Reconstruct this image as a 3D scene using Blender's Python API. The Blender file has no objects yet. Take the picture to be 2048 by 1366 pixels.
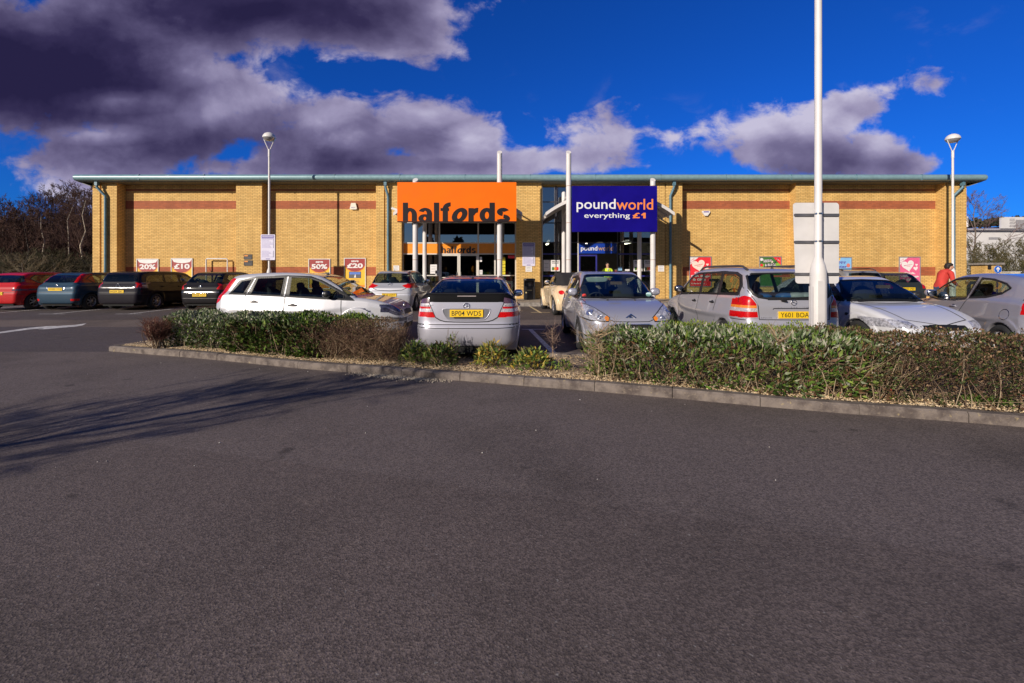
import bpy, math, random
import numpy as np
from mathutils import Vector, Matrix
from mathutils.bvhtree import BVHTree
R = math.radians
rnd = random.Random(7)
rng = np.random.default_rng(7)
F = 900.0; EYE = 1.45
SC = bpy.context.scene
COL = SC.collection
def wx(px, D): return (px - 1024.0) * D / F            # photo column -> metres at distance D
def wz(py, D): return EYE - (py - 550.0) * D / F        # photo row -> height at distance D
def gz(y):                                              # the tarmac climbs gently to the shops
    return 0.0 if y < 8 else (y - 8) * 0.0125
def srgb(r, g, b):
    f = lambda c: (c / 255 / 12.92) if c / 255 <= .04045 else ((c / 255 + .055) / 1.055) ** 2.4
    return (f(r), f(g), f(b), 1)

# ---------------------------------------------------------------- materials
class NT:
    def __init__(s, tree): s.t = tree; s.n = tree.nodes; s.l = tree.links
    def new(s, ty, **kw):
        n = s.n.new(ty)
        for k, v in kw.items(): setattr(n, k, v)
        return n
    def put(s, sock, v):
        if isinstance(v, bpy.types.NodeSocket): s.l.new(v, sock)
        elif v is not None:
            if sock.type == 'RGBA' and not hasattr(v, '__len__'): v = (v, v, v, 1)
            if sock.type == 'RGBA' and len(v) == 3: v = (*v, 1)
            if sock.type == 'VECTOR' and hasattr(v, '__len__'): v = v[:3]
            sock.default_value = v
    def m(s, op, a, b=None, c=None, clamp=False):
        n = s.new('ShaderNodeMath', operation=op, use_clamp=clamp)
        s.put(n.inputs[0], a)
        if b is not None: s.put(n.inputs[1], b)
        if c is not None: s.put(n.inputs[2], c)
        return n.outputs[0]
    def mix(s, f, a, b, mode='MIX'):
        n = s.new('ShaderNodeMix', data_type='RGBA', blend_type=mode)
        s.put(n.inputs[0], f); s.put(n.inputs[6], a); s.put(n.inputs[7], b)
        return n.outputs[2]
    def noise(s, vec, scale, detail=4, rough=.55, dist=0, out=0):
        n = s.new('ShaderNodeTexNoise')
        if vec is not None: s.l.new(vec, n.inputs['Vector'])
        n.inputs['Scale'].default_value = scale; n.inputs['Detail'].default_value = detail
        n.inputs['Roughness'].default_value = rough; n.inputs['Distortion'].default_value = dist
        return n.outputs[out]
    def ramp(s, v, a, b, lo=0, hi=1, smooth=True):
        n = s.new('ShaderNodeMapRange', interpolation_type='SMOOTHSTEP' if smooth else 'LINEAR')
        s.put(n.inputs[0], v); s.put(n.inputs[1], a); s.put(n.inputs[2], b); s.put(n.inputs[3], lo); s.put(n.inputs[4], hi)
        return n.outputs[0]
    def pos(s): return s.new('ShaderNodeNewGeometry').outputs['Position']
    def sep(s, v):
        n = s.new('ShaderNodeSeparateXYZ'); s.l.new(v, n.inputs[0]); return n.outputs
    def comb(s, x, y, z):
        n = s.new('ShaderNodeCombineXYZ')
        for i, v in enumerate((x, y, z)): s.put(n.inputs[i], v)
        return n.outputs[0]
def newmat(name):
    m = bpy.data.materials.new(name); m.use_nodes = True
    nt = NT(m.node_tree); b = m.node_tree.nodes['Principled BSDF']
    return m, nt, b
_mc = {}
def pm(name, col, rough=.6, metal=0, coat=0, var=.12, scale=6, bump=0, bscale=40, emit=0, spec=.5, back=None):
    if name in _mc: return _mc[name]
    m, nt, b = newmat(name)
    tc = nt.new('ShaderNodeTexCoord').outputs['Object']
    c = col
    if var:
        n = nt.noise(tc, scale, 5)
        f = nt.ramp(n, .3, .7, 1 - var, 1 + var)
        mu = nt.new('ShaderNodeVectorMath', operation='SCALE'); mu.inputs[0].default_value = col[:3]; nt.put(mu.inputs['Scale'], f)
        c = mu.outputs[0]
        nt.l.new(nt.ramp(n, .2, .8, rough * .85, min(1, rough * 1.15)), b.inputs['Roughness'])
    else: b.inputs['Roughness'].default_value = rough
    if back is not None:
        g = nt.new('ShaderNodeNewGeometry')
        c = nt.mix(g.outputs['Backfacing'], c, back)
    nt.put(b.inputs['Base Color'], c)
    b.inputs['Metallic'].default_value = metal
    b.inputs['Specular IOR Level'].default_value = spec
    if coat: b.inputs['Coat Weight'].default_value = coat; b.inputs['Coat Roughness'].default_value = .03
    if bump:
        bn = nt.new('ShaderNodeBump'); bn.inputs['Strength'].default_value = bump; bn.inputs['Distance'].default_value = .01
        nt.l.new(nt.noise(tc, bscale, 5), bn.inputs['Height']); nt.l.new(bn.outputs[0], b.inputs['Normal'])
    if emit:
        nt.put(b.inputs['Emission Color'], col); b.inputs['Emission Strength'].default_value = emit
    _mc[name] = m
    return m
def glassmat(name, tint, refl=(1, 1, 1, 1), f0=.05, rough=0.0):
    if name in _mc: return _mc[name]
    m, nt, b = newmat(name); nt.n.remove(b)
    out = nt.n['Material Output']
    tr = nt.new('ShaderNodeBsdfTransparent'); tr.inputs[0].default_value = tint
    gl = nt.new('ShaderNodeBsdfGlossy'); gl.inputs['Color'].default_value = refl; gl.inputs['Roughness'].default_value = rough
    lw = nt.new('ShaderNodeLayerWeight'); lw.inputs[0].default_value = .5
    p = nt.m('POWER', lw.outputs['Facing'], 4.0)
    f = nt.m('MULTIPLY_ADD', p, 1 - f0, f0)
    mx = nt.new('ShaderNodeMixShader'); nt.l.new(f, mx.inputs[0]); nt.l.new(tr.outputs[0], mx.inputs[1]); nt.l.new(gl.outputs[0], mx.inputs[2])
    nt.l.new(mx.outputs[0], out.inputs[0])
    _mc[name] = m
    return m
DIRT = .12
def paint(name, col, metal=.0, rough=.4, coat=1, spec=.5, back=(.02, .02, .022, 1)):
    if name in _mc: return _mc[name]
    m, nt, b = newmat(name)
    g = nt.new('ShaderNodeNewGeometry')
    tc = nt.new('ShaderNodeTexCoord').outputs['Object']
    dirt = nt.ramp(nt.noise(tc, 3.5, 6, .65), .5, .85, 0, DIRT * .5)
    low = nt.ramp(nt.sep(tc)[2], .42, .15, 0, DIRT * 2)           # road dirt on the sills
    dd = nt.m('ADD', dirt, nt.m('MULTIPLY', low, nt.noise(tc, 9, 4)), clamp=True)
    c = nt.mix(dd, col, (.10, .085, .07, 1))
    c = nt.mix(g.outputs['Backfacing'], c, back)
    nt.put(b.inputs['Base Color'], c)
    nt.put(b.inputs['Metallic'], metal); b.inputs['Specular IOR Level'].default_value = spec
    nt.l.new(nt.m('ADD', nt.m('MULTIPLY', dd, .3), rough), b.inputs['Roughness'])
    nt.put(b.inputs['Coat Weight'], nt.m('MULTIPLY', nt.m('SUBTRACT', 1, g.outputs['Backfacing']), coat))
    b.inputs['Coat Roughness'].default_value = .04
    _mc[name] = m
    return m

# ---------------------------------------------------------------- objects
def tag(o, label=None, cat=None, group=None, kind=None):
    if label: o['label'] = label
    if cat: o['category'] = cat
    if group: o['group'] = group
    if kind: o['kind'] = kind
    return o
def empty(name, loc, rotz=0, label=None, cat=None, group=None):
    o = bpy.data.objects.new(name, None); COL.objects.link(o)
    o.location = loc; o.rotation_euler = (0, 0, rotz); o.empty_display_size = .2
    return tag(o, label, cat, group)
def link(name, me, parent=None, loc=(0, 0, 0)):
    o = bpy.data.objects.new(name, me); COL.objects.link(o)
    if parent is not None: o.parent = parent
    o.location = loc
    return o
def copy_tree(o, parent=None, loc=None, rotz=None):
    c = o.copy(); COL.objects.link(c); c.parent = parent
    if loc is not None: c.location = loc
    if rotz is not None: c.rotation_euler = (0, 0, rotz)
    for ch in list(o.children): copy_tree(ch, c)
    return c
_tx = {}
def text_geo(s, bold=0.0):
    k = (s, bold)
    if k in _tx: return _tx[k]
    cu = bpy.data.curves.new('lettering', 'FONT'); cu.body = s; cu.size = 1; cu.offset = bold; cu.resolution_u = 3
    ob = bpy.data.objects.new('lettering', cu); COL.objects.link(ob)
    dg = bpy.context.evaluated_depsgraph_get(); dg.update()
    me = bpy.data.meshes.new_from_object(ob.evaluated_get(dg))
    V = np.array([v.co[:] for v in me.vertices]) if len(me.vertices) else np.zeros((0, 3))
    fs = [tuple(p.vertices) for p in me.polygons]
    bpy.data.objects.remove(ob); bpy.data.curves.remove(cu); bpy.data.meshes.remove(me)
    _tx[k] = (V, fs)
    return _tx[k]
class MB:
    def __init__(s): s.v = []; s.f = []; s.mi = []; s.sm = []
    def add(s, vs, fs, mi=0, smooth=False, M=None):
        b = len(s.v)
        for v in vs: s.v.append(tuple(M @ Vector(v)) if M is not None else tuple(v))
        for f in fs: s.f.append(tuple(i + b for i in f)); s.mi.append(mi); s.sm.append(smooth)
        return s
    def box(s, x0, x1, y0, y1, z0, z1, mi=0, M=None):
        vs = [(x, y, z) for z in (z0, z1) for y in (y0, y1) for x in (x0, x1)]
        return s.add(vs, [(0, 2, 3, 1), (4, 5, 7, 6), (0, 1, 5, 4), (2, 6, 7, 3), (0, 4, 6, 2), (1, 3, 7, 5)], mi, False, M)
    def prism(s, pts, off, mi=0, M=None):
        """closed polygon of 3-D points extruded by vector off"""
        n = len(pts); off = Vector(off)
        vs = [Vector(p) for p in pts] + [Vector(p) + off for p in pts]
        fs = [tuple(range(n))[::-1], tuple(range(n, 2 * n))] + [(i, (i + 1) % n, n + (i + 1) % n, n + i) for i in range(n)]
        return s.add(vs, fs, mi, False, M)
    def face(s, pts, mi=0): return s.add(pts, [tuple(range(len(pts)))], mi)
    def tube(s, pts, rad, n=10, mi=0, cap=True, smooth=True):
        pts = [Vector(p) for p in pts]
        if not hasattr(rad, '__len__'): rad = [rad] * len(pts)
        rings = []; up = None
        for i, p in enumerate(pts):
            t = (pts[min(i + 1, len(pts) - 1)] - pts[max(i - 1, 0)]).normalized()
            a = Vector((0, 0, 1)) if abs(t.z) < .9 else Vector((1, 0, 0))
            if up is not None: a = up
            u = (a - t * a.dot(t))
            if u.length < 1e-4: u = t.orthogonal()
            u.normalize(); w = t.cross(u); up = u
            rings.append([p + (u * math.cos(2 * math.pi * k / n) + w * math.sin(2 * math.pi * k / n)) * rad[i] for k in range(n)])
        vs = [v for r in rings for v in r]; fs = []
        for i in range(len(pts) - 1):
            for k in range(n):
                a = i * n + k; b = i * n + (k + 1) % n
                fs.append((a, b, b + n, a + n))
        s.add(vs, fs, mi, smooth)
        if cap:
            s.add(rings[0], [tuple(range(n))[::-1]], mi); s.add(rings[-1], [tuple(range(n))], mi)
        return s
    def lathe(s, prof, n=24, mi=0, M=None, smooth=True):
        """profile of (radius, height) turned about local Z"""
        vs = [(r * math.cos(2 * math.pi * k / n), r * math.sin(2 * math.pi * k / n), z) for r, z in prof for k in range(n)]
        fs = [(i * n + k, i * n + (k + 1) % n, (i + 1) * n + (k + 1) % n, (i + 1) * n + k) for i in range(len(prof) - 1) for k in range(n)]
        return s.add(vs, fs, mi, smooth, M)
    def sell(s, c, r, e=.5, nu=18, nv=10, mi=0, M=None, smooth=True):
        """super-ellipsoid: a softly rounded box"""
        def sg(w, m): return math.copysign(abs(w) ** m, w)
        vs = []; fs = []
        for j in range(nv + 1):
            t = -math.pi / 2 + math.pi * j / nv
            for i in range(nu):
                a = 2 * math.pi * i / nu
                vs.append((c[0] + r[0] * sg(math.cos(t), e) * sg(math.cos(a), e), c[1] + r[1] * sg(math.cos(t), e) * sg(math.sin(a), e), c[2] + r[2] * sg(math.sin(t), e)))
        for j in range(nv):
            for i in range(nu):
                fs.append((j * nu + i, j * nu + (i + 1) % nu, (j + 1) * nu + (i + 1) % nu, (j + 1) * nu + i))
        return s.add(vs, fs, mi, smooth, M)
    def text(s, t, c, right, up, w, h, mi=0, bold=0.0, depth=0.0, shear=0, clampz=None):
        """lettering centred on c, w metres wide and h high, running along right"""
        V, fs = text_geo(t, bold)
        if not len(V): return s
        lo = V.min(0); hi = V.max(0); V = V.copy()
        a = (V[:, 0] - (lo[0] + hi[0]) / 2) / max(hi[0] - lo[0], 1e-6) * w
        b = (V[:, 1] - (lo[1] + hi[1]) / 2) / max(hi[1] - lo[1], 1e-6) * h
        a = a + shear * b
        r = np.array(Vector(right).normalized()); u = np.array(Vector(up).normalized()); c = np.array(c)
        P = c + a[:, None] * r + b[:, None] * u
        if clampz is not None: P[:, 2] = np.maximum(P[:, 2], clampz)
        return s.add([tuple(p) for p in P], fs, mi)
    def bold(s, word, x0, x1, zbase, xh, y, mi=0, zmin=-99, t=.345):
        """heavy lower-case sans lettering drawn from strokes, facing -Y"""
        W = dict(h=.93, a=.93, l=t, f=.67, o=.98, r=.64, d=1.0, s=.91)
        tot = sum(W[c] for c in word) + .09 * (len(word) - 1); k = (x1 - x0) / tot; cx = x0; cnt = [0]
        def put(P, sh=0):
            cnt[0] += 1; yy = y - .0006 * cnt[0]
            s.face([(cx + (a + sh * (b - .5)) * k, yy, max(zbase + b * xh, zmin)) for a, b in P], mi)
        def rect(a0, a1, b0, b1): put([(a0, b0), (a1, b0), (a1, b1), (a0, b1)])
        def band(mx, my, rx, ry, th0, th1, tx=t, ty=t * .74, sh=0):
            n = max(6, int(abs(th1 - th0) / 12)); A = [R(th0 + (th1 - th0) * i / n) for i in range(n + 1)]
            for i in range(n):
                a, b = A[i], A[i + 1]
                put([(mx + rx * math.cos(a), my + ry * math.sin(a)), (mx + rx * math.cos(b), my + ry * math.sin(b)), (mx + (rx - tx) * math.cos(b), my + (ry - ty) * math.sin(b)), (mx + (rx - tx) * math.cos(a), my + (ry - ty) * math.sin(a))], sh); cnt[0] -= 1
            cnt[0] += 1
        for c in word:
            w = W[c]
            if c == 'h': rect(0, t, 0, 1.38); band(w / 2, .52, w / 2, .5, 0, 165); rect(w - t, w, 0, .53)
            elif c == 'l': rect(0, t, 0, 1.38)
            elif c == 'a': band(w / 2 - .02, .66, w / 2 - .02, .36, 0, 160, t, t * .62); rect(w - t - .03, w - .03, 0, .68); band(.42, .28, .42, .30, 0, 360, t * .95, t * .52)
            elif c == 'f': rect(.14, .14 + t, 0, 1.0); rect(0, .56, .80, 1.0); band(.66, .96, .52, .44, 90, 180, t, t * .8)
            elif c == 'o': band(w / 2, .5, w / 2, .52, 0, 360, t, t * .8, .30)
            elif c == 'r': rect(0, t, 0, 1.0); band(.60, .42, .56, .60, 85, 165, t, t * .95)
            elif c == 'd': band(.48, .5, .48, .52, 0, 360, t, t * .8); rect(w - t, w, 0, 1.38)
            elif c == 's': band(.455, .735, .41, .285, 25, 262, t * .95, t * .78); band(.455, .27, .45, .29, -162, 85, t * .95, t * .78)
            cx += (w + .09) * k
        return s
    def build(s, name, mats, parent=None, org=(0, 0, 0), bevel=0):
        me = bpy.data.meshes.new(name)
        o = Vector(org)
        me.from_pydata([tuple(Vector(v) - o) for v in s.v], [], s.f)
        if not isinstance(mats, (list, tuple)): mats = [mats]
        for m in mats: me.materials.append(m)
        me.polygons.foreach_set('material_index', s.mi)
        me.polygons.foreach_set('use_smooth', s.sm)
        me.update()
        ob = link(name, me, parent, (0, 0, 0) if parent is not None else org)
        if bevel:
            md = ob.modifiers.new('bevel', 'BEVEL'); md.width = bevel; md.segments = 2; md.limit_method = 'ANGLE'; md.angle_limit = R(40)
        return ob
def rawmesh(name, V, Q, mats, mi=None, smooth=None, tint=None, normals=None):
    """fast mesh from numpy: V (n,3), Q (m,k)"""
    me = bpy.data.meshes.new(name)
    V = np.ascontiguousarray(V, np.float32); Q = np.ascontiguousarray(Q, np.int32)
    k = Q.shape[1]
    me.vertices.add(len(V)); me.vertices.foreach_set('co', V.ravel())
    me.loops.add(Q.size); me.loops.foreach_set('vertex_index', Q.ravel())
    me.polygons.add(len(Q)); me.polygons.foreach_set('loop_start', np.arange(0, Q.size, k, dtype=np.int32))
    for m in (mats if isinstance(mats, (list, tuple)) else [mats]): me.materials.append(m)
    if mi is not None: me.polygons.foreach_set('material_index', np.asarray(mi, np.int32))
    me.update(calc_edges=True)
    me.polygons.foreach_set('use_smooth', np.full(len(Q), bool(smooth)))
    if tint is not None:
        a = me.color_attributes.new('tint', 'FLOAT_COLOR', 'POINT')
        t = np.ones((len(V), 4), np.float32); t[:, :3] = tint
        a.data.foreach_set('color', t.ravel())
    me.validate()
    if normals is not None and len(me.vertices) == len(normals):
        me.normals_split_custom_set_from_vertices([tuple(n) for n in normals])
    return me
EXPO = 0.0
# ================================================================ cars
# A car body is the rounded intersection of its side, plan and cross sections, meshed finely;
# glass, lamps and bumpers are regions of that skin cut out as parts of their own.
def chaikin(P, it=2, closed=True):
    P = np.array(P, float)
    for _ in range(it):
        A = P; B = np.roll(P, -1, 0)
        if not closed: A = P[:-1]; B = P[1:]
        Q = np.empty((2 * len(A), 2)); Q[0::2] = A * .75 + B * .25; Q[1::2] = A * .25 + B * .75
        P = Q if closed else np.vstack([P[:1], Q, P[-1:]])
    return P
def psdf(P, X, Y):
    d = np.full(X.shape, 1e9); s = np.zeros(X.shape, bool)
    n = len(P)
    for i in range(n):
        ax, ay = P[i]; bx, by = P[(i + 1) % n]
        ex, ey = bx - ax, by - ay; L = ex * ex + ey * ey
        if L < 1e-12: continue
        t = np.clip(((X - ax) * ex + (Y - ay) * ey) / L, 0, 1)
        d = np.minimum(d, (X - ax - t * ex) ** 2 + (Y - ay - t * ey) ** 2)
        c = ((ay > Y) != (by > Y)) & (X < ex * (Y - ay) / (ey if abs(ey) > 1e-12 else 1e-12) + ax)
        s ^= c
    d = np.sqrt(d)
    return np.where(s, -d, d)
def inside(P, X, Y): return psdf(np.array(P, float), X, Y) < 0
def nearest(P, X, Y):
    P = np.array(P, float); bd = np.full(X.shape, 1e9); bx_ = X.copy(); by_ = Y.copy()
    for i in range(len(P)):
        a = P[i]; b = P[(i + 1) % len(P)]; e = b - a; L = e @ e
        if L < 1e-12: continue
        t = np.clip(((X - a[0]) * e[0] + (Y - a[1]) * e[1]) / L, 0, 1)
        qx = a[0] + t * e[0]; qy = a[1] + t * e[1]; d = (X - qx) ** 2 + (Y - qy) ** 2
        k = d < bd; bd[k] = d[k]; bx_[k] = qx[k]; by_[k] = qy[k]
    return bx_, by_, np.sqrt(bd)
class Tab:
    def __init__(s, P, x0, x1, y0, y1, h=.01):
        s.x0, s.y0, s.h = x0, y0, h
        X, Y = np.meshgrid(np.arange(x0, x1 + h, h), np.arange(y0, y1 + h, h), indexing='ij')
        d = psdf(P, X, Y)
        for _ in range(2):
            d = (np.roll(d, 1, 0) + d * 2 + np.roll(d, -1, 0)) / 4; d = (np.roll(d, 1, 1) + d * 2 + np.roll(d, -1, 1)) / 4
        s.d = d
    def __call__(s, x, y):
        a = np.clip((x - s.x0) / s.h, 1, s.d.shape[0] - 2.001); b = np.clip((y - s.y0) / s.h, 1, s.d.shape[1] - 2.001)
        i = a.astype(int); j = b.astype(int); u = a - i; v = b - j; d = s.d
        return (d[i, j] * (1 - u) + d[i + 1, j] * u) * (1 - v) + (d[i, j + 1] * (1 - u) + d[i + 1, j + 1] * u) * v
def rint(a, b, r):
    return np.minimum(-r, np.maximum(a, b)) + np.sqrt(np.maximum(r + a, 0) ** 2 + np.maximum(r + b, 0) ** 2)
def smin(a, b, k):
    h = np.clip(.5 + .5 * (b - a) / k, 0, 1)
    return b * (1 - h) + a * h - k * h * (1 - h)
def plan(L, w, rear, front):
    """half plan outline: rear / front = lists of (distance from end, inset)"""
    up = [(0 + d, w - i) for d, i in rear] + [(L - d, w - i) for d, i in reversed(front)]
    return chaikin(up + [(x, -y) for x, y in reversed(up)], 2)
class Car:
    def __init__(s, sp):
        s.sp = sp; L, W, Hh = sp['L'], sp['W'], sp['H']
        s.L, s.hw = L, W / 2
        s.tl = Tab(chaikin(sp['low'], 2), -.2, L + .2, -.1, Hh + .2)
        s.tg = Tab(chaikin(sp['gh'], 2), -.2, L + .2, -.1, Hh + .2)
        s.pl = Tab(plan(L, s.hw, sp.get('prear', [(0, .3), (.04, .12), (.3, .02)]), sp.get('pfront', [(0, .38), (.12, .16), (.6, .03)])), -.2, L + .2, -1.3, 1.3)
        g = sp.get('ghw', s.hw - .06)
        s.pg = Tab(plan(L, g, sp.get('grear', [(0, .22), (.15, .1), (.6, .02)]), sp.get('gfront', [(.2, .2), (1.0, .09), (1.6, .02)])), -.2, L + .2, -1.3, 1.3)
        s.belt = sp.get('belt', .95); s.tum = sp.get('tum', .28)
        s.wh = sp['wheels']; s.ra = sp.get('ra', .335); s.wr = sp.get('wr', .3); s.flare = sp.get('flare', .012)
    def f(s, x, y, z):
        ay = np.abs(y)
        ins = np.interp(z, [.1, .25, .4, .58, .75, s.belt, s.belt + .2], [.14, .06, .02, 0, .008, .045, .10])
        lo = rint(s.tl(x, z), s.pl(x, ay + ins), s.sp.get('rl', .075))
        gh = rint(s.tg(x, z), s.pg(x, ay + np.maximum(z - s.belt, -.3) * s.tum), s.sp.get('rg', .09))
        v = smin(lo, gh, s.sp.get('k', .04))
        for xw in s.wh:
            rr = np.sqrt((x - xw) ** 2 + (z - s.wr) ** 2)
            if s.flare:
                fw = s.sp.get('flw', .05)
                ring = np.maximum(np.maximum(np.abs(rr - s.ra - fw) - fw, s.pl(x, ay + ins * .6) - s.flare), (s.hw - .3) - ay)
                ring = np.maximum(ring, .18 - z)
                v = smin(v, ring, .02)
            v = np.maximum(v, -np.maximum(rr - s.ra, (s.hw - .27) - ay))
        return v
    def grad(s, P, e=.012):
        g = np.empty_like(P)
        for a in range(3):
            d = np.zeros(3); d[a] = e
            Q = P + d; R_ = P - d
            g[:, a] = (s.f(*Q.T) - s.f(*R_.T)) / (2 * e)
        return g
    def newton(s, P, it=3):
        for _ in range(it):
            g = s.grad(P); v = s.f(*P.T)
            st = v / np.maximum((g ** 2).sum(1), .2)
            P = P - np.clip(st, -.02, .02)[:, None] * g
        return P
    def mesh(s, h):
        Hh = s.sp['H']
        xs = np.arange(-.08, s.L + .1, h); ys = np.arange(-s.hw - .06, s.hw + .07, h); zs = np.arange(.06, Hh + .08, h)
        X, Y, Z = np.meshgrid(xs, ys, zs, indexing='ij')
        Fv = s.f(X, Y, Z); S = Fv < 0
        nx, ny, nz = S.shape
        cnt = np.zeros((nx - 1, ny - 1, nz - 1), int); pos = np.zeros((nx - 1, ny - 1, nz - 1, 3)); ne = np.zeros(cnt.shape)
        def sl(a, o): return slice(o, a - 1 + o)
        C = {(i, j, k): (sl(nx, i), sl(ny, j), sl(nz, k)) for i in (0, 1) for j in (0, 1) for k in (0, 1)}
        for c in C: cnt += S[C[c]]
        for c in C:
            for ax in range(3):
                if c[ax]: continue
                d = list(c); d[ax] = 1; d = tuple(d)
                fa = Fv[C[c]]; fb = Fv[C[d]]; cr = (fa < 0) != (fb < 0)
                t = np.where(cr, fa / np.where(cr, fa - fb, 1), 0)
                base = np.array(c, float)
                for q in range(3):
                    pos[..., q] += np.where(cr, base[q] + (t if q == ax else 0), 0)
                ne += cr
        act = (cnt > 0) & (cnt < 8)
        idx = -np.ones(cnt.shape, int); idx[act] = np.arange(act.sum())
        ijk = np.argwhere(act)
        P = (ijk + pos[act] / ne[act][:, None]) * h + np.array([xs[0], ys[0], zs[0]])
        Q = []
        for ax in range(3):
            a = [slice(0, n) for n in S.shape]; b = list(a); a[ax] = slice(0, S.shape[ax] - 1); b[ax] = slice(1, None)
            ch = S[tuple(a)] != S[tuple(b)]
            o1, o2 = [q for q in range(3) if q != ax]
            E = np.argwhere(ch)
            ok = (E[:, o1] > 0) & (E[:, o2] > 0) & (E[:, o1] < S.shape[o1] - 1) & (E[:, o2] < S.shape[o2] - 1)
            E = E[ok]; ins = S[tuple(E.T)]
            def cell(d1, d2):
                G = E.copy(); G[:, o1] -= d1; G[:, o2] -= d2
                return idx[tuple(G.T)]
            q = np.stack([cell(1, 1), cell(0, 1), cell(0, 0), cell(1, 0)], 1)
            fl = ins if ax != 1 else ~ins
            q[~fl] = q[~fl][:, ::-1]
            Q.append(q)
        Q = np.vstack(Q)
        P = s.newton(P, 3)
        fn = np.cross(P[Q[:, 2]] - P[Q[:, 0]], P[Q[:, 3]] - P[Q[:, 1]]); G = s.grad(P)[Q].mean(1)
        bad = (fn * G).sum(1) < 0
        Q[bad] = Q[bad][:, ::-1]
        return P, Q
VIEW = {'side': (0, 2), 'rear': (1, 2), 'front': (1, 2), 'top': (0, 1)}
def proj(P, view):
    a, b = VIEW[view]
    u = P[:, a]; v = P[:, b]
    if view in ('rear', 'front'): u = np.abs(u)
    if view == 'top': v = np.abs(v)
    return u, v
def make_car(sp, loc, rotz, label, h=.03):
    car = Car(sp); P, Q = car.mesh(h)
    N = car.grad(P); N /= np.maximum(np.linalg.norm(N, axis=1), 1e-6)[:, None]
    Cn = P[Q].mean(1); Nf = N[Q].mean(1)
    lab = np.zeros(len(Q), int)
    regs = sp['regions']
    for i, r in enumerate(regs):
        name, mat, view, pts = r[:4]; opt = r[4] if len(r) > 4 else {}
        u, v = proj(Cn, view)
        m = inside(pts, u, v)
        if view == 'side': m &= np.abs(Nf[:, 1]) > opt.get('n', .3)
        if view == 'rear': m &= (Nf[:, 0] < -opt.get('n', .1)) & (Cn[:, 0] < opt.get('x', car.L * .5))
        if view == 'front': m &= (Nf[:, 0] > opt.get('n', .1)) & (Cn[:, 0] > opt.get('x', car.L * .4))
        if view == 'top': m &= Nf[:, 2] > opt.get('n', .4)
        if 'z' in opt: m &= Cn[:, 2] > opt['z']
        lab[m] = i + 1
    # snap the seams between regions onto the drawn outlines
    vmax = np.zeros(len(P), int); vmin = np.full(len(P), 999)
    for k in range(4):
        np.maximum.at(vmax, Q[:, k], lab); np.minimum.at(vmin, Q[:, k], lab)
    bnd = vmax != vmin
    for i, r in enumerate(regs):
        sel = np.where(bnd & (vmax == i + 1))[0]
        if not len(sel): continue
        view = r[2]; u, v = proj(P[sel], view); qx, qy, d = nearest(r[3], u, v)
        ok = d < 1.1 * h; sel = sel[ok]; qx = qx[ok]; qy = qy[ok]
        a, b = VIEW[view]
        sa = np.sign(P[sel, a]) if view in ('rear', 'front') else 1
        sb = np.sign(P[sel, b]) if view == 'top' else 1
        P[sel, a] = qx * sa; P[sel, b] = qy * sb
    mv = np.where(bnd)[0]
    if len(mv):
        P[mv] = car.newton(P[mv], 2)
    N = car.grad(P, .02); N /= np.maximum(np.linalg.norm(N, axis=1), 1e-6)[:, None]
    bvh = BVHTree.FromPolygons([tuple(p) for p in P], [tuple(q) for q in Q])
    root = empty('parked_car', loc, rotz, label, 'car', 'cars in the shop car park')
    # body and parts
    keys = {}
    keys[('body', 0)] = [(np.where(lab == 0)[0], sp['paint'])]
    for i, r in enumerate(regs):
        fs = np.where(lab == i + 1)[0]
        if not len(fs): continue
        if r[0] == 'body':
            keys[('body', 0)].append((fs, r[1])); continue
        opt = r[4] if len(r) > 4 else {}
        touching = (r[2] in ('rear', 'front', 'top') and min((p[0] if r[2] != 'top' else p[1]) for p in r[3]) < .01) or opt.get('whole')
        if touching: keys.setdefault((r[0], 0), []).append((fs, r[1]))
        else:
            for sd in (1, -1):
                g = fs[Cn[fs, 1] * sd > 0]
                if len(g): keys.setdefault((r[0] + '|' + opt.get('id', ''), sd), []).append((g, r[1]))
    bodyob = None; made = {}
    for (nm, sd), lst in keys.items():
        nm = nm.split('|')[0]
        mats = []; mi = []; fa = []
        for fs, mt in lst:
            if mt not in mats: mats.append(mt)
            fa.append(Q[fs]); mi += [mats.index(mt)] * len(fs)
        fa = np.vstack(fa)
        used = np.unique(fa); re = -np.ones(len(P), int); re[used] = np.arange(len(used))
        me = rawmesh(nm, P[used], re[fa], mats, mi, True, None, N[used])
        o = link(nm, me, root)
        made.setdefault(nm, []).append(o)
    def ray(view, a, b, sd=1):
        if view == 'side': o, d = Vector((a, sd * 3, b)), Vector((0, -sd, 0))
        elif view == 'rear': o, d = Vector((-3, a, b)), Vector((1, 0, 0))
        elif view == 'front': o, d = Vector((car.L + 3, a, b)), Vector((-1, 0, 0))
        else: o, d = Vector((a, b, 5)), Vector((0, 0, -1))
        hit = bvh.ray_cast(o, d)
        return (hit[0], hit[1]) if hit[0] is not None else (None, None)
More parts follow.
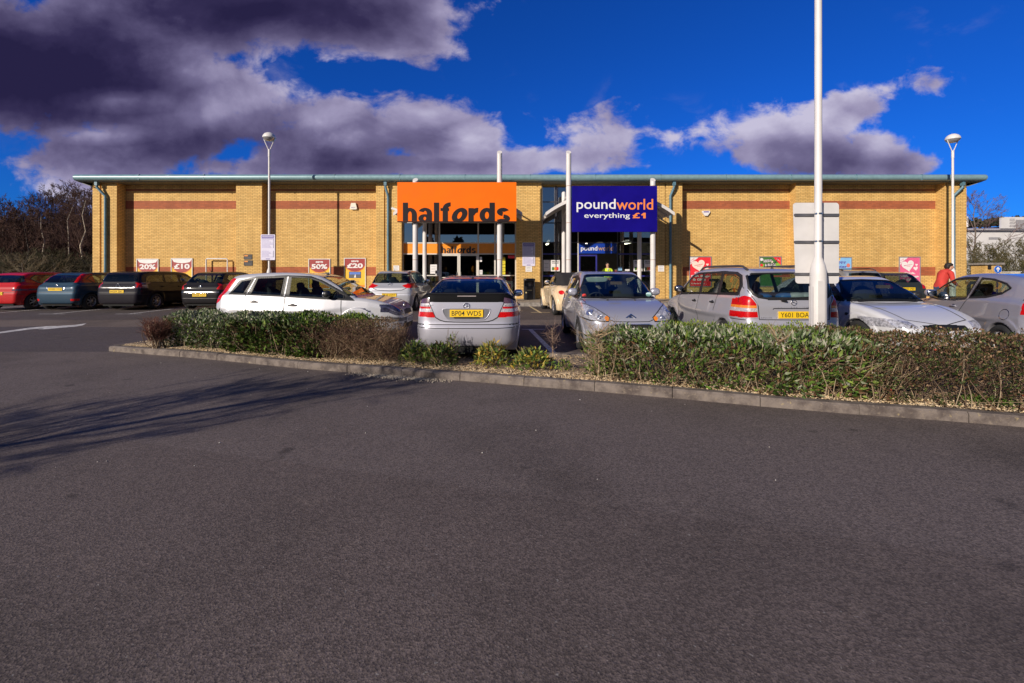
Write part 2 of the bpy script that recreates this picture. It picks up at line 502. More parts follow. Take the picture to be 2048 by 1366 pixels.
    def ribbon(mb, view, pts, w, mi, sd=1, closed=False, lift=.003, step=.04):
        pts = [Vector(p) for p in pts]
        if closed: pts = pts + [pts[0]]
        den = []
        for a, b in zip(pts[:-1], pts[1:]):
            n = max(1, int((b - a).length / step))
            den += [a.lerp(b, k / n) for k in range(n)]
        den.append(pts[-1])
        hp = []
        for p in den:
            pa = p[0]
            hpos, hn = ray(view, pa, p[1], sd)
            if hpos is None: hp.append(None); continue
            g = car.grad(np.array([hpos[:]]))[0]; hn = Vector(g).normalized()
            hp.append((hpos + hn * lift, hn))
        for i in range(len(hp) - 1):
            if hp[i] is None or hp[i + 1] is None: continue
            (p, n1), (q, n2) = hp[i], hp[i + 1]
            t = q - p
            if t.length < 1e-5 or t.length > .25: continue
            u1 = n1.cross(t).normalized() * w / 2; u2 = n2.cross(t).normalized() * w / 2
            ex = t.normalized() * w * .3
            mb.add([p - u1 - ex, q - u2 + ex, q + u2 + ex, p + u1 - ex], [(0, 1, 2, 3)], mi)
    # seams between panels, window seals
    gap = pm('panel_gap', (.012, .012, .013, 1), .6, var=0); rub = pm('window_rubber', (.015, .015, .016, 1), .5, var=0)
    chrome = pm('chrome', (.8, .8, .82, 1), .12, 1, var=.05)
    g = MB()
    for ln in sp.get('gaps', []):
        view, pts = ln[0], ln[1]; w = ln[2] if len(ln) > 2 else .014
        if view == 'side':
            for sd in (1, -1): ribbon(g, view, pts, w, 0, sd)
        elif view in ('rear', 'front'):
            ribbon(g, view, pts, w, 0); ribbon(g, view, [(-a, b) for a, b in pts], w, 0)
        else:
            ribbon(g, view, pts, w, 0); ribbon(g, view, [(a, -b) for a, b in pts], w, 0)
    if g.v: g.build('panel_gap', gap, root)
    tm = [rub, chrome, sp['paint'], pm('signal_red', (.5, .01, .01, 1), .3, coat=1, var=0)]
    for ln in sp.get('trims', []):
        view, pts, w, mi = ln[:4]; cl = ln[4] if len(ln) > 4 else False
        nm = ('window_seal', 'chrome_strip', 'trim_strip', 'trim_strip')[mi]
        if view == 'side': todo = [(pts, 1), (pts, -1)]
        else:
            mir = [(-a, b) for a, b in pts] if view != 'top' else [(a, -b) for a, b in pts]
            if min(p[0] for p in pts) < .01 and not cl: todo = [(mir[::-1] + pts[0 if pts[0][0] > .01 else 1:] if pts[0][0] < .01 else pts + mir[::-1][1:], 1)]
            else: todo = [(pts, 1)] + ([(mir, 1)] if not cl or min(p[0] for p in pts) > .01 else [])
        for pp, sd in todo:
            t = MB(); ribbon(t, view, pp, w, mi, sd, cl, .006)
            if t.v: t.build(nm, tm, root)
    # wheels
    tyre = pm('tyre_rubber', (.018, .018, .019, 1), .85, bump=.2, bscale=80); alloy = pm('wheel_alloy', (.42, .42, .45, 1), .35, .8)
    dark = pm('wheel_well_black', (.01, .01, .01, 1), .9, var=0)
    wr = sp.get('wr', .3)
    for xw in sp['wheels']:
        for sd in (1, -1):
            M = Matrix.Translation((xw, sd * (car.hw - .115), wr)) @ Matrix.Rotation(R(-90) * sd, 4, 'X')
            w = MB(); w.lathe([(wr * .64, -.09), (wr * .9, -.1), (wr, -.08), (wr, .07), (wr * .93, .1), (wr * .66, .095), (wr * .64, .06)], 28, 0, M)
            wo = w.build('wheel', tyre, root)
            rm = MB(); rm.lathe([(wr * .67, -.08), (wr * .67, .085), (wr * .62, .09), (wr * .58, .06), (wr * .2, .03), (.0, .03)][:4], 28, 0, M)
            rm.lathe([(wr * .6, -.02), (0.001, -.02)], 20, 1, M)
            ns = sp.get('spokes', 7)
            for k in range(ns):
                A = M @ Matrix.Rotation(2 * math.pi * k / ns, 4, 'Z')
                rm.prism([(.02, -.028, .075), (wr * .62, -.018, .06), (wr * .62, .018, .06), (.02, .028, .075)], (0, 0, .014), 0, A)
            rm.lathe([(.055, .06), (.05, .095), (.0005, .1)], 12, 0, M)
            rm.build('rim', [alloy, dark], wo)
    ch = MB(); ch.box(sp['wheels'][0] - .75 if sp['wheels'][0] > .8 else .12, car.L - .2, -car.hw + .3, car.hw - .3, .16, .3); ch.build('underbody', dark, root)
    # cabin
    gx0, gx1 = sp.get('cabin', (sp['wheels'][0] - .1, sp['wheels'][1] - .1))
    seat = sp.get('seatmat') or pm('seat_cloth', (.03, .03, .035, 1), .9)
    c = MB()
    c.box(gx0 - .1, gx1 + .2, -car.hw + .14, car.hw - .14, .34, .4, 0)
    bz = car.belt
    fx = sp['wheels'][0] + (sp['wheels'][1] - sp['wheels'][0]) * .5
    for xx, up in ((fx, 1), (sp['wheels'][0] + .22, 0)):
        for yy in (.36, -.36):
            c.sell((xx + .25, yy, .52), (.27, .24, .1), .6, 12, 6, 0)
            A = Matrix.Translation((xx - .03, yy, .85)) @ Matrix.Rotation(R(-14), 4, 'Y')
            c.sell((0, 0, 0), (.08, .24, .32 if up else .26), .6, 12, 8, 0, A)
            A = Matrix.Translation((xx - .13, yy, bz + .2 if up else bz + .1)) @ Matrix.Rotation(R(-10), 4, 'Y')
            c.sell((0, 0, 0), (.055, .13, .095), .7, 12, 8, 0, A)
    c.build('seats', seat, root)
    d = MB(); dx = sp.get('dash', sp['wheels'][1] - .35)
    d.sell((dx, 0, bz - .13), (.3, car.hw - .17, .13), .5, 14, 8, 0)
    A = Matrix.Translation((dx - .32, -.36, bz - .06)) @ Matrix.Rotation(R(-65), 4, 'Y')
    n = 20
    ring = [A @ Vector((.18 * math.cos(2 * math.pi * k / n), .18 * math.sin(2 * math.pi * k / n), 0)) for k in range(n + 1)]
    d.tube(ring, .014, 6, 0, False)
    d.tube([A @ Vector((-.17, 0, 0)), A @ Vector((.17, 0, 0))], .015, 5); d.tube([A @ Vector((0, 0, 0)), Vector((dx, -.36, bz - .15))], .03, 6)
    d.box(dx - .1, dx - .03, -.11, .11, bz + .27, bz + .33)
    d.build('dashboard', pm('dash_plastic', (.025, .025, .028, 1), .7), root)
    # mirrors and handles
    if sp.get('mirror'):
        mx, mz, mm = sp['mirror']
        for sd in (1, -1):
            hp, _ = ray('side', mx, mz, sd)
            if hp is None: continue
            q = MB(); q.sell((mx, hp.y + sd * .12, mz + .01), (.07, .1, .075), .75, 16, 10, 0)
            q.tube([(mx + .02, hp.y - sd * .02, mz - .05), (mx, hp.y + sd * .08, mz - .03)], .025, 8, 1)
            q.sell((mx - .045, hp.y + sd * .12, mz + .01), (.03, .085, .06), .6, 14, 8, 2)
            q.build('wing_mirror', [mm, rub, chrome], root)
    hm = sp.get('handlemat', sp['paint'])
    for hx, hz in sp.get('handles', []):
        for sd in (1, -1):
            hp, hn = ray('side', hx, hz, sd)
            if hp is None: continue
            q = MB(); q.sell((hx, hp.y + sd * .012, hz), (.095, .02, .017), .6, 12, 6, 0); q.sell((hx, hp.y + sd * .0, hz), (.045, .008, .035), .9, 12, 6, 1)
            q.build('door_handle', [hm, rub], root)
    # plates
    def plate(view, zc, txt, yel, w=.52, hh=.112, yc=0):
        hp, _ = ray(view, yc, zc)
        if hp is None: return
        sg = -1 if view == 'rear' else 1
        x = hp.x + sg * .018; r = Vector((0, sg, 0))
        q = MB(); q.box(min(x, x - sg * .012), max(x, x - sg * .012), yc - w / 2, yc + w / 2, zc - hh / 2, zc + hh / 2, 0)
        q.text(txt, (x + sg * .002, yc, zc), r, (0, 0, 1), w * .88, hh * .66, 1, .003)
        q.build('number_plate', [pm('plate_yellow', (.85, .55, .02, 1), .35, coat=.5, var=.05) if yel else pm('plate_white', (.8, .8, .8, 1), .35, coat=.5, var=.05), pm('plate_black', (.01, .01, .01, 1), .5, var=0)], root)
    for a in sp.get('plates', []): plate(*a)
    # badges: list of (view, y, z, radius, kind)
    for view, yc, zc, r_, kd in sp.get('badges', []):
        hp, _ = ray(view, yc, zc)
        if hp is None: continue
        sg = -1 if view == 'rear' else 1; x = hp.x + sg * .01; q = MB()
        ring = [(x, yc + r_ * math.cos(2 * math.pi * k / 20), zc + r_ * math.sin(2 * math.pi * k / 20)) for k in range(21)]
        if kd != 'chevron': q.tube(ring, r_ * .13, 6, 0, False)
        if kd == 'star':
            for a in (90, 210, 330): q.tube([(x, yc, zc), (x, yc + r_ * math.cos(R(a)), zc + r_ * math.sin(R(a)))], [r_ * .2, r_ * .05], 6)
        elif kd == 'bolt':
            q.tube([(x, yc - r_, zc - r_ * .3), (x, yc + r_ * .3, zc), (x, yc - r_ * .3, zc), (x, yc + r_, zc + r_ * .3)], r_ * .12, 6)
        elif kd == 'oval': q.sell((x, yc, zc), (.006, r_ * .8, r_ * .45), 1, 12, 6)
        elif kd == 'lion': q.sell((x, yc, zc), (.01, r_ * .5, r_ * .9), .8, 12, 6)
        elif kd == 'chevron':
            for o in (0, -.45 * r_): q.tube([(x, yc - r_, zc - .35 * r_ + o), (x, yc, zc + .4 * r_ + o), (x, yc + r_, zc - .35 * r_ + o)], r_ * .16, 6)
        q.build('badge', chrome, root)
    if sp.get('aerial'):
        ax, az, ln = sp['aerial'][:3]
        q = MB(); q.tube([(ax, 0, az), (ax - ln * .75, 0, az + ln * .6)], [.006, .003], 6); q.sell((ax, 0, az), (.04, .02, .02), .8, 10, 6); q.build('aerial', rub, root)
    if sp.get('rails'):
        x0, x1, yr, zr = sp['rails']
        for sd in (1, -1):
            q = MB(); q.tube([(x0, sd * yr, zr), (x0 + .15, sd * yr, zr + .055), (x0 + .3, sd * yr, zr + .07), (x1 - .3, sd * yr, zr + .075), (x1 - .12, sd * yr, zr + .05), (x1, sd * yr, zr - .01)], .02, 8)
            q.build('roof_rail', pm('rail_plastic', (.06, .055, .055, 1), .5), root)
    if sp.get('wiper'):
        view, pts = sp['wiper']; q = MB(); ribbon(q, view, pts, .02, 0, 1, False, .02); q.build('wiper', rub, root)
    if sp.get('extra'): sp['extra'](root, car, ray, ribbon)
    return root
# shared car materials
GLASS = glassmat('car_glass', (.42, .50, .47, 1), f0=.06)
GLASSD = glassmat('privacy_glass', (.10, .11, .12, 1), f0=.06)
GLASSL = glassmat('clear_car_glass', (.62, .72, .68, 1), f0=.05)
RED = pm('tail_lamp_red', (.52, .003, .004, 1), .3, coat=.3, spec=.3, var=.25, scale=60)
AMB = pm('tail_lamp_amber', (.75, .22, .02, 1), .25, coat=1, var=.2, scale=60)
CLR = pm('tail_lamp_clear', (.60, .55, .57, 1), .22, .3, coat=1, var=.3, scale=50)
HLM = pm('headlamp_lens', (.50, .50, .56, 1), .15, .35, coat=1, var=.45, scale=26)
HLD = pm('dark_headlamp', (.05, .05, .09, 1), .12, .2, coat=1, var=.5, scale=20)
SMK = pm('smoked_lamp', (.10, .05, .08, 1), .2, coat=1, var=.3, scale=40)
BLK = pm('black_trim', (.02, .02, .021, 1), .45, var=.1)
BUMP = pm('grille_black', (.008, .008, .009, 1), .6, var=.1)
# ---------------------------------------------------------------- the cars
def hatch(L, W, H, belt=.93, wsx=None, rt=.35, rb=.12, hood=.86, wheels=None, pnt=None, rf=None, tailz=None, **kw):
    """shapes of a small hatchback; x runs from the tail (0) to the nose (L)"""
    wsx = wsx or L - 1.05; rf = rf or wsx - .75; wheels = wheels or (.62, L - .82)
    tz = tailz or belt - .12
    hw = W / 2
    sp = dict(L=L, W=W, H=H, belt=belt, wheels=wheels, paint=pnt,
              low=[(.07, .2), (.01, .3), (-.01, .5), (.0, .62), (.04, .68), (.05, tz), (rb + .02, belt), (rb + .25, belt + .035), (L * .5, belt + .01), (wsx, belt + .0), (wsx + .3, hood + .04), (L - .42, hood - .04), (L - .14, hood - .15), (L - .01, .6), (L, .42), (L - .05, .22)],
              gh=[(rb + .06, .6), (rb, belt - .05), (rb + .04, belt + .05), ((rb + rt) / 2, (belt + H) / 2 + .03), (rt - .03, H - .075), (rt + .1, H - .035), (rt + .5, H), (L * .47, H + .005), (rf, H - .045), (rf + .12, H - .09), (wsx - .12, belt + .1), (wsx + .02, belt - .02), (wsx - .15, .6)])
    xm = (wheels[0] + wheels[1]) / 2 + .02
    zt = H - .095; zb = belt + .045
    a0 = rf + .0; a1 = wsx - .22
    sp['regions'] = [
        ('window', GLASS, 'side', [(xm + .05, zb), (a1 + .05, zb - .02), (a1, zb + .05), (a0 - .05, zt - .03), (xm + .08, zt)], dict(id='f')),
        ('window', GLASS, 'side', [(wheels[0] + .22, zb + .01), (xm - .03, zb), (xm - .01, zt), (wheels[0] + .2, zt - .02), (wheels[0] + .0, zb + .18)], dict(id='r')),
        ('windscreen', GLASS, 'front', [(0, belt + .05), (hw - .13, belt + .05), (hw - .28, H - .1), (0, H - .085)], dict(n=.15, x=L * .45)),
        ('rear_window', GLASS, 'rear', [(0, belt + .075), (hw - .2, belt + .085), (hw - .17, belt + .16), (hw - .30, H - .13), (0, H - .115)], dict(n=.12)),
    ]
    sp['trims'] = [('side', sp['regions'][0][3], .03, 0, True), ('side', sp['regions'][1][3], .03, 0, True), ('front', sp['regions'][2][3][:0] or [(hw - .13, belt + .05), (hw - .28, H - .1), (0, H - .085)], .025, 0), ('rear', sp['regions'][3][3][1:], .02, 0)]
    sp['gaps'] = [('side', [(xm, .32), (xm, zt + .03)]), ('side', [(wsx - .12, .34), (wsx - .1, belt), (wsx - .12, belt + .1)]),
                  ('side', [(wheels[0] + .42, .36), (wheels[0] + .3, .62), (wheels[0] + .12, belt + .05)]),
                  ('rear', [(0, .66), (hw - .16, .67), (hw - .13, belt)]), ('side', [(.0, .6), (wheels[0] - .34, .58)]),
                  ('top', [(wsx + .08, 0), (wsx - .02, hw - .2), (L - .5, hw - .17), (L - .25, hw - .3)])]
    sp['handles'] = [(xm - .16, belt - .12), (wheels[0] + .33, belt - .1)]
    sp['mirror'] = (a1 + .03, belt + .12, pnt)
    sp.update(kw)
    return sp
silver = paint('silver_paint', (.42, .43, .47, 1), .55, .33)
CARS = []
# --- white-silver five-door hatchback, side on
P_FI = paint('pale_silver_paint', (.53, .53, .57, 1), .2, .35)
def fiesta():
    L = 3.93
    sp = hatch(L, 1.68, 1.47, .97, pnt=P_FI, wheels=(.55, 3.03))
    sp['low'] = [(.1, .2), (.03, .3), (-.02, .45), (-.02, .62), (.02, .7), (.0, .82), (.05, .98), (.2, 1.08), (.9, 1.05), (2.0, .99), (2.9, .95), (3.15, .94), (3.5, .87), (3.74, .78), (3.88, .66), (3.93, .5), (3.92, .3), (3.85, .2)]
    sp['gh'] = [(.2, .6), (.03, .82), (.06, .95), (.17, 1.16), (.32, 1.38), (.5, 1.43), (1.0, 1.465), (1.55, 1.475), (2.05, 1.43), (2.25, 1.365), (2.75, 1.1), (3.02, .95), (2.8, .6)]
    q = [(.37, 1.05), (.66, 1.03), (.79, 1.33), (.57, 1.295)]
    r = [(.80, 1.02), (1.44, .995), (1.46, 1.375), (.90, 1.355)]
    f = [(1.60, .985), (2.20, .955), (2.72, .93), (2.72, 1.0), (2.56, 1.10), (2.20, 1.285), (1.98, 1.36), (1.60, 1.38)]
    dl = [(.33, 1.02), (.9, 1.0), (1.5, .97), (2.1, .93), (2.98, .885), (2.66, 1.09), (2.25, 1.31), (2.0, 1.395), (1.5, 1.415), (.86, 1.385), (.5, 1.31)]
    W = dict(n=.25)
    sp['regions'] = [
        ('window_surround', BLK, 'side', dl, W), ('window', GLASSD, 'side', q, dict(id='q')), ('window', GLASS, 'side', r, dict(id='r')), ('window', GLASS, 'side', f, dict(id='f')),
        ('windscreen', GLASS, 'front', [(0, .99), (.70, .99), (.67, 1.08), (.53, 1.37), (0, 1.39)], dict(n=.15, x=1.9)),
        ('rear_window', GLASS, 'rear', [(0, 1.04), (.60, 1.04), (.48, 1.33), (0, 1.34)], dict(n=.15)),
        ('tail_light', RED, 'side', [(.36, 1.36), (.45, 1.34), (.28, 1.08), (.16, .88), (.03, .80), (-.1, .83), (-.1, 1.0), (.10, 1.2)], dict(n=.05, x=1)),
        ('headlight', HLD, 'side', [(3.45, .78), (3.62, .81), (3.80, .735), (3.95, .65), (3.95, .56), (3.78, .58), (3.6, .66)], dict(n=.05)),
        ('headlight', HLD, 'front', [(.38, .58), (.80, .66), (.80, .82), (.62, .80), (.44, .71)], dict(n=.1)),
        ('grille', BUMP, 'front', [(0, .58), (.34, .58), (.30, .67), (0, .69)]),
        ('grille', BUMP, 'front', [(0, .27), (.5, .27), (.42, .43), (0, .43)], dict(id='low')),
        ('bumper', pm('bumper_grey', (.14, .13, .135, 1), .45), 'front', [(0, .45), (.9, .45), (.9, .52), (0, .52)]),
    ]
    pil = pm('pillar_grey', (.16, .15, .155, 1), .4, coat=.4)
    sp['trims'] = [('side', q, .022, 0, True), ('side', r, .02, 0, True), ('side', f, .02, 0, True), ('side', [(1.51, .99), (1.53, 1.38)], .022, 2), ('side', [(.73, 1.04), (.85, 1.34)], .012, 2),
                   ('front', [(.70, .99), (.67, 1.08), (.53, 1.37), (0, 1.39)], .025, 0), ('side', [(.13, 1.04), (.2, 1.02)], .02, 1), ('side', [(.08, .95), (.16, .93)], .012, 1)]
    sp['gaps'] = [('side', [(1.53, .3), (1.53, 1.0)], .014), ('side', [(2.62, .3), (2.70, .5), (2.68, .92)], .014), ('side', [(1.0, .36), (.88, .5), (.80, .66), (.70, 1.02)], .014),
                  ('side', [(-.02, .62), (.22, .60)]), ('side', [(3.36, .56), (3.9, .52)]), ('top', [(3.05, 0), (3.0, .45), (2.93, .66), (3.5, .66), (3.72, .5), (3.82, 0)], .014)]
    sp['handles'] = [(1.70, .80), (.90, .87)]; sp['handlemat'] = pm('handle_grey', (.12, .11, .11, 1), .4)
    sp['mirror'] = (2.42, 1.02, BLK); sp['aerial'] = (2.1, 1.44, .42); sp['belt'] = .97; sp['tum'] = .30; sp['flw'] = .05; sp['flare'] = .02
    sp['plates'] = [('front', .45, 'WV55 KDF', False), ('rear', .55, 'WV55 KDF', True)]
    sp['badges'] = [('front', 0, .74, .07, 'oval')]
    return sp
# --- silver coupe, tail towards the camera
def coupe():
    pt = paint('coupe_silver_paint', (.47, .46, .53, 1), .4, .36)
    L, hw = 4.34, .865
    sp = hatch(L, 1.73, 1.41, .93, pnt=pt, wheels=(.78, 3.5), hood=.85)
    sp['low'] = [(.14, .26), (.05, .30), (-.01, .42), (-.015, .58), (.0, .615), (.05, .64), (.06, .80), (.08, .96), (.10, 1.10), (.16, 1.15), (.34, 1.10), (.7, 1.04), (1.4, .96), (2.9, .92), (3.2, .90), (3.7, .84), (4.15, .70), (4.33, .52), (4.33, .3), (4.25, .2)]
    sp['gh'] = [(.4, .7), (.32, .98), (.36, 1.08), (.72, 1.245), (1.02, 1.345), (1.4, 1.39), (2.0, 1.415), (2.45, 1.385), (2.65, 1.33), (3.2, .98), (3.2, .88), (2.9, .7)]
    sp['prear'] = [(0, .34), (.05, .16), (.22, .045), (.6, .0)]
    sp['ghw'] = .80; sp['tum'] = .52; sp['rl'] = .10; sp['k'] = .05; sp['belt'] = .98
    sf = [(1.75, 1.0), (2.95, .97), (2.88, 1.04), (2.52, 1.27), (2.3, 1.31), (1.8, 1.34)]
    sr = [(.95, 1.06), (1.66, 1.02), (1.70, 1.33), (1.3, 1.29)]
    rw = [(0, 1.11), (.60, 1.115), (.68, 1.14), (.52, 1.325), (.40, 1.345), (0, 1.355)]
    W = dict(n=.25)
    lp = [(.60, 1.06), (.70, 1.04), (.80, .985), (.95, .97), (.95, .76), (.74, .745), (.49, .742), (.52, .80), (.58, .93)]
    def band(z0, z1): return [(.3, z0), (1.0, z0), (1.0, z1), (.3, z1)]
    def clip(P, z0, z1):
        out = []; n = len(P)
        def cut(P, k, up):
            o = []
            for i in range(len(P)):
                a, b = P[i], P[(i + 1) % len(P)]
                ia = (a[1] >= k) if up else (a[1] <= k); ib = (b[1] >= k) if up else (b[1] <= k)
                if ia: o.append(a)
                if ia != ib: t = (k - a[1]) / (b[1] - a[1]); o.append((a[0] + t * (b[0] - a[0]), k))
            return o
        return cut(cut(P, z0, True), z1, False)
    sp['clip'] = clip
    side = [(-.1, .76), (-.1, 1.02), (.16, .99), (.34, .90), (.30, .80), (.16, .75)]
    R_ = sp['regions'] = [('window_surround', BLK, 'side', [(.85, 1.03), (1.7, .99), (3.02, .95), (2.95, 1.04), (2.56, 1.30), (2.2, 1.35), (1.6, 1.37), (1.28, 1.33)], W),
        ('window', GLASS, 'side', sf, dict(id='f')), ('window', GLASS, 'side', sr, dict(id='r')),
        ('windscreen', GLASS, 'front', [(0, .98), (.7, .98), (.5, 1.33), (0, 1.34)], dict(n=.15, x=2.4)),
        ('rear_window', GLASS, 'rear', rw, dict(n=.1, z=1.1)),
        ('spoiler', pm('spoiler_black', (.006, .006, .007, 1), .6, var=.1, spec=.08), 'rear', [(0, .985), (.5, .985), (.70, 1.0), (.84, 1.03), (.9, 1.2), (0, 1.2)], dict(n=-.99, x=.36))]
    for (a, b, m) in ((.3, .83, RED), (.83, .882, CLR), (.882, .915, RED), (.915, .965, CLR), (.965, 1.2, SMK)):
        c = clip(lp, a, b); d = clip(side, a, b)
        if len(c) > 2: R_.append(('tail_light', m, 'rear', c, dict(n=.02, x=.5)))
        if len(d) > 2: R_.append(('tail_light', m, 'side', d, dict(n=.25)))
    R_.append(('headlight', HLM, 'front', [(.4, .58), (.85, .6), (.85, .76), (.5, .74)]))
    R_.append(('grille', BUMP, 'front', [(0, .5), (.3, .5), (.34, .7), (0, .72)]))
    sp['trims'] = [('rear', rw[1:], .03, 0), ('side', sf, .02, 0, True), ('side', sr, .02, 0, True), ('rear', [(0, 1.115), (.66, 1.12)], .02, 0)]
    sp['gaps'] = [('rear', [(.495, .745), (.42, .70), (.34, .678), (.2, .672), (0, .67)], .016), ('rear', [(0, .632), (.5, .632), (.84, .64)], .012), ('rear', [(0, .575), (.5, .575), (.85, .59)], .012),
                  ('rear', [(.49, .74), (.60, .98)], .01), ('side', [(0, .63), (.4, .63)]), ('side', [(1.72, .3), (1.72, 1.0)]), ('side', [(2.98, .3), (3.0, .95)])]
    sp['handles'] = [(1.95, .83)]; sp['mirror'] = (2.78, 1.02, pt)
    sp['plates'] = [('rear', .81, 'BP04 WDS', True, .53, .118), ('front', .4, 'BP04 WDS', False)]
    sp['badges'] = [('rear', 0, .925, .047, 'star'), ('front', 0, .78, .05, 'star')]
    sp['aerial'] = (1.2, 1.365, .06)
    def extra(root, car, ray, ribbon):
        g = MB(); rec = pm('recess_shadow', (.20, .20, .22, 1), .4, .4)
        hp, _ = ray('rear', .3, .81); x = hp.x - .004
        o = [(-.36, .885), (.36, .885), (.385, .865), (.36, .79), (.31, .725), (.26, .705), (-.26, .705), (-.31, .725), (-.36, .79), (-.385, .865)]
        pts = [(ray('rear', a, b)[0].x - .0035, a, b) for a, b in o]
        g.face(pts, 0)
        rim = chaikin(o, 2); tp = []
        for a, b in rim:
            p, _ = ray('rear', a, b); tp.append((p.x - .005, a, b))
        g.tube(tp + [tp[0]], .008, 6, 1, False)
        g.tube([(x - .02, -.2, .745), (x - .02, .2, .745)], .01, 6, 2)
        g.build('plate_recess', [rec, car.sp['paint'], BLK], root)
        b = MB()
        hp, _ = ray('rear', 0, 1.07)
        b.box(hp.x - .006, hp.x + .01, -.15, .15, 1.075, 1.09, 0); b.build('brake_light', pm('brake_strip', (.35, .3, .3, 1), .3, coat=1), root)
        t = MB()
        for yy, s_, w in ((-.62, 'CDI', .16), (.60, 'C220', .15)):
            p, _ = ray('rear', yy, .93); t.text(s_, (p.x - .006, yy, .93), (0, -1, 0), (0, 0, 1), w, .028, 0, .01)
        t.build('model_lettering', pm('chrome_letter', (.75, .75, .78, 1), .2, .8, var=0), root)
        e = MB(); e.tube([(.08, .5, .27), (-.02, .5, .27)], .03, 10); e.build('exhaust', pm('exhaust_steel', (.3, .3, .3, 1), .3, 1), root)
    sp['extra'] = extra
    return sp
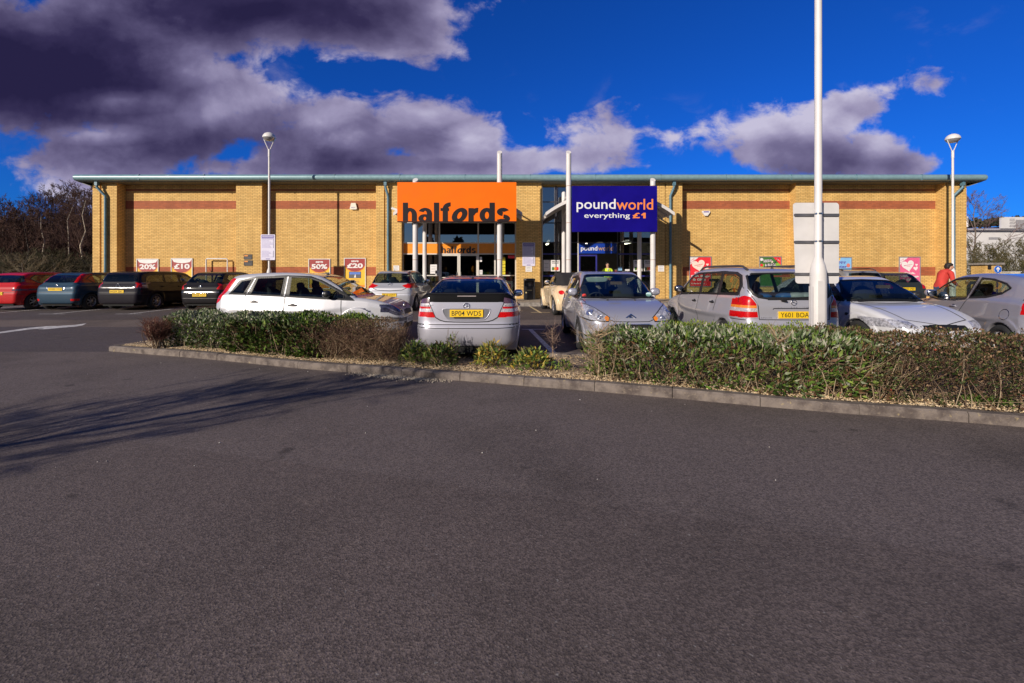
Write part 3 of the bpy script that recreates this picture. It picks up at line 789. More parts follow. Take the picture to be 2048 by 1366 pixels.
# --- blue-silver small car, nose towards the camera
def smallcar():
    pt = paint('blue_silver_paint', (.46, .46, .54, 1), .45, .34)
    L, hw = 3.94, .855
    sp = hatch(L, 1.71, 1.49, .95, pnt=pt, wheels=(.68, 3.12))
    sp['low'] = [(.08, .2), (.0, .4), (.0, .62), (.04, .9), (.2, 1.02), (1.0, 1.0), (2.0, .97), (2.75, .95), (3.05, .945), (3.45, .865), (3.72, .765), (3.86, .66), (3.93, .55), (3.93, .36), (3.86, .2)]
    sp['gh'] = [(.2, .6), (.08, .9), (.14, 1.1), (.3, 1.38), (.5, 1.45), (1.0, 1.49), (1.6, 1.495), (1.95, 1.465), (2.1, 1.42), (2.55, 1.2), (3.08, .94), (2.8, .6)]
    sp['pfront'] = [(0, .40), (.08, .22), (.28, .09), (.7, .015)]
    sp['ghw'] = .80; sp['tum'] = .36; sp['rl'] = .09; sp['gfront'] = [(.6, .16), (1.1, .08), (1.7, .01)]
    f = [(1.75, 1.0), (2.55, .97), (2.5, 1.06), (2.1, 1.30), (1.8, 1.37)]; r = [(.75, 1.02), (1.65, 1.0), (1.68, 1.37), (.95, 1.33)]
    ws = [(0, .965), (.66, .965), (.755, .985), (.74, 1.05), (.54, 1.39), (.48, 1.415), (0, 1.425)]
    hl = [(.80, .64), (.95, .63), (.95, .90), (.84, .885), (.72, .875), (.60, .82), (.47, .735), (.375, .665), (.40, .605), (.55, .605), (.70, .615)]
    sp['regions'] = [('window_surround', BLK, 'side', [(.65, .99), (2.75, .93), (2.6, 1.06), (2.15, 1.34), (1.8, 1.41), (.9, 1.38)], dict(n=.3)),
        ('window', GLASS, 'side', f, dict(id='f')), ('window', GLASS, 'side', r, dict(id='r')),
        ('windscreen', GLASSL, 'front', ws, dict(n=.1, x=1.7)),
        ('headlight', HLM, 'front', hl, dict(n=-.2, x=3.1)),
        ('indicator', AMB, 'front', [(.375, .665), (.43, .70), (.47, .66), (.44, .607), (.40, .605)], dict(n=0, x=3.1)),
        ('grille', BUMP, 'front', [(0, .33), (.50, .33), (.52, .36), (.36, .535), (.30, .56), (0, .56)]),
        ('fog_light', HLM, 'front', [(.57, .35), (.74, .37), (.78, .43), (.70, .455), (.58, .43)]),
        ('rear_window', GLASS, 'rear', [(0, 1.05), (.6, 1.05), (.5, 1.37), (0, 1.38)]),
        ('tail_light', RED, 'rear', [(.6, .75), (.9, .75), (.9, 1.05), (.68, 1.05)])]
    sp['trims'] = [('front', ws[1:], .03, 0), ('front', [(0, .97), (.7, .97)], .05, 0), ('side', f, .02, 0, True), ('side', r, .02, 0, True),
                   ('front', [(.36, .535), (.30, .56), (0, .56)], .015, 1), ('front', [(.40, .60), (.70, .61), (.82, .64)], .018, 0), ('front', hl, .014, 0, True),
                   ('front', [(.66, .83), (.55, .72), (.50, .63)], .02, 2), ('front', [(.80, .56), (.815, .45), (.76, .36), (.62, .30)], .03, 2)]
    sp['gaps'] = [('front', [(.74, .93), (.71, .885)], .014), ('front', [(.375, .63), (.30, .60), (0, .595)], .012), ('side', [(1.7, .3), (1.7, 1.0)]), ('side', [(2.7, .3), (2.75, .93)]), ('top', [(3.02, 0), (2.95, .6), (2.86, .74), (3.3, .70)], .014)]
    sp['handles'] = [(1.85, .83), (.85, .85)]; sp['mirror'] = (2.5, 1.06, pt)
    sp['plates'] = [('front', .44, 'GK60 HLV', False, .5, .105)]
    sp['badges'] = [('front', 0, .68, .10, 'chevron')]
    def extra(root, car, ray, ribbon):
        q = MB()
        for yy in (.26, -.26):
            p, _ = ray('top', 3.12, yy)
            if p is not None: q.sell((p.x, p.y, p.z + .008), (.02, .02, .01), .8, 10, 6)
        q.build('washer_jet', BLK, root)
        for sg in (1, -1):
            e = MB()
            for yy, zz, ra in ((.70, .745, .068), (.545, .675, .045)):
                p, n = ray('front', sg * yy, zz)
                if p is None: continue
                A = Matrix.Translation(p + n * .002) @ n.to_track_quat('Z', 'Y').to_matrix().to_4x4()
                e.lathe([(ra, .0), (ra * .94, .007), (ra * .80, .003), (ra * .45, -.002), (ra * .40, .008), (.0005, .012)], 20, 0, A)
            e.build('lamp_reflector', pm('lamp_reflector', (.85, .86, .9, 1), .12, .9, var=.3, scale=40), root)
        d = MB()
        for yy, zz, ra, m in ((-.66, 1.01, .04, 0), (.60, 1.03, .05, 1)):
            p, n = ray('front', yy, zz)
            if p is not None:
                d.sell((p.x - .012, yy, zz), (.004, ra * 1.1, ra * .8), .9, 14, 8, m)
        d.build('windscreen_sticker', [pm('sticker_red', (.7, .05, .04, 1), .5, var=0), pm('sticker_pale', (.5, .7, .72, 1), .5, var=0)], root)
        v = MB()
        p, n = ray('front', -.30, 1.32)
        if p is not None: v.sell((p.x - .10, -.30, 1.315), (.015, .24, .055), .6, 16, 8, 0)
        v.build('sun_visor', pm('visor_grey', (.34, .40, .38, 1), .8), root)
    sp['extra'] = extra
    return sp
# --- silver people carrier, tail towards the camera
def mpv():
    pt = paint('grey_silver_paint', (.50, .49, .54, 1), .4, .36)
    L, hw = 4.32, .87
    sp = hatch(L, 1.74, 1.56, 1.0, pnt=pt, wheels=(.78, 3.45))
    sp['low'] = [(.09, .2), (.02, .32), (.0, .5), (.01, .62), (.06, .68), (.06, .9), (.1, 1.05), (.3, 1.08), (1.5, 1.03), (2.9, .98), (3.3, .96), (3.8, .86), (4.1, .74), (4.3, .56), (4.32, .35), (4.25, .2)]
    sp['gh'] = [(.3, .6), (.07, .95), (.10, 1.1), (.17, 1.4), (.26, 1.50), (.6, 1.55), (1.4, 1.575), (2.1, 1.56), (2.5, 1.50), (2.75, 1.4), (3.35, .98), (3.0, .6)]
    sp['prear'] = [(0, .30), (.05, .12), (.2, .03), (.5, .0)]; sp['grear'] = [(0, .26), (.04, .14), (.2, .05), (.6, .01)]
    sp['ghw'] = .83; sp['tum'] = .26; sp['rg'] = .10
    q = [(.42, 1.10), (1.02, 1.08), (1.05, 1.45), (.62, 1.44), (.46, 1.38), (.40, 1.24)]
    r = [(1.14, 1.07), (1.86, 1.05), (1.90, 1.46), (1.15, 1.46)]; f = [(1.98, 1.05), (2.98, 1.0), (2.9, 1.1), (2.5, 1.37), (2.3, 1.43), (2.0, 1.46)]
    rw = [(0, 1.02), (.42, 1.02), (.58, 1.045), (.66, 1.10), (.70, 1.2), (.68, 1.40), (.62, 1.44), (0, 1.45)]
    lp = [(.60, .70), (.80, .69), (.95, .70), (.95, .97), (.84, .99), (.76, 1.07), (.69, 1.04), (.62, .93)]
    side = [(-.1, .7), (.12, .69), (.20, .74), (.24, .84), (.20, .96), (.12, 1.06), (-.1, 1.06)]
    cl = sp_clip
    R_ = sp['regions'] = [('window_surround', BLK, 'side', [(.36, 1.06), (1.9, 1.02), (3.1, .96), (3.0, 1.1), (2.55, 1.41), (2.3, 1.47), (1.1, 1.50), (.6, 1.48), (.40, 1.42), (.32, 1.25)], dict(n=.3)),
        ('window', GLASS, 'side', q, dict(id='q')), ('window', GLASS, 'side', r, dict(id='r')), ('window', GLASSL, 'side', f, dict(id='f')),
        ('windscreen', GLASSL, 'front', [(0, 1.02), (.72, 1.02), (.58, 1.44), (0, 1.46)], dict(n=.15, x=2.3)),
        ('rear_window', GLASS, 'rear', rw, dict(n=.2))]
    for a, b, m in ((.3, .80, RED), (.80, .86, CLR), (.86, .905, AMB), (.905, 1.2, RED)):
        c = cl(lp, a, b); d = cl(side, a, b)
        R_.append(('tail_light', m, 'rear', c, dict(n=.02, x=.5))); R_.append(('tail_light', m, 'side', d, dict(n=.3)))
    R_.append(('headlight', HLM, 'front', [(.42, .6), (.87, .62), (.87, .8), (.5, .78)])); R_.append(('grille', BUMP, 'front', [(0, .6), (.36, .6), (.36, .72), (0, .74)]))
    sp['trims'] = [('rear', rw[1:] , .035, 0), ('rear', [(0, 1.02), (.42, 1.02)], .05, 0), ('side', q, .02, 0, True), ('side', r, .02, 0, True), ('side', f, .02, 0, True), ('rear', [(0, .875), (.34, .875), (.37, .855)], .02, 2), ('rear', lp, .016, 2, True)]
    sp['gaps'] = [('rear', [(0, .665), (.585, .67), (.60, .9), (.68, 1.06), (.735, 1.2), (.70, 1.45)], .013), ('rear', [(0, .855), (.35, .855), (.35, .84)], .012), ('side', [(.0, .66), (.5, .66)], .012), ('side', [(1.93, .3), (1.93, 1.05)]), ('side', [(3.05, .35), (3.08, .96)]), ('side', [(1.14, .75), (1.09, 1.08)]), ('side', [(.3, .95), (.34, 1.1)], .012)]
    sp['handles'] = [(1.25, .90), (2.1, .88)]; sp['handlemat'] = BLK; sp['mirror'] = (2.92, 1.1, BLK)
    sp['rails'] = (.35, 2.3, .63, 1.515); sp['aerial'] = (.7, 1.57, .28)
    sp['plates'] = [('rear', .75, 'Y601 BOA', True, .54, .118)]; sp['badges'] = [('rear', 0, .955, .045, 'bolt')]
    def extra(root, car, ray, ribbon):
        m = MB(); p, _ = ray('rear', .16, .98)
        m.tube([(p.x - .03, .13, .975), (p.x - .03, .22, 1.0)], .017, 8); m.tube([(p.x - .03, .2, 1.0), (p.x - .0, .0, 1.035), (p.x + .01, -.35, 1.05)], .009, 6)
        m.build('rear_wiper', BLK, root)
        t = MB()
        for yy, zz, s_, w in ((.47, .70, 'ELEGANCE', .19), (-.49, .715, '16V', .09), (-.49, .755, '1.8', .08)):
            p, _ = ray('rear', yy, zz); t.text(s_, (p.x - .006, yy, zz), (0, -1, 0), (0, 0, 1), w, .022, 0, .01)
        t.build('model_lettering', pm('chrome_letter', (.75, .75, .78, 1), .2, .8, var=0), root)
        s = MB(); p, _ = ray('rear', .1, 1.41)
        s.box(p.x + .012, p.x + .016, -.02, .26, 1.385, 1.415, 0); s.build('window_sticker', pm('sticker_orange', (.75, .18, .1, 1), .5, var=0), root)
        bg = MB()
        for k in range(7): bg.sell((.35 + rnd.random() * .3, rnd.uniform(-.5, .6), 1.0 + rnd.random() * .05), (.12, .16, .07), .8, 10, 6, k % 3)
        bg.box(.15, .9, -.7, .7, .93, .96, 0)
        bg.build('luggage', [pm('bag_white', (.6, .62, .66, 1), .4), pm('bag_blue', (.05, .2, .6, 1), .4), pm('bag_dark', (.03, .03, .04, 1), .5)], root)
    sp['extra'] = extra
    return sp
def sp_clip(P, z0, z1):
    def cut(P, k, up):
        o = []
        for i in range(len(P)):
            a, b = P[i], P[(i + 1) % len(P)]
            ia = (a[1] >= k) if up else (a[1] <= k); ib = (b[1] >= k) if up else (b[1] <= k)
            if ia: o.append(a)
            if ia != ib: t = (k - a[1]) / (b[1] - a[1]); o.append((a[0] + t * (b[0] - a[0]), k))
        return o
    return cut(cut(P, z0, True), z1, False)
# --- white hatch, nose towards the camera
def xsara():
    pt = paint('white_silver_paint', (.66, .66, .69, 1), .1, .35)
    L, hw = 4.17, .85
    sp = hatch(L, 1.70, 1.40, .90, pnt=pt, wheels=(.72, 3.26), hood=.86)
    sp['low'] = [(.1, .2), (.0, .4), (.0, .62), (.05, .9), (.2, .98), (1.4, .95), (2.6, .915), (3.0, .91), (3.45, .84), (3.85, .70), (4.08, .58), (4.17, .45), (4.17, .3), (4.1, .2)]
    sp['gh'] = [(.2, .6), (.12, .92), (.5, 1.2), (.75, 1.34), (1.3, 1.40), (1.9, 1.405), (2.2, 1.375), (2.38, 1.31), (3.05, .92), (2.8, .6)]
    sp['pfront'] = [(0, .42), (.1, .2), (.4, .07), (1.0, .01)]; sp['ghw'] = .79; sp['tum'] = .42; sp['gfront'] = [(.7, .15), (1.2, .06), (1.9, .01)]
    f = [(1.9, .96), (2.75, .945), (2.7, 1.0), (2.3, 1.24), (2.1, 1.29), (1.92, 1.30)]; r = [(1.0, .98), (1.8, .96), (1.83, 1.31), (1.25, 1.28)]
    ws = [(0, .935), (.62, .935), (.735, .95), (.72, 1.0), (.52, 1.29), (.46, 1.31), (0, 1.325)]
    hl = [(.42, .55), (.9, .54), (.9, .70), (.7, .68), (.5, .66)]
    sp['regions'] = [('window_surround', BLK, 'side', [(.7, .95), (2.85, .92), (2.8, .98), (2.36, 1.27), (2.1, 1.33), (1.5, 1.35), (1.1, 1.32)], dict(n=.3)),
        ('window', GLASSD, 'side', f, dict(id='f')), ('window', GLASSD, 'side', r, dict(id='r')), ('windscreen', GLASSL, 'front', ws, dict(n=.1, x=1.9)),
        ('headlight', HLM, 'front', hl, dict(n=-.1, x=3.3)), ('grille', BUMP, 'front', [(0, .52), (.35, .52), (.35, .60), (0, .61)]),
        ('rear_window', GLASS, 'rear', [(0, 1.0), (.55, 1.0), (.42, 1.28), (0, 1.29)], dict(n=.05)), ('tail_light', RED, 'rear', [(.6, .7), (.9, .7), (.9, .95), (.62, .95)])]
    sp['trims'] = [('front', ws[1:], .045, 0), ('front', [(0, .94), (.7, .94)], .05, 0), ('side', f, .03, 0, True), ('side', r, .03, 0, True)]
    sp['gaps'] = [('side', [(1.86, .3), (1.86, .96)]), ('side', [(2.75, .3), (2.8, .7), (2.76, .93)]), ('top', [(3.0, 0), (2.95, .55), (2.82, .70), (3.1, .63), (3.9, .50), (4.05, 0)], .016)]
    sp['handles'] = [(2.0, .80), (1.1, .82)]; sp['mirror'] = (2.62, 1.02, BLK)
    sp['roofdark'] = 1
    def extra(root, car, ray, ribbon):
        q = MB(); p, _ = ray('front', -.5, 1.0)
        q.box(p.x - .25, p.x - .1, -.62, -.38, .945, .95, 0); q.build('parking_ticket', pm('ticket_yellow', (.75, .7, .3, 1), .7, var=0), root)
        i = MB()
        for sd in (1, -1):
            p, _ = ray('side', 3.02, .70, sd); i.sell((3.02, p.y, .70), (.045, .012, .03), .8, 12, 6)
        i.build('side_repeater', BLK, root)
    sp['extra'] = extra
    return sp
# --- silver three-door, side on
def threedoor():
    pt = paint('mid_silver_paint', (.42, .41, .46, 1), .45, .34)
    L, hw = 3.45, .82
    sp = hatch(L, 1.64, 1.46, .97, pnt=pt, wheels=(.5, 2.78))
    sp['low'] = [(.1, .2), (.02, .35), (.0, .6), (.02, .85), (.10, 1.02), (.6, 1.04), (1.5, .99), (2.5, .94), (2.75, .92), (3.1, .84), (3.33, .68), (3.45, .5), (3.44, .3), (3.36, .2)]
    sp['gh'] = [(.2, .6), (.05, .95), (.10, 1.12), (.26, 1.33), (.5, 1.41), (1.0, 1.46), (1.5, 1.455), (1.85, 1.40), (2.1, 1.29), (2.65, .96), (2.5, .6)]
    f = [(1.35, .985), (1.62, .95), (2.1, .94), (2.50, .97), (2.38, 1.06), (2.10, 1.22), (1.8, 1.345), (1.55, 1.375), (1.22, 1.38)]
    q = [(1.28, 1.01), (1.12, 1.37), (.85, 1.35), (.58, 1.28), (.48, 1.21), (.60, 1.12), (.9, 1.04)]
    sp['regions'] = [('window', GLASSL, 'side', f, dict(id='f', n=.2)), ('window', GLASS, 'side', q, dict(id='q', n=.2)),
        ('windscreen', GLASSL, 'front', [(0, .98), (.66, .98), (.5, 1.32), (0, 1.34)], dict(n=.15, x=1.8)), ('rear_window', GLASS, 'rear', [(0, 1.06), (.55, 1.06), (.45, 1.32), (0, 1.33)]),
        ('tail_light', RED, 'side', [(-.1, .80), (.04, .80), (.11, .84), (.13, .90), (.08, .96), (-.1, 1.0)], dict(n=.1)), ('tail_light', RED, 'rear', [(.6, .8), (.9, .8), (.9, 1.0), (.68, 1.0)], dict(n=.3)),
        ('headlight', HLM, 'front', [(.4, .58), (.85, .6), (.85, .82), (.5, .72)]), ('grille', BUMP, 'front', [(0, .3), (.5, .3), (.45, .5), (0, .5)])]
    sp['trims'] = [('side', f, .035, 0, True), ('side', q, .035, 0, True), ('side', [(1.305, 1.0), (1.17, 1.385)], .045, 2), ('side', [(.27 + .0, .72 + .0)] and [(.42 + .085 * math.cos(R(a)), .78 + .085 * math.sin(R(a))) for a in range(0, 361, 20)], .01, 1)]
    sp['gaps'] = [('side', [(1.30, .98), (1.44, .7), (1.42, .35)], .014), ('side', [(2.52, .35), (2.55, .95)]), ('side', [(.30, 1.38), (.20, 1.2), (.22, 1.02)], .012)]
    sp['handles'] = [(1.6, .84)]; sp['mirror'] = (2.22, 1.05, pt)
    sp['plates'] = [('rear', .6, 'EA08 TKN', True)]
    k = 1.13; st = lambda P: [(x * k, z) for x, z in P]
    sp['L'] = L * k; sp['low'] = st(sp['low']); sp['gh'] = st(sp['gh']); sp['wheels'] = (.5 * k, 2.78 * k)
    sp['regions'] = [(r[0], r[1], r[2], st(r[3]) if r[2] == 'side' else r[3], r[4] if len(r) > 4 else {}) for r in sp['regions']]
    sp['trims'] = [(r[0], st(r[1]) if r[0] == 'side' else r[1]) + tuple(r[2:]) for r in sp['trims']]; sp['gaps'] = [(r[0], st(r[1])) + tuple(r[2:]) for r in sp['gaps']]
    sp['mirror'] = (2.22 * k, 1.05, pt); sp['handles'] = [(1.6 * k, .84)]
    return sp
# --- cream convertible with a black hood
def beetle():
    pt = paint('cream_paint', (.72, .56, .36, 1), 0, .35)
    fab = pm('hood_fabric', (.018, .017, .018, 1), .95, bump=.3, bscale=90)
    L = 4.08
    sp = hatch(L, 1.72, 1.45, .96, pnt=pt, wheels=(.78, 3.3), wr=.32)
    sp['low'] = [(.12, .25), (.0, .4), (.0, .55), (.08, .8), (.35, .99), (.8, 1.04), (1.6, .99), (2.8, .96), (3.2, .95), (3.6, .86), (3.95, .7), (4.08, .5), (4.05, .3), (3.95, .2)]
    sp['gh'] = [(.7, .7), (.55, .98), (.62, 1.1), (.9, 1.32), (1.25, 1.43), (1.8, 1.455), (2.2, 1.42), (2.5, 1.32), (2.95, .97), (2.7, .7)]
    sp['prear'] = [(0, .5), (.08, .28), (.3, .1), (.75, .0)]; sp['pfront'] = [(0, .5), (.1, .26), (.35, .1), (.8, 0)]
    sp['ra'] = .36; sp['flare'] = .055; sp['flw'] = .075; sp['ghw'] = .70; sp['tum'] = .30; sp['rl'] = .14; sp['grear'] = [(.5, .2), (.62, .1), (.9, .02)]
    f = [(1.75, 1.03), (2.65, 1.0), (2.5, 1.12), (2.25, 1.30), (1.8, 1.34)]; q = [(1.3, 1.04), (1.66, 1.03), (1.70, 1.32), (1.45, 1.25)]
    sp['regions'] = [('soft_top', fab, 'top', [(.3, 0), (.3, .9), (1.35, .9), (2.15, .9), (2.35, .0)], dict(n=-.99, z=1.0)),
        ('window', GLASSL, 'side', f, dict(id='f')), ('window', GLASSL, 'side', q, dict(id='q')),
        ('windscreen', GLASSL, 'front', [(0, 1.03), (.6, 1.03), (.48, 1.36), (0, 1.38)], dict(n=.2, x=2.1)), ('rear_window', GLASSL, 'rear', [(0, 1.13), (.28, 1.13), (.25, 1.26), (0, 1.27)], dict(n=.1, z=1.05)),
        ('tail_light', RED, 'rear', [(.655 + .085 * math.cos(R(a)), .78 + .07 * math.sin(R(a))) for a in range(0, 360, 24)], dict(n=.05)),
        ('headlight', HLM, 'front', [(.62 + .1 * math.cos(R(a)), .7 + .1 * math.sin(R(a))) for a in range(0, 360, 24)])]
    sp['trims'] = [('side', f, .02, 0, True), ('side', q, .02, 0, True), ('rear', [(.655 + .09 * math.cos(R(a)), .78 + .075 * math.sin(R(a))) for a in range(0, 361, 24)], .012, 2)]
    sp['gaps'] = [('side', [(1.62, .35), (1.62, 1.0)]), ('side', [(2.72, .35), (2.72, .97)]), ('rear', [(0, .62), (.35, .62), (.45, .95)])]
    sp['handles'] = [(1.78, .84)]; sp['mirror'] = (2.52, 1.08, pt); sp['plates'] = [('rear', .55, 'HV05 LDC', True)]
    return sp
def estate(pt, H=1.5, gl=GLASSD):
    L = 4.5; hw = .87
    sp = hatch(L, 1.75, H, .97, pnt=pt, wheels=(.85, 3.55), rt=.35, rb=.1, wsx=3.4, rf=2.65)
    zb, zt = 1.03, H - .12
    sp['regions'] = [('window', gl, 'side', [(.45, zb + .02), (1.3, zb), (1.32, zt), (.68, zt - .03), (.5, zt - .12)], dict(id='q')), ('window', gl, 'side', [(1.38, zb), (2.1, zb), (2.12, zt), (1.4, zt)], dict(id='r')), ('window', gl, 'side', [(2.2, zb), (3.1, zb - .02), (3.0, zb + .1), (2.6, zt - .05), (2.22, zt)], dict(id='f')),
        ('windscreen', GLASS, 'front', [(0, 1.02), (.72, 1.02), (.56, H - .1), (0, H - .09)], dict(n=.15, x=2.2)),
        ('rear_window', gl, 'rear', [(0, 1.06), (.52, 1.06), (.66, 1.10), (.56, H - .13), (0, H - .11)], dict(n=.15)),
        ('tail_light', SMK, 'rear', [(.60, .82), (.92, .82), (.92, 1.04), (.64, 1.04)], dict(n=.05)), ('tail_light', RED, 'side', [(-.1, .84), (.22, .86), (.28, 1.0), (.1, 1.05), (-.1, 1.05)], dict(n=.3)),
        ('headlight', HLM, 'front', [(.42, .6), (.87, .62), (.87, .78), (.5, .76)])]
    sp['trims'] = [('rear', [(0, .84), (.60, .84)], .016, 1)] + [('side', sp['regions'][k][3], .03, 0, True) for k in range(3)]
    return sp
# ================================================================ ground
GX = [-260, -60, -30, -20, -10, 0, 10, 20, 30, 60, 260]
def ground():
    m, nt, b = newmat('asphalt')
    p = nt.pos(); s = nt.sep(p)
    bend = nt.m('MULTIPLY', nt.m('SUBTRACT', nt.noise(p, .5, 3), .5), .5)
    y = nt.m('ADD', s[1], bend)
    big = nt.noise(p, .45, 6, .6); mid = nt.noise(p, 5, 6, .6)
    v = nt.new('ShaderNodeTexVoronoi'); nt.l.new(p, v.inputs['Vector']); v.inputs['Scale'].default_value = 95
    v2 = nt.new('ShaderNodeTexVoronoi'); nt.l.new(p, v2.inputs['Vector']); v2.inputs['Scale'].default_value = 210
    grain = nt.m('MULTIPLY', nt.sep(v.outputs['Color'])[0], 1)
    grain2 = nt.sep(v2.outputs['Color'])[1]
    g = nt.ramp(nt.m('ADD', nt.m('MULTIPLY', grain, .6), nt.m('MULTIPLY', grain2, .4)), .1, .95, .58, 1.40)
    # resurfaced strips: grey-brown in front, bluer bays behind, a paler worn lane
    base = (.146, .116, .106, 1)
    coarse = nt.ramp(nt.m('ADD', nt.m('MULTIPLY', s[0], -.28), nt.m('MULTIPLY', s[1], -1)), -3.02, -2.98)
    base = nt.mix(nt.m('MULTIPLY', coarse, .45), base, (.112, .085, .075, 1))
    c = nt.mix(nt.ramp(s[1], 8.42, 8.5), base, (.085, .068, .070, 1))
    c = nt.mix(nt.ramp(y, 12.1, 12.25), c, (.165, .128, .108, 1))
    c = nt.mix(nt.ramp(y, 13.7, 13.9), c, (.092, .073, .072, 1))
    c = nt.mix(nt.ramp(big, .42, (.72), 0, .8), c, (.074, .058, .050, 1))
    c = nt.mix(nt.ramp(mid, .5, .78, 0, .34), c, (.20, .155, .13, 1))
    oil = nt.ramp(nt.noise(p, 2.3, 3, .5), .66, .74, 0, .6)
    c = nt.mix(oil, c, (.03, .024, .02, 1))
    mu = nt.new('ShaderNodeVectorMath', operation='SCALE'); nt.l.new(c, mu.inputs[0]); nt.l.new(g, mu.inputs['Scale'])
    wc = nt.ramp(v2.outputs['Distance'], .0, .05, 1, 0); rare = nt.ramp(nt.noise(p, 40, 2), .70, .72)
    c2 = nt.mix(nt.m('MULTIPLY', rare, .5), mu.outputs[0], (.34, .32, .30, 1))
    nt.l.new(c2, b.inputs['Base Color'])
    b.inputs['Roughness'].default_value = .82; b.inputs['Specular IOR Level'].default_value = .35
    bn = nt.new('ShaderNodeBump'); bn.inputs['Strength'].default_value = .45; bn.inputs['Distance'].default_value = .004
    nt.l.new(nt.m('ADD', nt.m('MULTIPLY', v.outputs['Distance'], 1.0), nt.m('ADD', nt.m('MULTIPLY', mid, .5), nt.m('MULTIPLY', v2.outputs['Distance'], .5))), bn.inputs['Height'])
    nt.l.new(bn.outputs[0], b.inputs['Normal'])
    ys = [-200, -60, -20, -8, 0, 4, 8, 12, 16, 20, 24, 30, 60, 200, 700]
    xs = [-700, -200, -60, -30, -20, -10, 0, 10, 20, 30, 60, 200, 700]
    vs = [(x, y_, gz(min(y_, 24))) for y_ in ys for x in xs]
    n = len(xs); fs = [(j * n + i, j * n + i + 1, (j + 1) * n + i + 1, (j + 1) * n + i) for j in range(len(ys) - 1) for i in range(n - 1)]
    g = MB(); g.add(vs, fs); tag(g.build('ground', m), kind='structure')
ground()
def gpt(px, py, lift=.004):
    """a mark on the tarmac seen at photo position px, py -> world point on the sloping ground"""
    D = 10.
    for _ in range(20): D = F * (EYE - gz(D)) / (py - 550)
    return (wx(px, D), D, gz(D) + lift)
LINEM = pm('road_paint', (.55, .53, .52, 1), .75, var=.35, scale=14)
LINEY = pm('road_paint_cream', (.52, .42, .24, 1), .75, var=.35, scale=14)
def marking(label, polys, mat=LINEM, cat='road marking'):
    g = MB()
    for P in polys: g.face([Vector(p) for p in P])
    o = g.build('road_marking', mat); return tag(o, kind='structure')
def stripe(a, b, w):
    a = Vector(a); b = Vector(b); t = (b - a).normalized(); u = Vector((-t.y, t.x, 0)) * w / 2
    return [a - u, b - u, b + u, a + u]
ar = [gpt(*p) for p in [(-60, 672.5), (0, 664), (60, 655.5), (95, 652.6), (115, 652.2), (150, 650), (173, 646.8), (165, 651), (150, 653.5), (120, 656), (100, 658), (76, 659.4), (90, 656.6), (60, 659), (0, 667), (-60, 676)]]
marking('arrow', [ar])
bl = []
for X in (-20.6, -18.25, -15.95, -13.3, -10.5, -8.1, -6.0):
    bl.append(stripe((X, 15.6, gz(15.6) + .005), (X, 20.6, gz(20.6) + .005), .1)); bl.append(stripe((X - .45, 15.6, gz(15.6) + .006), (X + .45, 15.6, gz(15.6) + .006), .09))
marking('bay lines', bl)
c3 = [stripe((.47, 11.6, gz(11.6) + .005), (.80, 8.0, .005), .11), stripe((.25, 11.6, gz(11.6) + .006), (.85, 11.6, gz(11.6) + .006), .09)]
for X in (3.42, 6.05, 8.2): c3.append(stripe((X - .1, 11.8, gz(11.8) + .005), (X, 7.9, .005), .1))
c3.append(stripe((-2.2, 11.6, gz(11.6) + .005), (-1.95, 8.6, .01), .1))
marking('near bay lines', c3)
cy = [stripe(gpt(1048, 606), gpt(1082, 626), .09), stripe(gpt(1062, 625), gpt(1100, 625), .1), stripe(gpt(1020, 622), gpt(1046, 622), .09)]
marking('cream hatching', cy, LINEY)
# ---------------------------------------------------------------- pavement in front of the shops
PVM = pm('paving', (.33, .27, .21, 1), .85, var=.2, scale=3, bump=.2)
KBM = pm('kerb_concrete', (.23, .205, .185, 1), .9, var=.35, scale=7, bump=.35, bscale=60)
pv = MB(); pv.box(-26, -6.6, 21.0, 22.6, 0, .29); pv.box(-6.6, 7.0, 18.95, 22.6, 0, .289); pv.box(7.0, 27, 21.0, 22.6, 0, .29)
tag(pv.build('pavement', PVM), kind='structure')
kb = MB(); kb.box(-26, -6.7, 20.87, 20.997, 0, .295); kb.box(-6.73, -6.603, 18.95, 20.87, 0, .295); kb.box(-6.73, 7.13, 18.82, 18.947, 0, .295); kb.box(7.003, 7.13, 18.95, 20.87, 0, .295); kb.box(7.13, 27, 20.87, 20.997, 0, .295)
tag(kb.build('pavement_kerb', KBM), kind='structure')
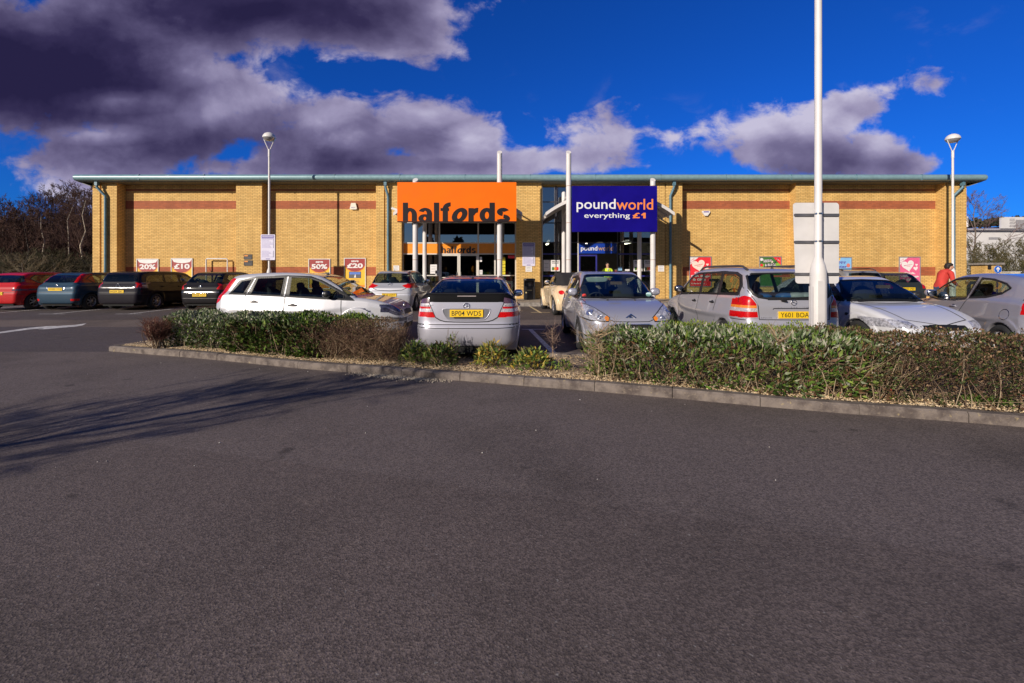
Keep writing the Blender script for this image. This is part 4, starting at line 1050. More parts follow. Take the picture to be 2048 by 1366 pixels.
# ---------------------------------------------------------------- planted island: kerb stones and gravel
KPX = [(218, 703), (394, 716), (588, 736), (715, 746), (865, 757), (1010, 769), (1155, 780), (1235, 786), (1600, 820), (1819, 837), (2015, 851), (2420, 886)]
FRONT = [(wx(a, F * EYE / (b - 550)), F * EYE / (b - 550)) for a, b in KPX]
def yfront(x):
    return float(np.interp(x, [p[0] for p in FRONT], [p[1] for p in FRONT]))
BACK = [(-7.15, 9.35), (-3, 8.55), (-1.3, 7.78), (3, 7.6), (9.5, 7.3)]
def yback(x): return float(np.interp(x, [p[0] for p in BACK], [p[1] for p in BACK]))
KH = .105
def kerb_m():
    m, nt, b = newmat('kerb_stone')
    p = nt.pos(); s = nt.sep(p)
    n = nt.noise(p, 6, 7, .65); n2 = nt.noise(p, 26, 5, .7)
    c = nt.mix(nt.ramp(n, .35, .68), (.20, .165, .145, 1), (.085, .066, .06, 1))
    c = nt.mix(nt.ramp(n2, .52, .7, 0, .6), c, (.26, .21, .16, 1))
    c = nt.mix(nt.ramp(nt.noise(p, 11, 4), .66, .72, 0, .5), c, (.42, .33, .16, 1))
    c = nt.mix(nt.ramp(nt.noise(p, 3.1, 4), .62, .7, 0, .7), c, (.075, .06, .055, 1))
    nt.l.new(c, b.inputs['Base Color']); b.inputs['Roughness'].default_value = .9
    bn = nt.new('ShaderNodeBump'); bn.inputs['Strength'].default_value = .6; bn.inputs['Distance'].default_value = .008
    nt.l.new(nt.m('ADD', n2, n), bn.inputs['Height']); nt.l.new(bn.outputs[0], b.inputs['Normal'])
    return m
KM = kerb_m()
def kerb_run(name, pts, L=.915, w=.13, flip=1):
    P = [Vector((x, y, 0)) for x, y in pts]; seg = []; d = 0
    cum = [0]
    for a, b in zip(P[:-1], P[1:]): cum.append(cum[-1] + (b - a).length)
    def at(t):
        for i in range(len(P) - 1):
            if t <= cum[i + 1] or i == len(P) - 2:
                return P[i].lerp(P[i + 1], (t - cum[i]) / (cum[i + 1] - cum[i]))
    k = MB(); t = 0
    while t < cum[-1] - .05:
        a = at(t + .004); b = at(min(t + L - .004, cum[-1])); dr = (b - a).normalized(); n = Vector((-dr.y, dr.x, 0)) * flip
        zt = KH + rnd.uniform(-.006, .006); off = n * rnd.uniform(-.006, .006)
        f0, f1 = a + off, b + off; g0, g1 = f0 + n * w, f1 + n * w
        ch = n * .022
        vs = [f0 - Vector((0, 0, .05)), f1 - Vector((0, 0, .05)), f1 + Vector((0, 0, zt - .02)), f0 + Vector((0, 0, zt - .02)), f0 + ch + Vector((0, 0, zt)), f1 + ch + Vector((0, 0, zt)), g1 + Vector((0, 0, zt)), g0 + Vector((0, 0, zt)), g0 - Vector((0, 0, .05)), g1 - Vector((0, 0, .05))]
        k.add(vs, [(0, 1, 2, 3), (3, 2, 5, 4), (4, 5, 6, 7), (7, 6, 9, 8), (0, 3, 4, 7, 8), (1, 9, 6, 5, 2)])
        t += L
    return tag(k.build(name, KM), kind='structure')
kerb_run('kerb', FRONT)
kerb_run('kerb', [(-7.15, 9.35), (-7.45, 9.2), (-7.66, 8.95), (-7.7, 8.7), FRONT[0]])
kerb_run('kerb', [(x, y) for x, y in BACK])
def bed():
    m, nt, b = newmat('gravel_bed')
    p = nt.pos()
    v = nt.new('ShaderNodeTexVoronoi'); nt.l.new(p, v.inputs['Vector']); v.inputs['Scale'].default_value = 55
    g = nt.sep(v.outputs['Color'])[0]
    c = nt.mix(g, (.20, .14, .085, 1), (.56, .42, .27, 1))
    c = nt.mix(nt.ramp(nt.noise(p, 1.7, 5, .6), .42, .62, 0, .8), c, (.13, .095, .07, 1))
    nt.l.new(c, b.inputs['Base Color']); b.inputs['Roughness'].default_value = .9
    bn = nt.new('ShaderNodeBump'); bn.inputs['Strength'].default_value = .9; bn.inputs['Distance'].default_value = .012
    nt.l.new(v.outputs['Distance'], bn.inputs['Height']); nt.l.new(bn.outputs[0], b.inputs['Normal'])
    g = MB(); xs = np.linspace(-7.55, 9.4, 140); n = 9
    vs = []
    for x in xs:
        a = yfront(x) + .10; c_ = max(yback(x) - .08, a + .05)
        if x < -7.1: c_ = min(c_, 9.1)
        for j in range(n):
            t = j / (n - 1); vs.append((x, a + (c_ - a) * t, .075 + .035 * math.sin(math.pi * t) + rnd.uniform(-.012, .012)))
    fs = [(i * n + j, (i + 1) * n + j, (i + 1) * n + j + 1, i * n + j + 1) for i in range(len(xs) - 1) for j in range(n - 1)]
    g.add(vs, fs, 0, True); tag(g.build('gravel_bed', m), kind='structure')
bed()
def pebbles(name, pts, zs, r0, r1, label, cols):
    n = len(pts); base = np.array([(1, 0, 0), (-.1, 1, 0), (-1, -.1, 0), (0, -1, .1), (.1, 0, .75), (0, .1, -.6)])
    tri = np.array([(0, 1, 4), (1, 2, 4), (2, 3, 4), (3, 0, 4), (1, 0, 5), (2, 1, 5), (3, 2, 5), (0, 3, 5)])
    r = rng.uniform(r0, r1, (n, 1, 1)); a = rng.uniform(0, 6.28, n); ca, sa = np.cos(a), np.sin(a)
    B = base[None] * rng.uniform(.6, 1.2, (n, 6, 1)) * r
    X = B[..., 0] * ca[:, None] - B[..., 1] * sa[:, None]; Y = B[..., 0] * sa[:, None] + B[..., 1] * ca[:, None]
    V = np.stack([X + pts[:, 0][:, None], Y + pts[:, 1][:, None], B[..., 2] + zs[:, None] + r[:, :, 0] * .3], -1).reshape(-1, 3)
    Q = (tri[None] + (np.arange(n) * 6)[:, None, None]).reshape(-1, 3)
    tint = np.repeat(np.array(cols)[rng.integers(0, len(cols), n)] * rng.uniform(.75, 1.15, (n, 1)), 6, 0)
    me = rawmesh(name, V, Q, TINT, None, False, tint)
    o = link(name, me); return tag(o, label, 'gravel', kind='stuff')
def tint_mat(name, rough=.7, trans=0, spec=.3):
    m, nt, b = newmat(name)
    a = nt.new('ShaderNodeAttribute'); a.attribute_name = 'tint'
    nt.l.new(a.outputs['Color'], b.inputs['Base Color']); b.inputs['Roughness'].default_value = rough; b.inputs['Specular IOR Level'].default_value = spec
    if trans:
        out = nt.n['Material Output']; t = nt.new('ShaderNodeBsdfTranslucent'); nt.l.new(a.outputs['Color'], t.inputs[0])
        mx_ = nt.new('ShaderNodeMixShader'); mx_.inputs[0].default_value = trans
        nt.l.new(b.outputs[0], mx_.inputs[1]); nt.l.new(t.outputs[0], mx_.inputs[2]); nt.l.new(mx_.outputs[0], out.inputs[0])
    return m
TINT = tint_mat('tinted_stone', .85); LEAF = tint_mat('leaf', .5, .15, .22); TWIG = tint_mat('twig_bark', .85)
n = 16000
xs_ = rng.uniform(-7.5, 7.0, n); w = rng.random(n)
yf = np.array([yfront(x) for x in xs_]) + .15; yb = np.array([max(yback(x) - .1, yfront(x) + .3) for x in xs_])
near = rng.random(n) < .45
ys_ = np.where(near, yf + w * .35, yf + w * (yb - yf))
pebbles('gravel', np.stack([xs_, ys_], 1), np.full(n, .10), .006, .016, 'tan gravel spread over the planted island', [(.62, .45, .26), (.50, .36, .20), (.72, .56, .36), (.36, .26, .16), (.60, .48, .33)])
# gravel spilt over the kerb
n = 1500
t = rng.normal(0, .5, n); xs_ = -1.62 + t * .62; ys_ = np.array([yfront(x) for x in xs_]) - np.abs(rng.normal(0, .085, n)) - .01
k = (np.abs(t) < 1.3); pebbles('spilt_gravel', np.stack([xs_, ys_], 1)[k], np.zeros(k.sum()), .006, .018, 'small heap of gravel spilt over the kerb onto the tarmac', [(.42, .36, .28), (.36, .30, .24), (.5, .42, .32), (.26, .22, .18)])
n = 60
D_ = 3.0 + 5 * rng.random(n) ** .8; xs_ = rng.uniform(-1.05, 1.05, n) * D_
pebbles('loose_chips', np.stack([xs_, D_], 1), np.zeros(n), .004, .011, 'pale stone chips scattered over the tarmac', [(.62, .58, .55), (.5, .45, .42)])

# ================================================================ the retail building
WR, WP = 22.5, 22.0
def XP(px): return wx(px, WP)
def XR(px): return wx(px, WR)
def brick(name, c1, c2, mortar, var):
    m, nt, b = newmat(name)
    g = nt.new('ShaderNodeNewGeometry'); s = nt.sep(g.outputs['Position'])
    br = nt.new('ShaderNodeTexBrick')
    nt.l.new(nt.comb(nt.m('ADD', s[0], s[1]), s[2], 0), br.inputs['Vector'])
    br.inputs['Scale'].default_value = 1; br.inputs['Brick Width'].default_value = .23; br.inputs['Row Height'].default_value = .0745
    br.inputs['Mortar Size'].default_value = .0085; br.inputs['Mortar Smooth'].default_value = .25; br.inputs['Bias'].default_value = -.1
    nt.put(br.inputs['Color1'], c1); nt.put(br.inputs['Color2'], c2); nt.put(br.inputs['Mortar'], mortar)
    n = nt.noise(g.outputs['Position'], .8, 5, .6)
    f = nt.ramp(n, .3, .7, 1 - var, 1 + var)
    st = nt.new('ShaderNodeMapping'); st.inputs['Scale'].default_value = (3, 3, .25); nt.l.new(g.outputs['Position'], st.inputs[0])
    f = nt.m('MULTIPLY', f, nt.ramp(nt.noise(st.outputs[0], 1.2, 5, .6), .35, .65, .94, 1.05))
    sc = nt.new('ShaderNodeVectorMath', operation='SCALE'); nt.l.new(br.outputs['Color'], sc.inputs[0]); nt.l.new(f, sc.inputs['Scale'])
    nt.l.new(sc.outputs[0], b.inputs['Base Color']); b.inputs['Roughness'].default_value = .82
    bn = nt.new('ShaderNodeBump'); bn.inputs['Strength'].default_value = .5; bn.inputs['Distance'].default_value = .006; bn.invert = True
    nt.l.new(br.outputs['Fac'], bn.inputs['Height']); nt.l.new(bn.outputs[0], b.inputs['Normal'])
    return m
BUFF = brick('buff_brick', (.76, .485, .165, 1), (.62, .375, .115, 1), (.28, .165, .055, 1), .08)
REDB = brick('red_brick', (.42, .11, .04, 1), (.31, .08, .03, 1), (.30, .11, .06, 1), .12)
TEAL = pm('teal_metal', (.21, .34, .38, 1), .35, .1, var=.08, coat=.2); TEALD = pm('teal_pipe', (.10, .20, .26, 1), .45, var=.15)
BLD = empty('retail_building', (0.85, 22, .12), 0, 'long buff brick retail building with red brick bands and a teal gutter', 'building')
BO = (0.85, 22, .12)
def bb(mb, name, mats, bev=0): return mb.build(name, mats, BLD, BO, bev)
ZT = 6.02
bands = [(.1, 1.42, 0), (1.42, 1.85, 1), (1.85, 4.75, 0), (4.75, 5.16, 1), (5.16, 5.66, 0), (5.66, 5.74, 1), (5.74, ZT, 0)]
PANELS = [(247, 472), (526, 752), (1366, 1590), (1640, 1868)]
w_ = MB()
for a, b in PANELS:
    x0, x1 = XR(a) - .45, XR(b) + .45
    for z0, z1, mi in bands: w_.face([(x0, WR, z0), (x1, WR, z0), (x1, WR, z1), (x0, WR, z1)], mi)
    w_.box(x0, x1, WR + .01, WR + .3, .1, ZT, 0)
def pier(a, b, slot=None, xa=None, xb=None):
    x0 = xa if xa is not None else XP(a); x1 = xb if xb is not None else XP(b)
    if slot:
        s0, s1 = XP(slot[0]), XP(slot[1])
        w_.box(x0, s0, WP, WR + .29, .1, ZT); w_.box(s1, x1, WP, WR + .29, .1, ZT); w_.box(s0, s1, WP + .07, WR + .29, .1, ZT)
    else: w_.box(x0, x1, WP, WR + .29, .1, ZT)
pier(185, 233.5, (199.5, 203)); pier(472, 524); pier(752, 803, (768, 770.8)); pier(1032.5, 1083); pier(1313.5, 1364.5, (1330, 1331.5)); pier(1592, 1640); pier(1890, 1933, (1891.5, 1894))
# end walls and rear wall of the shed
w_.box(-20.51, -20.2, WR + .3, 46, .1, ZT); w_.box(21.9, XP(1933), WR + .3, 46, .1, ZT); w_.box(-20.2, 21.9, 45.7, 46, .1, ZT)
# wall above both shop fronts
w_.box(XP(803), XP(1032.5), 22.42, 22.75, 5.75, ZT); w_.box(XP(1083), XP(1313.5), 22.42, 22.75, 5.85, ZT)
bb(w_, 'wall', [BUFF, REDB])
# roof with rounded teal eaves
x0, x1 = wx(148, 21.6), wx(1973, 21.6)
prof = [(22.05, 5.975), (21.72, 5.985), (21.62, 6.0), (21.56, 6.05), (21.53, 6.12), (21.54, 6.19), (21.585, 6.25), (21.66, 6.29), (21.78, 6.305), (22.2, 6.33)]
ev = MB(); n = len(prof)
secs = [x0, x0 + .03] + [x0 + k * (x1 - x0) / 14 for k in range(1, 14)] + [x1 - .03, x1]
for a, b in zip(secs[:-1], secs[1:]):
    g_ = .006 if b - a > .5 else 0
    vs = [(a + g_, y, z) for y, z in prof] + [(b - g_, y, z) for y, z in prof]
    ev.add(vs, [(i, i + n, i + 1 + n, i + 1) for i in range(n - 1)], 0, True)
ev.face([(x0, y, z) for y, z in prof][::-1]); ev.face([(x1, y, z) for y, z in prof])
for a in secs[2:-2]: ev.box(a - .012, a + .012, 21.545, 22.0, 6.0, 6.285, 1)
bb(ev, 'gutter', [TEAL, TEALD])
rf = MB(); rf.prism([(x0, 22.2, 6.20), (x0, 22.2, 6.33), (x0, 34, 7.3), (x0, 46.5, 6.33), (x0, 46.5, 6.20)], (x1 - x0, 0, 0))
for k in range(240):
    xx = x0 + .1 + k * (x1 - x0 - .2) / 239
    rf.box(xx - .02, xx + .02, 21.95, 22.25, 6.322, 6.352)
bb(rf, 'roof', pm('roof_sheet', (.30, .40, .42, 1), .5, .2))
sf = MB()
k = x0 + .05
while k < x1 - .1:
    sf.box(k, k + .09, 21.74, 22.49, 5.945, 5.965); k += .16
sf.box(x0 + .02, x1 - .02, 21.74, 22.75, 5.966, 5.99)
sf.prism([(x0 + .02, 21.8, 5.96), (x0 + .02, 46, 5.96), (x0 + .6, 46, 5.75), (x0 + .6, 21.8, 5.75)], (0, 0, .02)); sf.prism([(x1 - .02, 21.8, 5.96), (x1 - .02, 46, 5.96), (x1 - .65, 46, 5.75), (x1 - .65, 21.8, 5.75)], (0, 0, .02))
bb(sf, 'soffit', pm('soffit_sheet', (.20, .20, .16, 1), .6))
# downpipes with swan necks
for pt_, pb in ((194, 210.5), (771, 776), (1348, 1341), (1925, 1908)):
    a, b = wx(pt_, 21.8), wx(pb, 21.9)
    d = MB(); d.box(a - .065, a + .065, 21.72, 21.86, 5.78, 6.0, 0)
    d.tube([(a, 21.79, 5.82), (a, 21.79, 5.70), (b, 21.91, 5.30), (b, 21.91, 5.15), (b, 21.91, .3)], .06, 12)
    for zz in (5.15, 3.4, 1.6): d.lathe([(.068, zz), (.068, zz + .06)], 12, 0, Matrix.Translation((b, 21.91, 0)))
    bb(d, 'downpipe', TEALD)
# ---------------------------------------------------------------- shop fronts
GL = 22.30
def XG(px): return wx(px, GL)
def ZG(py): return wz(py, GL)
CREAM = pm('cream_frame', (.66, .62, .56, 1), .4, var=.05); NAVYF = pm('navy_frame', (.03, .03, .22, 1), .4, var=.1); GREYF = pm('dark_frame', (.05, .05, .06, 1), .4)
SHOPG = glassmat('shop_glass', (.16, .17, .17, 1), (.85, .9, 1, 1), .30); SHOPL = glassmat('shop_glass_clear', (.50, .52, .50, 1), (1, 1, 1, 1), .10)
def frame(px0, px1, py0, py1, t=.05, d=.08): return None
def vbar(mb, px, z0, z1, w=.06, mi=0, y=GL): mb.box(XG(px) - w / 2, XG(px) + w / 2, y - .045, y + .045, z0, z1, mi)
def hbar(mb, a, b, py, w=.06, mi=0, y=GL): mb.box(XG(a), XG(b), y - .043, y + .043, ZG(py) - w / 2, ZG(py) + w / 2, mi)
fr = MB()
for px in (805.5, 879, 956.5, 990, 1031): vbar(fr, px, .29, 5.75, .07)
for py in (445, 486, 508): hbar(fr, 803, 1032, py, .055)
hbar(fr, 803, 879, 551, .05); hbar(fr, 956, 1032, 551, .05); hbar(fr, 803, 879, 591, .05); hbar(fr, 956, 1032, 591, .05)
bb(fr, 'window_frame', CREAM)
fr = MB()
for px in (1084.5, 1112, 1235, 1311): vbar(fr, px, .29, 5.85, .05, 0)
for px in (1156,): vbar(fr, px, .29, 5.85, .05, 1)
for py in (404, 446, 485): hbar(fr, 1083, 1313, py, .05, 0)
hbar(fr, 1083, 1156, 508, .07, 2); hbar(fr, 1236, 1313, 508, .07, 2); hbar(fr, 1083, 1156, 552, .06, 2); hbar(fr, 1236, 1313, 552, .06, 2)
for px in (1084.5, 1313): fr.box(XG(px) - .02, XG(px) + .02, GL - .06, GL + .06, .29, 5.85, 1)
bb(fr, 'window_frame', [GREYF, CREAM, NAVYF])
def pane(a, b, p0, p1, m=SHOPG, par='window_pane'):
    g = MB(); g.box(XG(a), XG(b), GL - .006, GL + .006, ZG(p1), ZG(p0)); return bb(g, par, m)
for a, b in ((806.5, 878), (880, 955.5), (957.5, 989), (991, 1030)):
    pane(a, b, 385, 444); pane(a, b, 446.5, 485)
for a, b in ((806.5, 878), (957.5, 989), (991, 1030)): pane(a, b, 509.5, 550, SHOPL); pane(a, b, 552.2, 590, SHOPL)
for a, b in ((1085.5, 1111), (1113, 1155), (1157, 1234), (1236, 1310)):
    pane(a, b, 375, 403); pane(a, b, 405, 445); pane(a, b, 447, 484)
for a, b in ((1085.5, 1111), (1113, 1155), (1236, 1310)): pane(a, b, 486, 506.5, SHOPL); pane(a, b, 509.5, 550.8, SHOPL); pane(a, b, 553.2, 592, SHOPL)
ORP = pm('orange_fascia', (.85, .28, .01, 1), .4, var=.05); INK = pm('black_lettering', (.012, .011, .012, 1), .5, var=0)
fp = MB(); 
for a, b in ((807, 877.8), (880.2, 955.2), (957.7, 988.8), (991.2, 1029.8)): fp.box(XG(a), XG(b), GL - .02, GL + .02, ZG(506.8), ZG(487.2), 0)
fp.bold('halfords', XG(883), XG(952), ZG(506.4), (506.4 - 496.5) * GL / 900, GL - .022, 1)
bb(fp, 'fascia_panel', [ORP, INK])
BLUEP = pm('blue_fascia', (.012, .05, .36, 1), .25, coat=.6, var=.05); WHL = pm('white_lettering', (.8, .8, .82, 1), .5, var=0); ORL = pm('orange_lettering', (.80, .22, .03, 1), .5, var=0)
fp = MB(); fp.box(XG(1157.5), XG(1233.5), GL - .03, GL + .03, ZG(507), ZG(487), 0)
fp.text('pound', (XG(1178), GL - .034, ZG(498)), (1, 0, 0), (0, 0, 1), XG(1195) - XG(1162), .30, 1, .01); fp.text('world', (XG(1211), GL - .034, ZG(496.6)), (1, 0, 0), (0, 0, 1), XG(1226) - XG(1196), .235, 2, .01)
bb(fp, 'fascia_panel', [BLUEP, WHL, pm('gold_lettering', (.45, .28, .10, 1), .5, var=0)])
# doors
def door(a, b, mf, z1, mats):
    d = MB(); x0, x1 = XG(a), XG(b); t = .07
    d.box(x0, x0 + t, GL - .03, GL + .03, .30, z1, 0); d.box(x1 - t, x1, GL - .03, GL + .03, .30, z1, 0); d.box(x0 + t, x1 - t, GL - .03, GL + .03, z1 - t, z1, 0); d.box(x0 + t, x1 - t, GL - .03, GL + .03, .30, .42, 0)
    d.box(x0 + t, x1 - t, GL - .03, GL + .03, 1.30, 1.345, 0)
    o = bb(d, 'door', mats[:1])
    g = MB(); g.box(x0 + t, x1 - t, GL - .005, GL + .005, .42, z1 - t); g.build('door_glass', SHOPL, o, BO)
    h = MB(); hx = x1 - t - .03 if mf else x0 + t + .03; h.tube([(hx, GL - .08, 1.0), (hx, GL - .08, 1.6)], .015, 8); h.build('handle', pm('steel', (.5, .5, .5, 1), .25, 1), o, BO)
door(880.3, 917.6, True, ZG(509), [CREAM]); door(918, 955.4, False, ZG(509), [CREAM])
door(1157.5, 1194, True, ZG(509.5), [NAVYF])
# shop interiors: floor, walls, ceiling strips, shelves of goods
inn = MB(); DK = pm('shop_wall', (.10, .09, .085, 1), .8)
inn.box(-5.6, 7.3, 29.0, 29.2, .3, 5.7, 0); inn.box(-5.7, -5.5, 22.8, 29, .3, 5.7, 0); inn.box(7.2, 7.4, 22.8, 29, .3, 5.7, 0); inn.box(.75, .9, 22.75, 29, .3, 5.7, 0)
inn.box(-5.6, 7.3, 22.75, 29, .2, .3, 1); inn.box(-5.6, 7.3, 22.75, 29.1, 5.7, 5.74, 2)
inn.box(-20.2, 21.9, 29.2, 29.3, .2, 5.9, 0)
bb(inn, 'shop_interior', [DK, pm('shop_floor', (.16, .15, .14, 1), .4), pm('shop_ceiling', (.25, .25, .25, 1), .8)])
lm = pm('strip_light', (1, .93, .75, 1), .5, var=0, emit=14)
for (xx, yy) in ((1.9, 23.6), (2.0, 25.5), (5.9, 23.4), (6.4, 24.8), (4.2, 26)):
    g = MB(); g.box(xx - .05, xx + .05, yy - .6, yy + .6, 3.18, 3.24); g.box(xx - .08, xx + .08, yy - .62, yy + .62, 3.24, 3.3, 1)
    bb(g, 'strip_light', [lm, DK])
goods = [pm('goods_%s' % n_, c_, .5) for n_, c_ in (('red', (.4, .04, .03, 1)), ('orange', (.55, .2, .03, 1)), ('white', (.5, .5, .5, 1)), ('blue', (.04, .1, .35, 1)), ('yellow', (.5, .4, .04, 1)), ('green', (.05, .25, .08, 1)))]
for x0_, x1_, yy in ((-5.2, -3.7, 23.4), (-1.5, .1, 23.5), (-3.4, -1.8, 27.5), (1.5, 2.9, 23.7), (5.4, 7.0, 23.5), (3.2, 5.0, 27.5)):
    s = MB(); s.box(x0_, x1_, yy + .2, yy + .25, .3, 1.75, 6)
    for z_ in (.32, .75, 1.15, 1.5):
        s.box(x0_, x1_, yy - .1, yy + .2, z_ - .03, z_, 6); q = x0_
        while q < x1_ - .2:
            ww = rnd.uniform(.08, .22); s.box(q, q + ww * .9, yy - .08, yy + .15, z_, z_ + rnd.uniform(.12, .26), rnd.randrange(6)); q += ww
    bb(s, 'shelf', goods + [DK])
# ---------------------------------------------------------------- entrance canopies on round posts
WHT = pm('white_steel', (.66, .63, .62, 1), .45, var=.06, scale=2); WHS = pm('canopy_sheet', (.60, .585, .56, 1), .5, var=.06)
def canopy(cx, tall, label):
    root = empty('entrance_canopy', (cx, 19.7, .29), 0, label, 'canopy', 'canopies over the shop entrances'); o = (cx, 19.7, .29)
    hw_, sg, R_ = 2.82, .95, 4.66; cz = 4.13 + sg - R_
    def arc(x): return cz + math.sqrt(R_ * R_ - x * x)
    xs = [-hw_ + 2 * hw_ * k / 24 for k in range(25)]
    m = MB()
    for k in range(24):
        a, b = xs[k], xs[k + 1]
        m.prism([(cx + a, 19.72, arc(a)), (cx + b, 19.72, arc(b)), (cx + b, 19.72, arc(b) + .05), (cx + a, 19.72, arc(a) + .05)], (0, 2.25, 0))
    for k in range(24):
        a, b = xs[k], xs[k + 1]
        m.prism([(cx + a, 19.66, arc(a) - .09), (cx + b, 19.66, arc(b) - .09), (cx + b, 19.66, arc(b) + .06), (cx + a, 19.66, arc(a) + .06)], (0, .058, 0), 1)
    m.build('canopy_roof', [WHS, WHT], root, o)
    for yy in (20.4, 21.2):
        r = MB()
        for k in range(0, 24): a, b = xs[k], xs[k + 1]; r.prism([(cx + a, yy, arc(a) - .12), (cx + b, yy, arc(b) - .12), (cx + b, yy, arc(b) - .003), (cx + a, yy, arc(a) - .003)], (0, .05, 0))
        r.build('canopy_rib', WHT, root, o)
    fx = 1.83
    for sx in (-1, 1):
        top = 6.80 if sx == tall else 5.60
        X = cx + sx * fx + (.0)
        p = MB(); p.tube([(X, 19.55, .29), (X, 19.55, top - .11)], .112, 18, 0, False)
        n_ = 18; lo = [(X + .112 * math.cos(2 * math.pi * k / n_), 19.55 + .112 * math.sin(2 * math.pi * k / n_), top - .11) for k in range(n_)]
        hi = [(X + .112 * math.cos(2 * math.pi * k / n_), 19.55 + .112 * math.sin(2 * math.pi * k / n_), top - .11 + .11 * (1 + math.sin(2 * math.pi * k / n_)) * .9) for k in range(n_)]
        p.add(lo + hi, [(k, (k + 1) % n_, n_ + (k + 1) % n_, n_ + k) for k in range(n_)], 0, True); p.face(hi)
        p.lathe([(.15, .29), (.15, .33), (.114, .34)], 18, 0, Matrix.Translation((X, 19.55, 0)))
        for zz in (2.1, 3.7, 5.3): p.lathe([(.1155, zz), (.1155, zz + .02)], 18, 1, Matrix.Translation((X, 19.55, 0)))
        p.build('front_post', [WHT, pm('rust_stain', (.32, .17, .08, 1), .8)], root, o)
        q = MB(); X2 = cx + sx * (fx - .02); tz = 5.35
        q.tube([(X2, 21.55, .29), (X2, 21.55, tz)], .10, 16); q.sell((X2, 21.55, tz), (.1, .1, .1), 1, 14, 8); q.build('rear_post', WHT, root, o)
        q = MB(); q.tube([(X, 19.6, 5.0 if sx == tall else 4.9), (X2, 21.5, 5.0 if sx == tall else 4.9)], .035, 8); q.tube([(X, 19.6, 4.35), (X2, 21.5, 4.35)], .035, 8); q.build('tie_rod', WHT, root, o)
    return root
canopy(-2.37, 1, 'arched entrance canopy on white posts behind the orange sign')
canopy(4.29, -1, 'arched entrance canopy on white posts behind the dark blue sign')
# shop signs
def XS(px): return wx(px, 19.4)
def ZS(py): return wz(py, 19.4)
ORS = pm('sign_orange', (.88, .155, .002, 1), .6, var=.05, scale=1.2, spec=.15); CHA = pm('sign_charcoal', (.014, .010, .014, 1), .6, var=0, spec=.2); NVS = pm('sign_navy', (.006, .002, .19, 1), .6, var=.12, scale=1.5, spec=.1)
root = empty('shop_sign', (XS(914.5), 19.4, ZS(443)), 0, 'big orange sign with charcoal halfords lettering along its bottom edge', 'sign', 'large shop signs'); o = (XS(914.5), 19.4, ZS(443))
g = MB(); zb = ZS(443); g.box(XS(796), XS(1032.7), 19.28, 19.42, zb, ZS(365.5), 0); g.box(XS(796), XS(1032.7), 19.27, 19.43, zb - .035, zb - .003, 1)
g.bold('halfords', XS(807), XS(1020), ZS(445.6), (445.6 - 417) * 19.4 / 900, 19.277, 1, zb + .004)
g.box(XS(796), XS(1032.7), 19.421, 19.45, ZS(443), ZS(365.5), 1)
g.build('sign_panel', [ORS, CHA], root, o)
root = empty('shop_sign', (XS(1227), 19.4, ZS(464)), 0, 'big dark blue sign reading poundworld everything £1', 'sign', 'large shop signs'); o = (XS(1227), 19.4, ZS(464))
g = MB(); g.box(XS(1143.5), XS(1312.5), 19.28, 19.42, ZS(464), ZS(373), 0); zb = -9
def word(mb, t_, a, b, p0, p1, mi, bold=.0): mb.text(t_, ((XS(a) + XS(b)) / 2, 19.276, (ZS(p0) + ZS(p1)) / 2), (1, 0, 0), (0, 0, 1), XS(b) - XS(a), ZS(p0) - ZS(p1), mi, bold)
word(g, 'pound', 1152.3, 1230, 398.8, 425, 1, .008); word(g, 'world', 1231.5, 1304.5, 398.8, 420.3, 2, .008)
word(g, 'everything', 1167.5, 1258.3, 426.5, 439.5, 1, .006); word(g, '£', 1263.5, 1278.5, 426.3, 437.3, 2, .03)
g.face([(XS(a), 19.276, ZS(b)) for a, b in ((1284.8, 437.3), (1289.6, 437.3), (1289.6, 426.4), (1285.6, 426.4), (1280.4, 430.2), (1282.4, 432.2), (1284.8, 430.6))], 2)
g.box(XS(1143.5), XS(1312.5), 19.421, 19.45, ZS(464), ZS(373), 3)
g.build('sign_panel', [NVS, WHL, pm('orange_sign_lettering', (.9, .25, .05, 1), .5, var=0), CHA], root, o)
# ================================================================ posters, notices, small wall things
def poster(px0, px1, py0, py1, label, draw, mats, group=None, y=WR, fm=None):
    x0, x1, z1, z0 = wx(px0, y), wx(px1, y), wz(py0, y), wz(py1, y)
    o = ((x0 + x1) / 2, y, z0)
    root = empty('poster', o, 0, label, 'poster', group)
    f = MB(); t = .035
    for b in ((x0, x1, z0, z0 + t), (x0, x1, z1 - t, z1), (x0, x0 + t, z0 + t, z1 - t), (x1 - t, x1, z0 + t, z1 - t)): f.box(b[0], b[1], y - .045, y - .004, b[2], b[3])
    f.build('frame', fm or pm('poster_frame_white', (.7, .68, .66, 1), .4, var=.04), root, o)
    g = MB(); g.box(x0 + t, x1 - t, y - .02, y - .006, z0 + t, z1 - t, 0)
    P = lambda u, v, k=1: (x0 + t + (x1 - x0 - 2 * t) * u, y - .02 - .0025 * k, z0 + t + (z1 - z0 - 2 * t) * v)
    draw(g, P, x1 - x0 - 2 * t, z1 - z0 - 2 * t)
    g.build('sheet', mats, root, o)
    return root
def C(name, c, r=.45): return pm(name, c, r, var=.04)
PW = C('print_white', (.78, .75, .74, 1)); PM_ = C('print_maroon', (.33, .03, .03, 1)); PY = C('print_yellow', (.85, .50, .03, 1)); PO = C('print_orange', (.75, .25, .02, 1)); PG = C('print_grey', (.10, .10, .12, 1)); PB = C('print_blue', (.1, .2, .6, 1)); PR = C('print_red', (.78, .03, .045, 1)); PP = C('print_pink', (.75, .13, .27, 1)); PGR = C('print_green', (.06, .18, .04, 1)); PSK = C('print_sky', (.25, .5, .8, 1)); PPU = C('print_purple', (.10, .05, .35, 1)); PCR = C('print_cream', (.82, .70, .60, 1)); PK = C('print_black', (.02, .015, .015, 1))
